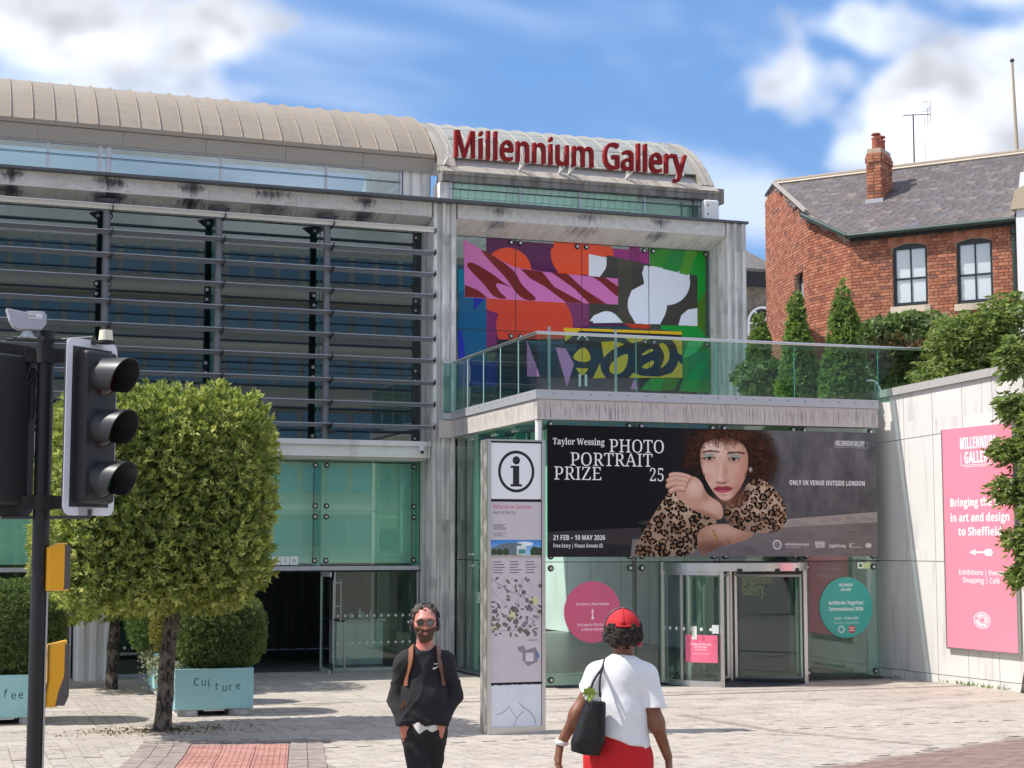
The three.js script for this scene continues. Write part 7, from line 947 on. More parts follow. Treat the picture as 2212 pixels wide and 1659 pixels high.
{ const [a, b, c, d] = plan; const yA = onZ(470, 1274, a.z).y, mk = (p, cx, y1, hw) => [V3(cx, (p.y1 - 0.05 + y1) / 2, p.z), V3(hw, (y1 - p.y1 + 0.05) / 2, Math.min(hw, 0.58))];
  { const x = onZ(474, 1350, a.z).x; shrub('dark green clipped shrub in the Culture planter', ...mk(a, x, yA, 0.66), 4200, yew, a.y1 - 0.07); }
  { const x = onZ(327, 1350, b.z).x + 0.62; shrub('golden clipped shrub between the two other shrubs of the row', ...mk(b, x, onZ(350, 1270, b.z).y, 0.6), 3200, gold, b.y1 - 0.07); }
  { const x = onZ(273, 1350, c.z).x + 0.64; shrub('bright green clipped shrub at the far end of the planter row', ...mk(c, x, onZ(300, 1278, c.z).y, 0.62), 3200, lime, c.y1 - 0.07); }
  { const x = onZ(40, 1350, d.z).x; shrub('dark green clipped shrub in the Coffee planter', ...mk(d, x, onZ(40, 1254, d.z).y, 0.62), 4000, yew, d.y1 - 0.07); }
  // trailing ivy over the ends of the row
  const ivy = leafGeo(0.05, 0.045, 0.15, 0.05), ic = [[0.20, 0.22, 0.10], [0.34, 0.34, 0.20], [0.12, 0.16, 0.06], [0.45, 0.44, 0.30]];
  [[a, 0.55, 'trailing pale ivy hanging over the corner of the Culture planter'], [b, 0.3, 'trailing pale ivy on the planter with the golden shrub'], [c, 0.5, 'trailing pale ivy hanging from the far planter']].forEach(([p, len, label], i) => { const t = thing('trailing_ivy', label, 'ivy', V3(p.x0, p.y1, p.z), 0, 'ivy trailing from the planters'), L = []; for (let k = 0; k < 46; k++) { let q = V3(p.x0 + R(-0.02, 0.14), p.y1 + R(0, 0.08), p.z + R(-0.1, 0.46)); const l = R(0.1, len) * (rnd() < 0.3 ? 1.2 : 0.6), sx = p.x0 - R(0.02, 0.22); for (let s = 0; s < 8; s++) { const f = s / 8; L.push([V3(lerp(q.x, sx, Math.min(1, f * 2)), q.y - l * f * f, q.z + R(-0.03, 0.03)), V3(-0.6, R(-1, 0.2), R(-0.6, 0.6)).normalize(), R(0.6, 1.1), rnd()]); } } foliage('leaves', t, L, ivy, leafMat(), ic); }); }
// cone trees on the terrace
const hornLeaf = leafGeo(0.085, 0.055, 0.2, 0.1), horn = [[0.150, 0.247, 0.038], [0.194, 0.300, 0.048], [0.235, 0.355, 0.065], [0.108, 0.173, 0.033]];
[[1720, 634, 33, 0.40, 'clipped cone tree in front of the brick gable and its arched window'], [1820, 607, 32.4, 0.47, 'tallest clipped cone tree at the corner of the brick house'], [1641, 678, 34.5, 0.36, 'small clipped cone tree in front of the arched white window']].forEach(([px, py, D, w, label]) => { const p = at(px, py, D), t = thing('cone_tree', label, 'tree', V3(p.x, 5.04, p.z), 0, 'cone trees on the terrace'), H = p.y - 5.0; trunk(t, [V3(p.x, 5.0, p.z), V3(p.x, 5.6, p.z), V3(p.x, 5.0 + H * 0.8, p.z)], 0.05, 0.02); const sd = q => { const k = clamp((p.y - q.y) / H), r = w * Math.pow(k, 0.75) * (k > 0.9 ? (1 - k) * 5 + 0.5 : 1) + 0.02; return Math.max((Math.hypot(q.x - p.x, q.z - p.z) - r) * 0.85, q.y - p.y, 5.15 - q.y); }; foliage('crown', t, crown(sd, V3(p.x - w, 5.1, p.z - w), V3(p.x + w, p.y, p.z + w), 2300, 6, 0.2, 0.12, 0.9, 0.1), hornLeaf, leafMat(), horn); });
// climbing shrubs along the terrace
const figLeaf = leafGeo(0.15, 0.11, 0.2, 0.12), fig = [[0.133, 0.215, 0.045], [0.174, 0.264, 0.062], [0.222, 0.314, 0.099], [0.107, 0.165, 0.041], [0.297, 0.355, 0.165]], figBrown = [[0.16, 0.085, 0.03], [0.10, 0.10, 0.03], [0.07, 0.11, 0.025], [0.20, 0.11, 0.04]];
[['broad leaved climber covering the wall under the sash windows', [[1905, 735, 45, 40], [1950, 730, 60, 45], [2010, 730, 60, 50], [1990, 800, 90, 60], [1900, 800, 50, 60]], 35, fig, 2400, 'climbing_shrub'], ['rust tinged climber leaves above the glass balustrade', [[1925, 760, 45, 28], [1975, 765, 45, 26]], 34.2, figBrown, 460, 'climbing_shrub'], ['low dark ground shrub behind the balustrade glass under the cone trees', [[1660, 820, 60, 40], [1740, 825, 60, 36], [1820, 825, 60, 36]], 33.8, yew, 800, 'climbing_shrub']].forEach(([label, bl, D, cols, n, name]) => { const c0 = at(bl[0][0], bl[0][1], D), t = thing(name, label, 'shrub', V3(c0.x, 5.04, c0.z)); const L = []; for (const [x, y, w, h] of bl) { const c = at(x, y, D), k = D / F; L.push(...crown(ell(c, V3(w * k, h * k, 0.5)), V3(c.x - w * k - 0.1, c.y - h * k - 0.1, c.z - 0.6), V3(c.x + w * k + 0.1, c.y + h * k + 0.1, c.z + 0.6), Math.round(n / bl.length), 4, 0.4, 0.30, 1.0, -0.1)); } foliage('leaves', t, L.filter(l => l[0].y > 5.12), figLeaf, leafMat(), cols); trunk(t, [V3(c0.x, 5.0, c0.z), V3(c0.x + 0.1, 5.5, c0.z), V3(c0.x + 0.05, c0.y, c0.z)], 0.05, 0.02, 'stem'); });
// wisteria: over the terrace, and hanging down the white wall
const wisLeaf = leafGeo(0.13, 0.052, 0.2, 0.18), wis = [[0.156, 0.239, 0.037], [0.198, 0.289, 0.045], [0.115, 0.181, 0.031], [0.264, 0.314, 0.054]];
function sprays(L, c, r, n, out) { for (let i = 0; i < n; i++) { const d = dirs(); d.x = d.x * 1; const p = c.clone().add(V3(d.x * r.x, d.y * r.y, d.z * r.z).multiplyScalar(Math.pow(rnd(), 0.4))); const ax = V3(out.x + R(-0.7, 0.7), R(-0.9, 0.35), out.z + R(-0.7, 0.7)).normalize(), sd = ax.clone().cross(YU).normalize(); for (let k = 0; k < 9; k++) { const q = p.clone().addScaledVector(ax, 0.035 * (k >> 1)); q.y -= 0.004 * (k >> 1) ** 2; const dd = k === 8 ? ax.clone() : ax.clone().multiplyScalar(0.5).addScaledVector(sd, k & 1 ? 1 : -1).add(V3(0, R(-0.5, 0.1), 0)).normalize(); L.push([q, dd, R(0.7, 1.15), rnd()]); } } }
{
  const c0 = at(2090, 760, 29), t = thing('wisteria', 'bushy wisteria spilling over the terrace behind the white wall coping', 'climber', V3(c0.x, 5.04, c0.z)), L = [];
  for (const [x, y, w, h, n] of [[2060, 725, 60, 45, 190], [2110, 715, 60, 60, 220], [2178, 690, 60, 66, 230], [2050, 780, 50, 40, 150], [2110, 775, 60, 50, 190], [2180, 780, 60, 60, 200], [2020, 800, 45, 30, 100]]) { const c = at(x, y, 31.5), k = 31.5 / F; sprays(L, c, V3(w * k, h * k, 0.7), n, V3(-0.6, 0, 0.6)); }
  foliage('leaves', t, L.filter(l => l[0].y > 5.1), wisLeaf, leafMat(), wis); trunk(t, [V3(c0.x + 0.6, 5.0, c0.z - 2.6), V3(c0.x + 0.7, 5.5, c0.z - 2.5), V3(c0.x + 0.8, c0.y, c0.z - 2.4)], 0.06, 0.03, 'stem');
  const b = onW(2200, 1490, 0.2), t2 = thing('wisteria', 'wisteria climbing the white wall and hanging in front of the pink sign', 'climber', V3(b.x, -0.03, b.z)), L2 = [];
  for (const [x, y, w, h, n] of [[2190, 770, 44, 60, 120], [2192, 872, 50, 40, 120], [2184, 968, 56, 32, 120], [2190, 1052, 62, 34, 130], [2204, 1162, 46, 30, 90], [2210, 1236, 40, 30, 80], [2222, 930, 24, 60, 70], [2226, 1010, 24, 40, 50], [2228, 1110, 26, 50, 60], [2226, 1205, 22, 40, 40], [2250, 900, 40, 80, 90], [2255, 1060, 40, 80, 80], [2255, 1200, 40, 60, 60]]) { const c = onW(x, y, 0.34), k = 25.5 / F; sprays(L2, c, V3(w * k * 0.8, h * k, w * k * 0.8), n, V3(-0.8, 0, 0.2)); }
  foliage('leaves', t2, L2, wisLeaf, leafMat(), wis); const s0 = onW(2235, 1300, 0.15), s1 = onW(2225, 1000, 0.2), s2 = onW(2215, 800, 0.2); trunk(t2, [V3(b.x + 0.1, -0.05, b.z), s0, s1, s2], 0.05, 0.03, 'stem');
}
// weeds along the foot of the wall, dry leaves round the tree
{ const L = [], g = leafGeo(0.07, 0.02, 0.2, 0.2), o = w0.clone(); const t = thing('weeds', 'small green weeds growing along the foot of the white wall', 'weeds', V3(o.x, -0.02, o.z)); t.userData.kind = 'stuff'; for (const [s, n] of [[1.9, 12], [2.4, 22], [2.7, 24], [3.1, 30], [3.5, 20], [0.5, 6]]) for (let i = 0; i < n; i++) { const p = w0.clone().addScaledVector(wd, s + R(-0.14, 0.14)).addScaledVector(wn, 0.05 + R(0, 0.06)); p.y = gh(p.x, p.z) + 0.01; L.push([p, V3(R(-0.6, 0.6), R(0.3, 1), R(-0.6, 0.6)).normalize(), R(0.5, 1.4), rnd()]); } foliage('weed_leaves', t, L, g, leafMat(), horn); }
{ const L = [], g = leafGeo(0.05, 0.03, 0.3, 0.2), f = gnd(350, 1579), t = thing('leaf_litter', 'dry brown leaves lying on the pavement round the tree trunk', 'leaves', V3(f.x, 0, f.z)); t.userData.kind = 'stuff'; for (let i = 0; i < 620; i++) { const r = Math.abs(R(-1, 1) + R(-1, 1)) * 0.7, a = rnd() * 6.283, p = V3(f.x + r * Math.cos(a) * 1.2, 0, f.z + r * Math.sin(a) * 0.6); p.y = gh(p.x, p.z) + 0.012; L.push([p, V3(R(-1, 1), R(0, 0.25), R(-1, 1)).normalize(), R(0.4, 1.1), rnd()]); } for (let i = 0; i < 160; i++) { const p = V3(w0.x - R(0.2, 2.4), 0, w0.z + R(0.0, 0.5)); p.y = gh(p.x, p.z) + 0.012; L.push([p, V3(R(-1, 1), R(0, 0.25), R(-1, 1)).normalize(), R(0.4, 1), rnd()]); } foliage('dry_leaves', t, L, g, leafMat(), [[0.20, 0.12, 0.05], [0.28, 0.17, 0.06], [0.12, 0.08, 0.04]]); }

// ================================================================ PEOPLE
function netMesh(f, lo, hi, cell) {                  // surface nets over a distance field
  const nx = Math.ceil((hi.x - lo.x) / cell) + 1, ny = Math.ceil((hi.y - lo.y) / cell) + 1, nz = Math.ceil((hi.z - lo.z) / cell) + 1, D = new Float32Array(nx * ny * nz), I = (i, j, k) => (k * ny + j) * nx + i;
  for (let k = 0; k < nz; k++) for (let j = 0; j < ny; j++) for (let i = 0; i < nx; i++) D[I(i, j, k)] = f(lo.x + i * cell, lo.y + j * cell, lo.z + k * cell);
  const V = new Int32Array(nx * ny * nz).fill(-1), pos = [], idx = [];
  for (let k = 0; k < nz - 1; k++) for (let j = 0; j < ny - 1; j++) for (let i = 0; i < nx - 1; i++) {
    let m = 0; for (let c = 0; c < 8; c++) if (D[I(i + (c & 1), j + (c >> 1 & 1), k + (c >> 2))] < 0) m |= 1 << c; if (m === 0 || m === 255) continue;
    let x = 0, y = 0, z = 0, n = 0; for (let a = 0; a < 8; a++) for (const b of [1, 2, 4]) { if (a & b) continue; const e = a | b; if ((m >> a & 1) === (m >> e & 1)) continue; const da = D[I(i + (a & 1), j + (a >> 1 & 1), k + (a >> 2))], db = D[I(i + (e & 1), j + (e >> 1 & 1), k + (e >> 2))], t = da / (da - db); x += (a & 1) + (b === 1 ? t : 0); y += (a >> 1 & 1) + (b === 2 ? t : 0); z += (a >> 2) + (b === 4 ? t : 0); n++; }
    V[I(i, j, k)] = pos.length / 3; pos.push(lo.x + (i + x / n) * cell, lo.y + (j + y / n) * cell, lo.z + (k + z / n) * cell);
  }
  const quad = (a, b, c, d, fl) => { if (a < 0 || b < 0 || c < 0 || d < 0) return; fl ? idx.push(a, b, c, a, c, d) : idx.push(a, c, b, a, d, c); };
  for (let k = 1; k < nz - 1; k++) for (let j = 1; j < ny - 1; j++) for (let i = 1; i < nx - 1; i++) { const d0 = D[I(i, j, k)] < 0;
    if (d0 !== D[I(i + 1, j, k)] < 0) quad(V[I(i, j - 1, k - 1)], V[I(i, j, k - 1)], V[I(i, j, k)], V[I(i, j - 1, k)], d0);
    if (d0 !== D[I(i, j + 1, k)] < 0) quad(V[I(i - 1, j, k - 1)], V[I(i - 1, j, k)], V[I(i, j, k)], V[I(i, j, k - 1)], d0);
    if (d0 !== D[I(i, j, k + 1)] < 0) quad(V[I(i - 1, j - 1, k)], V[I(i, j - 1, k)], V[I(i, j, k)], V[I(i - 1, j, k)], d0); }
  const g = new THREE.BufferGeometry(); g.setAttribute('position', new THREE.Float32BufferAttribute(pos, 3)); g.setIndex(idx); g.computeVertexNormals(); return g;
}
const smin = (a, b, k) => { const h = Math.max(k - Math.abs(a - b), 0) / k; return Math.min(a, b) - h * h * k * 0.25; };
// a bone: [ax, ay, az, bx, by, bz, radius a, radius b, depth factor, blend]
const bone = (b, x, y, z, inf = 0) => { const s = b[8] || 1, dx = b[3] - b[0], dy = b[4] - b[1], dz = (b[5] - b[2]) / s, px = x - b[0], py = y - b[1], pz = (z - b[2]) / s, t = clamp((px * dx + py * dy + pz * dz) / (dx * dx + dy * dy + dz * dz + 1e-9)); return (Math.hypot(px - dx * t, py - dy * t, pz - dz * t) - lerp(b[6], b[7], t) - inf / (s < 1 ? (s + 1) / 2 : 1)) * (s < 1 ? (s + 1) / 2 : 1); };
const field = (bones, inf = 0, k0 = 0.05) => (x, y, z) => { let d = 9; for (const b of bones) d = smin(d, bone(b, x, y, z, inf), b[9] || k0); return d; };
const eld = (x, y, z, c, r) => { const a = (x - c[0]) / r[0], b = (y - c[1]) / r[1], e = (z - c[2]) / r[2], k = Math.hypot(a, b, e); return (k - 1) * Math.min(...r) * (k < 1 ? 1 : 0.9); };
function hand(wrist, dir, palm, side, len, curl) {    // bones of a hand: dir along it, palm the way the palm faces, side towards the thumb
  const d = V3(...dir).normalize(), n = V3(...palm).addScaledVector(d, -V3(...palm).dot(d)).normalize(), s = d.clone().cross(n).multiplyScalar(side), w = V3(...wrist), B = [], P = (a, b, c) => w.clone().addScaledVector(d, a * len).addScaledVector(s, b * len).addScaledVector(n, c * len), add = (p, q, r0, r1) => B.push([p.x, p.y, p.z, q.x, q.y, q.z, r0, r1, 1, 0.012]);
  for (const b of [-0.16, -0.05, 0.06, 0.15]) add(P(0.04, b * 0.7, 0), P(0.48, b * 1.15, 0.02), 0.016, 0.013);
  [[-0.19, 0.36, 0.0085], [-0.065, 0.46, 0.0092], [0.065, 0.5, 0.0095], [0.185, 0.44, 0.0092]].forEach(([b, l, r], i) => { const c = curl * (1 + 0.12 * (3 - i)), a0 = P(0.48, b, 0.02), a1 = P(0.48 + l * 0.45 * Math.cos(c), b * 1.1, 0.02 + l * 0.45 * Math.sin(c)), a2 = P(0.48 + l * (0.45 * Math.cos(c) + 0.32 * Math.cos(c * 2)), b * 1.12, 0.02 + l * (0.45 * Math.sin(c) + 0.32 * Math.sin(c * 2))), a3 = P(0.48 + l * (0.45 * Math.cos(c) + 0.32 * Math.cos(c * 2) + 0.22 * Math.cos(c * 2.7)), b * 1.12, 0.02 + l * (0.45 * Math.sin(c) + 0.32 * Math.sin(c * 2) + 0.22 * Math.sin(c * 2.7))); add(a0, a1, r + 0.001, r); add(a1, a2, r, r - 0.0008); add(a2, a3, r - 0.0008, r - 0.002); });
  add(P(0.1, 0.14, 0.03), P(0.3, 0.30, 0.08), 0.014, 0.0115); add(P(0.3, 0.30, 0.08), P(0.48, 0.36, 0.13), 0.0115, 0.0095); add(P(0.48, 0.36, 0.13), P(0.60, 0.37, 0.15), 0.0095, 0.008);
  return B;
}
const bbox = (bones, pad) => { const lo = V3(9, 9, 9), hi = V3(-9, -9, -9); for (const b of bones) { const r = Math.max(b[6], b[7]) + pad; for (const o of [0, 3]) { lo.min(V3(b[o] - r, b[o + 1] - r, b[o + 2] - r)); hi.max(V3(b[o] + r, b[o + 1] + r, b[o + 2] + r)); } } return [lo, hi]; };
function headField(c, o = {}) {                       // c: middle of the head; face along +z
  const [X, Y, Z] = c, w = o.w || 1; return (x, y, z) => {
    x -= X; y -= Y; z -= Z; x /= w; const ax = Math.abs(x);
    let d = eld(x, y, z, [0, 0.035, -0.012], [0.075, 0.088, 0.096]); d = smin(d, eld(x, y, z, [0, -0.045, 0.022], [0.058, 0.075, 0.068]), 0.05); d = smin(d, eld(x, y, z, [0, -0.098, 0.055], [0.026, 0.020, 0.022]), 0.035);
    d = smin(d, eld(ax, y, z, [0.04, -0.01, 0.055], [0.026, 0.022, 0.024]), 0.03); d = smin(d, eld(x, y, z, [0, 0.032, 0.075], [0.05, 0.012, 0.014]), 0.025);
    d = -smin(-d, Math.hypot(ax - 0.031, (y - 0.01) * 1.2, z - 0.098) - 0.017, 0.02);
    d = smin(d, bone([0, 0.012, 0.083, 0, -0.028, 0.102, 0.008, 0.0125], x, y, z), 0.014); d = smin(d, eld(ax, y, z, [0.012, -0.032, 0.09], [0.009, 0.008, 0.011]), 0.01);
    d = smin(d, eld(x, y, z, [0, -0.062, 0.084], [0.024, 0.006, 0.010]), 0.007); d = smin(d, eld(x, y, z, [0, -0.073, 0.082], [0.020, 0.0065, 0.010]), 0.007);
    d = smin(d, Math.max(eld(ax, y, z, [0.078, -0.005, -0.005], [0.012, 0.032, 0.02]), 0.004 - Math.hypot(ax - 0.088, y, z - 0.003)), 0.008); return d;
  };
}
const skinMat = (c, c2) => phy({ map: dataTex(128, (u, v) => mix3(c, c2, sst(0.35, 0.75, fbm(u * 6, v * 6, 4, 4, 6))), { size: 0.25 }), roughness: 0.5, sheen: 0.15 });
const clothMat = (c, rough = 0.92, k = 0.8) => mat({ map: dataTex(128, (u, v) => c.map(x => x * lerp(k, 1.12, vn(u * 64, v * 64, 1, 64, 64) * 0.5 + fbm(u * 4, v * 4, 2, 3, 4) * 0.5)), { size: 0.12 }), bumpMap: grain, bumpScale: 0.0005, roughness: rough });
const joinSmooth = a => { const g = mergeGeometries(a.map(k => { k = k.clone(); for (const n of Object.keys(k.attributes)) if (n !== 'position') k.deleteAttribute(n); return k; })); g.computeVertexNormals(); return g; };
function part(name, geo, m, parent) { const p = geo.attributes.position; if (!geo.attributes.uv) { const uv = new Float32Array(p.count * 2); for (let i = 0; i < p.count; i++) { uv[i * 2] = p.getX(i) + p.getZ(i) * 0.7; uv[i * 2 + 1] = p.getY(i) + p.getZ(i) * 0.3; } geo.setAttribute('uv', new THREE.BufferAttribute(uv, 2)); } const me = finish(new THREE.Mesh(geo, m)); me.name = name; parent.add(me); return me; }
const place = (px, py, D, y) => { const p = at(px, py, D); return V3(p.x, gh(p.x, p.z), p.z); };
const surf = (f, x, y, z0, dz) => { let z = z0; for (let i = 0; i < 400; i++) { if (f(x, y, z) < 0) break; z += dz; } return z; };

// ---- the man walking towards the street
{
  const D = 11.2, base = place(918, 1300, D), Y1 = at(918, 1302, D).y - base.y, S = Y1 / 1.775, yaw = Math.atan2(-base.x, -base.z) + 0.03;
  const man = thing('person', 'person in a black sweatshirt, sunglasses and headphones with hands in pockets', 'person', base, yaw); man.scale.setScalar(S);
  const torso = [[-0.0, 1.34, -0.01, 0.0, 1.10, 0.0, 0.122, 0.118, 0.74], [0, 1.10, 0, 0, 0.94, 0, 0.118, 0.132, 0.76], [0, 1.40, -0.015, 0.135, 1.355, -0.015, 0.06, 0.056, 1, 0.05], [0, 1.40, -0.015, -0.135, 1.355, -0.015, 0.06, 0.056, 1, 0.05], [0, 1.40, -0.02, 0, 1.50, 0.005, 0.058, 0.054]];
  const armL = [[-0.145, 1.355, -0.015, -0.190, 1.115, -0.055, 0.05, 0.04], [-0.190, 1.115, -0.055, -0.152, 0.945, 0.07, 0.041, 0.029]], armR = [[0.150, 1.355, -0.015, 0.208, 1.125, -0.05, 0.05, 0.04], [0.208, 1.125, -0.05, 0.122, 0.95, 0.08, 0.041, 0.029]];
  const legs = [[-0.072, 0.91, 0, -0.025, 0.50, 0.11, 0.078, 0.055], [-0.025, 0.50, 0.11, -0.02, 0.09, 0.02, 0.052, 0.038], [0.072, 0.91, 0, 0.042, 0.50, -0.03, 0.078, 0.055], [0.042, 0.50, -0.03, 0.05, 0.10, -0.22, 0.052, 0.038], [-0.02, 0.07, 0.0, -0.025, 0.04, 0.16, 0.04, 0.03], [0.05, 0.075, -0.25, 0.055, 0.04, -0.1, 0.04, 0.03]];
  const hl = hand([-0.148, 0.94, 0.078], [0.36, -1, 0.02], [0, 0.1, -1], 1, 0.18, 0.35), hr = hand([0.118, 0.945, 0.086], [-0.40, -1, 0.0], [0, 0.1, -1], -1, 0.18, 0.35);
  const hc = [0.0, 1.632, 0.03], hf = headField(hc), bf = field([...torso, ...armL, ...armR, ...legs]), neck = [0, 1.42, -0.015, 0.0, 1.57, 0.012, 0.062, 0.056];
  const body = [netMesh((x, y, z) => y > 1.5 ? Math.max(bf(x, y, z), y - 1.52) : bf(x, y, z), V3(-0.42, -0.02, -0.4), V3(0.42, 1.54, 0.3), 0.0125), netMesh((x, y, z) => smin(hf(x, y, z), bone(neck, x, y, z), 0.03), V3(-0.12, 1.44, -0.12), V3(0.12, 1.79, 0.17), 0.0045)];
  for (const b of [hl, hr]) body.push(netMesh(field(b, 0, 0.012), ...bbox(b, 0.012), 0.004));
  const skin = skinMat([0.58, 0.26, 0.195], [0.55, 0.175, 0.13]); part('body', joinSmooth(body), skin, man);
  // sweatshirt with folds
  const ridge = (v, w) => { const n = 1 - Math.abs(2 * v - 1); return Math.pow(n, w); };
  const fold = (x, y, z) => -0.013 * ridge(vn(x * 5 + y * 9, y * 4 - x * 3, z * 4 + 2), 4) * sst(1.36, 1.05, y) - 0.010 * ridge(vn(x * 9 - y * 7, y * 8 + 3, z * 6), 5) + 0.006 * (vn(x * 12, y * 12, z * 12) - 0.5);
  const trunkT = field([[0, 1.33, -0.01, 0, 1.10, 0, 0.126, 0.132, 0.78], [0, 1.10, 0, 0, 0.97, 0, 0.132, 0.140, 0.82], [0, 1.405, -0.015, 0.14, 1.352, -0.015, 0.062, 0.06, 1, 0.05], [0, 1.405, -0.015, -0.14, 1.352, -0.015, 0.062, 0.06, 1, 0.05]], 0.012, 0.06), sl = a => field([[...a[0].slice(0, 6), 0.056, 0.050], [...a[1].slice(0, 6), 0.050, 0.040]], 0.006, 0.03), sL = sl(armL), sR = sl(armR);
  const topF = (x, y, z) => { const t = Math.max(trunkT(x, y, z), 0.945 - 0.012 * Math.cos(x * 14) - y), ar = Math.max(x < 0 ? sL(x, y, z) : sR(x, y, z), 0.932 - y); return Math.max(smin(t, ar, y > 1.24 ? 0.045 : 0.012) + fold(x, y, z), -bone([0, 1.452, 0.022, 0, 1.6, 0.03, 0.052, 0.10], x, y, z)); };
  const black = clothMat([0.017, 0.016, 0.019]); part('sweatshirt', netMesh(topF, V3(-0.42, 0.84, -0.24), V3(0.44, 1.5, 0.24), 0.0095), black, man);
  part('collar', new THREE.TorusGeometry(0.066, 0.011, 8, 30).rotateX(Math.PI / 2 + 0.42).translate(0, 1.448, 0.012), black, man);
  part('undershirt_collar', new THREE.TorusGeometry(0.060, 0.007, 8, 30).rotateX(Math.PI / 2 + 0.40).translate(0, 1.458, 0.012), clothMat([0.7, 0.68, 0.64]), man);
  part('undershirt', netMesh((x, y, z) => Math.max(field([[0, 1.0, 0, 0, 0.88, 0, 0.138, 0.142, 0.84]], 0.006)(x, y, z) + 0.006 * Math.sin(x * 55 + 1), 0.895 - 0.028 * Math.cos(x * 13 + 0.4) - y, y - 0.97), V3(-0.21, 0.84, -0.2), V3(0.21, 1.0, 0.2), 0.009), clothMat([0.72, 0.68, 0.62]), man);
  part('trousers', netMesh((x, y, z) => Math.max(field([...legs.slice(0, 4), [0, 0.95, 0, 0, 0.88, 0, 0.118, 0.142, 0.8]], 0.014, 0.035)(x, y, z) - 0.007 * ridge(vn(x * 6, y * 13 + x * 8, z * 5), 4) + 0.006 * (vn(x * 20, y * 20, z * 20) - 0.5), y - 0.94, 0.07 - y), V3(-0.26, 0.03, -0.36), V3(0.26, 0.99, 0.24), 0.0115), clothMat([0.010, 0.010, 0.011], 0.85), man);
  for (const b of legs.slice(4)) part('shoe', netMesh((x, y, z) => Math.max(bone(b, x, y, z, 0.012), 0.004 - y), V3(b[3] - 0.08, -0.01, b[2] - 0.08), V3(b[3] + 0.08, 0.14, b[5] + 0.08), 0.009), M.black, man);
  // hair, beard, brows
  const hairC = mat({ color: lin(0.055, 0.037, 0.027), roughness: 0.7 }), curl = (x, y, z) => 0.02 * (vn(x * 36, y * 36, z * 36) - 0.5) + 0.012 * (vn(x * 85, y * 85, z * 85) - 0.5);
  part('hair', netMesh((x, y, z) => Math.max(eld(x, y, z, [0, 1.683, -0.005], [0.092, 0.088, 0.104]) + curl(x, y, z) * 1.35, sst(0.03, 0.13, z) * 0.2 * (1.705 - y) + (z > 0.055 ? 1.712 - y : 1.60 - y)), V3(-0.14, 1.55, -0.14), V3(0.14, 1.81, 0.15), 0.0048), hairC, man);
  const bd = mat({ color: lin(0.085, 0.042, 0.026), roughness: 0.8 });
  part('beard', netMesh((x, y, z) => { const X = x, Yy = y - hc[1], Z = z - hc[2]; return Math.max(hf(x, y, z) - 0.0055 + curl(x, y, z) * 0.3, Yy + 0.045 - Math.abs(X) * 0.35, -Z - 0.0, -(Math.hypot(X, (Yy + 0.067) * 1.7, Z - 0.09) - 0.024)); }, V3(-0.1, 1.49, -0.02), V3(0.1, 1.63, 0.16), 0.004), bd, man);
  part('moustache', netMesh((x, y, z) => Math.max(hf(x, y, z) - 0.005, Math.abs(y - hc[1] + 0.050 + Math.abs(x) * 0.2) - 0.006, Math.abs(x) - 0.03), V3(-0.05, 1.55, 0.07), V3(0.05, 1.61, 0.16), 0.003), bd, man);
  for (const s of [-1, 1]) part('eyebrow', bar(V3(s * 0.014, hc[1] + 0.034, hc[2] + 0.094), V3(s * 0.052, hc[1] + 0.036, hc[2] + 0.076), 0.008, 0.006), hairC, man);
  // sunglasses
  const sg = new THREE.Group(); sg.name = 'sunglasses'; man.add(sg); const lensM = phy({ color: lin(0.02, 0.014, 0.012), roughness: 0.08, clearcoat: 1 }), frM = phy({ color: lin(0.10, 0.05, 0.018), roughness: 0.3 });
  for (const s of [-1, 1]) { part('lens', new THREE.CylinderGeometry(0.0245, 0.0245, 0.003, 24).rotateX(Math.PI / 2).rotateY(s * 0.16).translate(s * 0.033, hc[1] + 0.008, hc[2] + 0.104), lensM, sg); part('rim', new THREE.TorusGeometry(0.0255, 0.0032, 8, 28).rotateY(s * 0.16).translate(s * 0.033, hc[1] + 0.008, hc[2] + 0.105), frM, sg); part('temple', bar(V3(s * 0.060, hc[1] + 0.016, hc[2] + 0.099), V3(s * 0.079, hc[1] + 0.014, hc[2] + 0.0), 0.004, 0.004), frM, sg); }
  part('bridge', cyl(V3(-0.009, hc[1] + 0.014, hc[2] + 0.108), V3(0.009, hc[1] + 0.014, hc[2] + 0.108), 0.003, 0.003, 6), frM, sg);
  // headphones
  const hp = new THREE.Group(); hp.name = 'headphones'; man.add(hp); const hpM = phy({ color: lin(0.02, 0.02, 0.022), roughness: 0.4 });
  const arcP = []; for (let i = 0; i <= 20; i++) { const a = lerp(-82, 82, i / 20) * DEG; arcP.push(V3(0.104 * Math.sin(a), hc[1] + 0.02 + 0.116 * Math.cos(a), hc[2] - 0.025)); } part('band', tube(arcP, 0.008, 40, 8), hpM, hp); for (const s of [-1, 1]) { part('ear_cup', netMesh((x, y, z) => eld(x, y, z, [s * 0.092, hc[1] - 0.012, hc[2] - 0.012], [0.02, 0.044, 0.035]), V3(s * 0.092 - 0.04, hc[1] - 0.07, hc[2] - 0.06), V3(s * 0.092 + 0.04, hc[1] + 0.05, hc[2] + 0.04), 0.005), hpM, hp); }
  part('cup_trim', new THREE.CylinderGeometry(0.008, 0.008, 0.008, 12).rotateZ(Math.PI / 2).translate(-0.118, hc[1] + 0.01, hc[2] + 0.01), M.steel, hp);
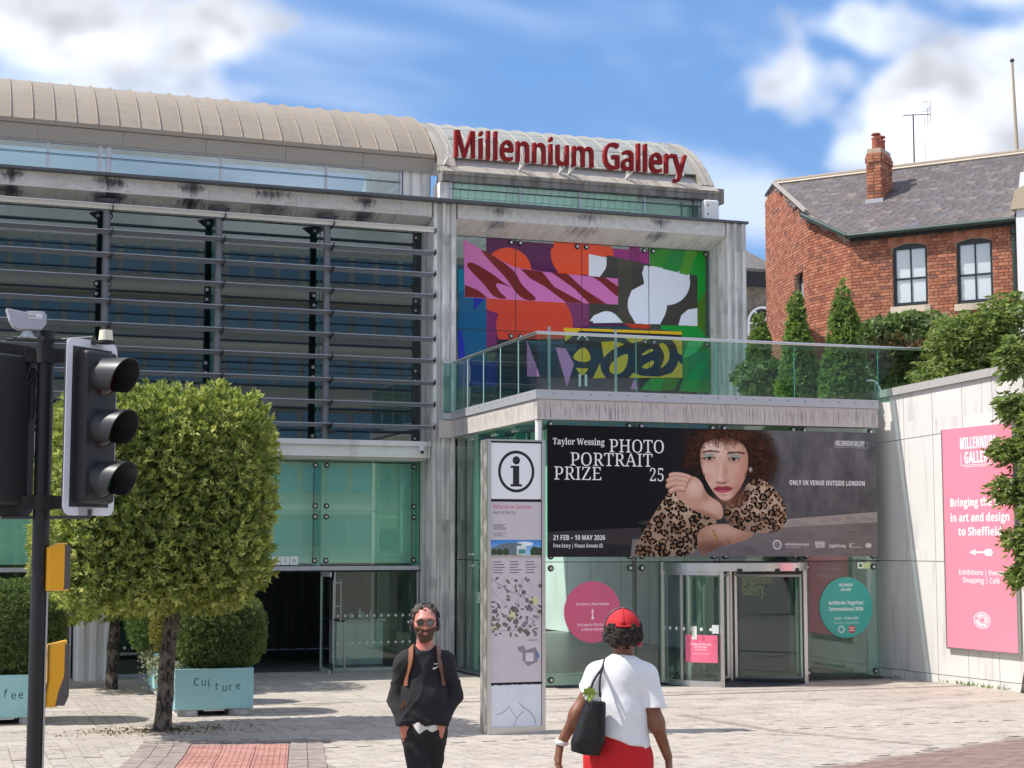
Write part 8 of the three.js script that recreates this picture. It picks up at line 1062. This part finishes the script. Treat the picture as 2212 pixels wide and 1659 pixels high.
  // chest mark and watch
  { const s = new THREE.Shape(); s.moveTo(-0.024, -0.004); s.quadraticCurveTo(-0.03, -0.018, -0.012, -0.014); s.lineTo(0.032, 0.006); s.lineTo(-0.006, -0.004); s.quadraticCurveTo(-0.022, -0.008, -0.024, -0.004); const g = new THREE.ExtrudeGeometry(s, { depth: 0.003, bevelEnabled: false }), zz = surf(topF, 0.078, 1.335, 0.25, -0.002); g.rotateZ(0.05); g.rotateY(0.35); g.scale(1.1, 1.3, 1); g.translate(0.08, 1.335, zz + 0.004); part('chest_logo', g, M.white, man); for (const [x, w] of [[0.068, 0.01], [0.082, 0.008], [0.092, 0.01]]) part('chest_logo', new THREE.BoxGeometry(w, 0.009, 0.003).rotateY(0.35).translate(x, 1.352, surf(topF, x, 1.352, 0.25, -0.002) + 0.003), M.white, man); }
  { const w = new THREE.Group(); w.name = 'watch'; man.add(w); part('watch_strap', new THREE.TorusGeometry(0.036, 0.009, 8, 24).scale(1, 1, 1.4).applyQuaternion(new THREE.Quaternion().setFromUnitVectors(V3(0, 0, 1), V3(0.5, 1, -0.5).normalize())).translate(0.122, 0.955, 0.082), M.black, w); part('watch_case', new THREE.CylinderGeometry(0.018, 0.018, 0.012, 18).rotateX(Math.PI / 2).translate(0.128, 0.953, 0.120), phy({ color: lin(0.03, 0.03, 0.035), roughness: 0.2, clearcoat: 1 }), w); }
  // backpack: a thing of its own, carried on the back
  const bp = thing('backpack', 'brown leather backpack worn over the black sweatshirt', 'backpack', base, yaw); bp.scale.setScalar(S); const lea = phy({ map: speck(128, 6, [0.20, 0.072, 0.035], [0.13, 0.045, 0.022], 2, { size: 0.2 }), roughness: 0.42 });
  part('bag', new RoundedBoxGeometry(0.25, 0.36, 0.13, 4, 0.05).translate(0, 1.17, -0.20), lea, bp);
  for (const s of [-1, 1]) { const pts = []; const ys = [1.20, 1.27, 1.34, 1.40, 1.445]; for (const y of ys) { const x = s * lerp(0.128, 0.092, sst(1.2, 1.45, y)); pts.push(V3(x, y, surf(topF, x, y, 0.28, -0.002) + 0.004)); } pts.push(V3(s * 0.09, 1.465, -0.01), V3(s * 0.09, 1.44, -0.08), V3(s * 0.09, 1.36, -0.16)); const c = new THREE.CatmullRomCurve3(pts), n = 34, v = [], f = []; for (let i = 0; i <= n; i++) { const p = c.getPointAt(i / n), tg = c.getTangentAt(i / n), ctr = V3(0, p.y < 1.4 ? p.y : 1.38, -0.0), out = p.clone().sub(ctr).normalize(), sd = tg.clone().cross(out).normalize(); const w = 0.024; for (const [a, b] of [[-w, 0.002], [w, 0.002], [w, 0.010], [-w, 0.010]]) { const q = p.clone().addScaledVector(sd, a).addScaledVector(out, b); v.push(q.x, q.y, q.z); } } for (let i = 0; i < n; i++) for (let k = 0; k < 4; k++) { const a = i * 4 + k, b = i * 4 + (k + 1) % 4; f.push(a, a + 4, b, b, a + 4, b + 4); } const g = new THREE.BufferGeometry(); g.setAttribute('position', new THREE.Float32BufferAttribute(v, 3)); g.setIndex(f); part('strap', toCreasedNormals(g, 0.6), phy({ color: s < 0 ? lin(0.26, 0.095, 0.045) : lin(0.16, 0.06, 0.035), roughness: 0.38 }), bp); }
  part('strap_end', bar(V3(-0.165, 1.04, surf(topF, -0.165, 1.04, 0.25, -0.002) + 0.002), V3(-0.135, 1.10, surf(topF, -0.135, 1.10, 0.25, -0.002) + 0.002), 0.022, 0.006), lea, bp);
}
// ---- the person with the red cap, walking away
{
  const D = 8.9, base = place(1346, 1316, D), Y1 = at(1346, 1316, D).y - base.y, S = Y1 / 1.70, yaw = Math.atan2(base.x, base.z) + 0.0 + 0.04;
  const p = thing('person', 'person in a red cap, white t-shirt and red shorts seen from behind', 'person', base, yaw); p.scale.setScalar(S);
  const torso = [[0.012, 1.31, 0.0, 0.02, 1.10, 0.0, 0.118, 0.108, 0.74], [0.02, 1.10, 0, 0.035, 0.92, 0, 0.11, 0.138, 0.78], [0.005, 1.38, 0, 0.135, 1.335, 0, 0.054, 0.05, 1, 0.05], [0.005, 1.38, 0, -0.115, 1.33, 0, 0.054, 0.05, 1, 0.05], [0.005, 1.38, 0.0, 0, 1.47, 0.015, 0.056, 0.05]];
  const aL = [[0.145, 1.335, 0, 0.258, 1.12, -0.01, 0.047, 0.038], [0.258, 1.12, -0.01, 0.352, 0.945, 0.07, 0.040, 0.026]], aR = [[-0.125, 1.33, 0, -0.178, 1.075, -0.035, 0.047, 0.038], [-0.178, 1.075, -0.035, -0.248, 0.875, 0.05, 0.040, 0.026]];
  const legs = [[0.12, 0.90, 0, 0.11, 0.48, 0.06, 0.105, 0.062], [0.11, 0.48, 0.06, 0.11, 0.09, -0.06, 0.056, 0.036], [-0.05, 0.90, 0, -0.04, 0.48, -0.04, 0.105, 0.062], [-0.04, 0.48, -0.04, -0.04, 0.10, -0.24, 0.056, 0.036], [0.11, 0.06, -0.08, 0.115, 0.035, 0.10, 0.036, 0.028], [-0.04, 0.07, -0.26, -0.045, 0.035, -0.12, 0.036, 0.028]];
  const hl = hand([0.356, 0.935, 0.073], [0.20, -1, 0.12], [-1, 0, 0.25], -1, 0.175, 0.30), hr = hand([-0.25, 0.865, 0.053], [-0.12, -1, 0.15], [1, 0, 0.25], 1, 0.175, 0.30);
  const hc = [-0.004, 1.565, 0.03], hf = headField(hc, { w: 0.97 }), bf = field([...torso, ...aL, ...aR, ...legs]), neck = [0.004, 1.38, 0.0, -0.002, 1.53, 0.015, 0.056, 0.05];
  const body = [netMesh((x, y, z) => y > 1.44 ? Math.max(bf(x, y, z), y - 1.46) : bf(x, y, z), V3(-0.36, -0.02, -0.38), V3(0.44, 1.48, 0.26), 0.0125), netMesh((x, y, z) => smin(hf(x, y, z), bone(neck, x, y, z), 0.03), V3(-0.12, 1.39, -0.12), V3(0.12, 1.72, 0.17), 0.005)];
  for (const b of [hl, hr]) body.push(netMesh(field(b, 0, 0.012), ...bbox(b, 0.012), 0.0038));
  part('body', joinSmooth(body), skinMat([0.235, 0.095, 0.05], [0.185, 0.07, 0.037]), p);
  const ridge = (v, w) => Math.pow(1 - Math.abs(2 * v - 1), w);
  const fold = (x, y, z) => -0.011 * ridge(vn(x * 4 + y * 6 + 9, y * 5 - x * 7, z * 4), 4) * sst(1.36, 1.1, y) - 0.010 * ridge(vn(x * 3 + y * 16, y * 3 + x * 6, z * 4 + 5), 4) * sst(1.13, 1.0, y) + 0.005 * (vn(x * 10, y * 8, z * 10) - 0.5);
  const shT = field([[0.012, 1.30, 0, 0.02, 1.10, 0, 0.124, 0.128, 0.80], [0.02, 1.10, 0, 0.032, 0.94, 0, 0.128, 0.156, 0.82], [0.005, 1.385, 0, 0.14, 1.338, 0, 0.058, 0.056, 1, 0.05], [0.005, 1.385, 0, -0.12, 1.333, 0, 0.058, 0.056, 1, 0.05]], 0.008, 0.05), sA = field([[0.145, 1.335, 0, 0.225, 1.185, -0.005, 0.06, 0.06]], 0.006), sB = field([[-0.125, 1.33, 0, -0.168, 1.14, -0.02, 0.06, 0.062]], 0.006);
  const shF = (x, y, z) => { const t = Math.max(shT(x, y, z), 0.985 + x * 0.30 - y), ar = x > 0 ? Math.max(sA(x, y, z), (x - 0.2) * 0.9 - (y - 1.225) * 0.55 - 0.02) : Math.max(sB(x, y, z), 1.165 - y); return Math.max(smin(t, ar, y > 1.24 ? 0.04 : 0.012) + fold(x, y, z), -bone([0, 1.432, 0.02, 0, 1.6, 0.02, 0.052, 0.12], x, y, z)); };
  part('t_shirt', netMesh(shF, V3(-0.30, 0.86, -0.24), V3(0.36, 1.48, 0.24), 0.0095), clothMat([0.78, 0.78, 0.80], 0.9, 0.93), p);
  part('shorts', netMesh((x, y, z) => Math.max(field([[0.11, 0.88, 0, 0.112, 0.5, 0.05, 0.106, 0.10], [-0.045, 0.88, 0, -0.045, 0.5, -0.03, 0.106, 0.10], [0.033, 1.0, 0, 0.033, 0.9, 0, 0.118, 0.140, 0.82]], 0.01)(x, y, z) + -0.010 * ridge(vn(x * 9, y * 2.5, z * 6), 4) + 0.006 * (vn(x * 14, y * 10, z * 14) - 0.5), y - 1.02, 0.52 - y), V3(-0.24, 0.48, -0.26), V3(0.32, 1.04, 0.26), 0.0105), clothMat([0.56, 0.012, 0.018], 0.85, 0.9), p);
  for (const b of legs.slice(4)) part('shoe', netMesh((x, y, z) => Math.max(bone(b, x, y, z, 0.012), 0.004 - y), V3(b[3] - 0.08, -0.01, b[2] - 0.08), V3(b[3] + 0.08, 0.14, b[5] + 0.08), 0.009), M.white, p);
  const curl = (x, y, z) => 0.022 * (vn(x * 40, y * 40, z * 40) - 0.5) + 0.016 * (vn(x * 95, y * 95, z * 95) - 0.5);
  part('hair', netMesh((x, y, z) => Math.max(eld(x, y, z, [0, 1.575, -0.01], [0.100, 0.094, 0.106]) + curl(x, y, z) * 1.3, y - 1.625, 1.497 - y - 0.02 * Math.cos(x * 14), z - 0.05), V3(-0.15, 1.44, -0.16), V3(0.15, 1.66, 0.08), 0.0048), mat({ color: lin(0.022, 0.014, 0.010), roughness: 0.85 }), p);
  // cap
  const cap = new THREE.Group(); cap.name = 'cap'; p.add(cap); const red = clothMat([0.50, 0.012, 0.018], 0.8, 0.9);
  part('crown', netMesh((x, y, z) => { const hole = Math.hypot(x, (y - 1.615) * 1.0, z + 0.13) - 0.033; return Math.max(eld(x, y, z, [0, 1.595, 0.005], [0.096, 0.105, 0.112]), 1.60 - y, -hole, -eld(x, y, z, [0, 1.592, 0.005], [0.090, 0.099, 0.106])); }, V3(-0.12, 1.58, -0.14), V3(0.12, 1.72, 0.14), 0.004), red, cap);
  part('closure_strap', tube([V3(-0.045, 1.612, -0.097), V3(0, 1.610, -0.111), V3(0.045, 1.612, -0.097)], 0.007, 12, 6), red, cap);
  part('peak', netMesh((x, y, z) => Math.max(Math.hypot(x / 1.0, z - 0.08) - 0.095, Math.abs(y - 1.605 + (z - 0.1) * 0.25 + x * x * 2) - 0.004, 0.09 - z), V3(-0.12, 1.55, 0.08), V3(0.12, 1.64, 0.2), 0.005), red, cap); part('button', new THREE.SphereGeometry(0.009, 10, 6).translate(0, 1.70, 0.005), red, cap);
  for (const a of [-1, 0, 1, 2]) { const q = []; for (let i = 0; i <= 8; i++) { const f = i / 8 * 1.45, an = a * 1.05 - 2.1; q.push(V3(0.0975 * Math.sin(f) * Math.sin(an), 1.595 + 0.1065 * Math.cos(f), 0.005 + 0.1135 * Math.sin(f) * Math.cos(an))); } part('seam', tube(q, 0.0016, 14, 5), mat({ color: lin(0.28, 0.006, 0.01), roughness: 0.9 }), cap); }
  const hp = new THREE.Group(); hp.name = 'headphones'; p.add(hp); const ap = []; for (let i = 0; i <= 20; i++) { const a = lerp(-100, 100, i / 20) * DEG; ap.push(V3(0.107 * Math.sin(a), 1.588 + 0.118 * Math.cos(a), 0.035)); } part('band', tube(ap, 0.0045, 40, 8), mat({ color: lin(0.10, 0.10, 0.11), roughness: 0.4 }), hp); for (const s of [-1, 1]) part('ear_cup', netMesh((x, y, z) => eld(x, y, z, [s * 0.098, 1.548, 0.035], [0.02, 0.036, 0.032]), V3(s * 0.098 - 0.035, 1.50, -0.01), V3(s * 0.098 + 0.035, 1.595, 0.08), 0.005), M.blackMatt, hp);
  part('earring', new THREE.SphereGeometry(0.017, 14, 10).translate(-0.09, 1.508, 0.02), phy({ color: lin(0.5, 0.012, 0.02), roughness: 0.3 }), p);
  part('wristband', new THREE.TorusGeometry(0.031, 0.009, 8, 24).scale(1, 1, 1.6).applyQuaternion(new THREE.Quaternion().setFromUnitVectors(V3(0, 0, 1), V3(0.2, -1, 0.12).normalize())).translate(0.347, 0.957, 0.066), mat({ color: lin(0.75, 0.74, 0.76), roughness: 0.5 }), p);
  // shoulder bag
  const bag = thing('shoulder_bag', 'black leather bucket bag hanging from the shoulder over the white t-shirt', 'bag', base, yaw); bag.scale.setScalar(S); const lea = phy({ map: speck(128, 6, [0.016, 0.016, 0.017], [0.010, 0.010, 0.011], 2, { size: 0.2 }), roughness: 0.45, specularIntensity: 0.6, bumpMap: grain, bumpScale: 0.002 });
  const bagF = (x, y, z) => { const t = clamp((1.205 - y) / 0.27), cx = lerp(0.160, 0.215, t), cz = -0.165, rb = sst(0.0, 0.07, y - 0.925), hw = lerp(0.052, 0.100, Math.pow(t, 0.8)) * (0.78 + 0.22 * rb), hz = lerp(0.045, 0.066, t) * (0.7 + 0.3 * rb), q = Math.hypot(Math.max(Math.abs(x - cx) - hw + 0.05, 0), Math.max(Math.abs(z - cz) - hz + 0.045, 0)) - 0.047; return Math.max(q, y - 1.205 - (x - cx) * 0.1, 0.93 + (x - cx) * 0.12 - y) - 0.006 + 0.008 * (vn(x * 14, y * 10, z * 14) - 0.5); };
  part('bag_body', netMesh(bagF, V3(0.06, 0.88, -0.28), V3(0.36, 1.25, -0.06), 0.0075), lea, bag);
  for (const [xa, xb] of [[0.135, 0.133], [0.205, 0.165]]) part('strap', tube([V3(xa, 1.20, -0.17), V3(lerp(xa, 0.14, 0.5), 1.31, -0.155), V3(0.118, 1.385, -0.065), V3(0.105, 1.425, 0.0), V3(0.118, 1.385, 0.06), V3(xb, 1.25, 0.11)], 0.0065, 40, 8), lea, bag); part('ring', new THREE.TorusGeometry(0.012, 0.003, 6, 16).translate(0.135, 1.20, -0.195), M.steel, bag);
  { const g = thing('leafy_sprig', 'pale green leafy sprig sticking out of the black bag', 'plant', base, yaw); g.scale.setScalar(S); const lg = leafGeo(0.06, 0.03, 0.35, 0.3), lm = [mat({ color: lin(0.30, 0.42, 0.06), side: THREE.DoubleSide }), mat({ color: lin(0.38, 0.50, 0.10), side: THREE.DoubleSide })]; part('stem', tube([V3(0.18, 1.15, -0.165), V3(0.19, 1.22, -0.17), V3(0.195, 1.26, -0.175)], 0.005, 10, 6), lm[0], g); for (let i = 0; i < 8; i++) { const l = lg.clone(), a = i * 0.785; l.applyQuaternion(new THREE.Quaternion().setFromUnitVectors(YU, V3(Math.cos(a), Math.sin(a) * 0.8 + 0.25, -0.5).normalize())); l.translate(0.195, 1.245, -0.18); part('leaf', l, lm[i & 1], g); } part('paper', new THREE.BoxGeometry(0.05, 0.05, 0.003).rotateZ(0.5).translate(0.165, 1.215, -0.185), M.white, g); }
}

// ================================================================ ACROSS THE STREET, SEEN ONLY IN THE GLASS
{
  const t = thing('office_block', 'pale office block with ribbon windows across the street, seen mirrored in the gallery glass', 'building', V3(8, 0.9, 34)), z = 34, stone = mat({ color: lin(0.60, 0.575, 0.50), roughness: 0.9 }), wg = phy({ color: lin(0.50, 0.56, 0.55), roughness: 0.12, metalness: 1 });
  obj('wall', [bx(-46, 60, 0.8, 21, z, z + 12)], stone, t);
  const pg = muv(new THREE.BoxGeometry(1.25, 1.7, 0.1)), bg = muv(new THREE.BoxGeometry(106, 0.35, 0.5));
  for (let f = 0; f < 6; f++) { copyOf('floor_band', bg, stone, t, V3(7, 1.2 + f * 3.3, z - 0.2)); for (let i = 0; i < 46; i++) copyOf('window', pg, wg, t, V3(-30 + i * 1.6, 3.2 + f * 3.3, z - 0.03)); }
}
{
  const t = thing('bus', 'pale green bus with a blue corner in the street, mirrored in the glass', 'bus', V3(3, 0.95, 15)), z = 15; obj('body', [rbx(-4.5, 5.5, 1.35, 3.95, z, z + 2.5, 0.18, 3)], mat({ color: lin(0.62, 0.70, 0.36), roughness: 0.35 }), t); obj('window_band', [bx(-4.2, 4.2, 2.2, 3.25, z - 0.012, z + 0.1)], M.black, t); obj('blue_corner', [rbx(4.3, 5.52, 1.4, 3.93, z - 0.015, z + 2.45, 0.1, 2)], mat({ color: lin(0.03, 0.22, 0.55), roughness: 0.35 }), t); for (const x of [-2.6, 3.2]) obj('wheel', [new THREE.CylinderGeometry(0.48, 0.48, 0.3, 20).rotateX(Math.PI / 2).translate(x, 1.45, z + 0.15)], M.black, t);
}
renderer.render(scene, camera);
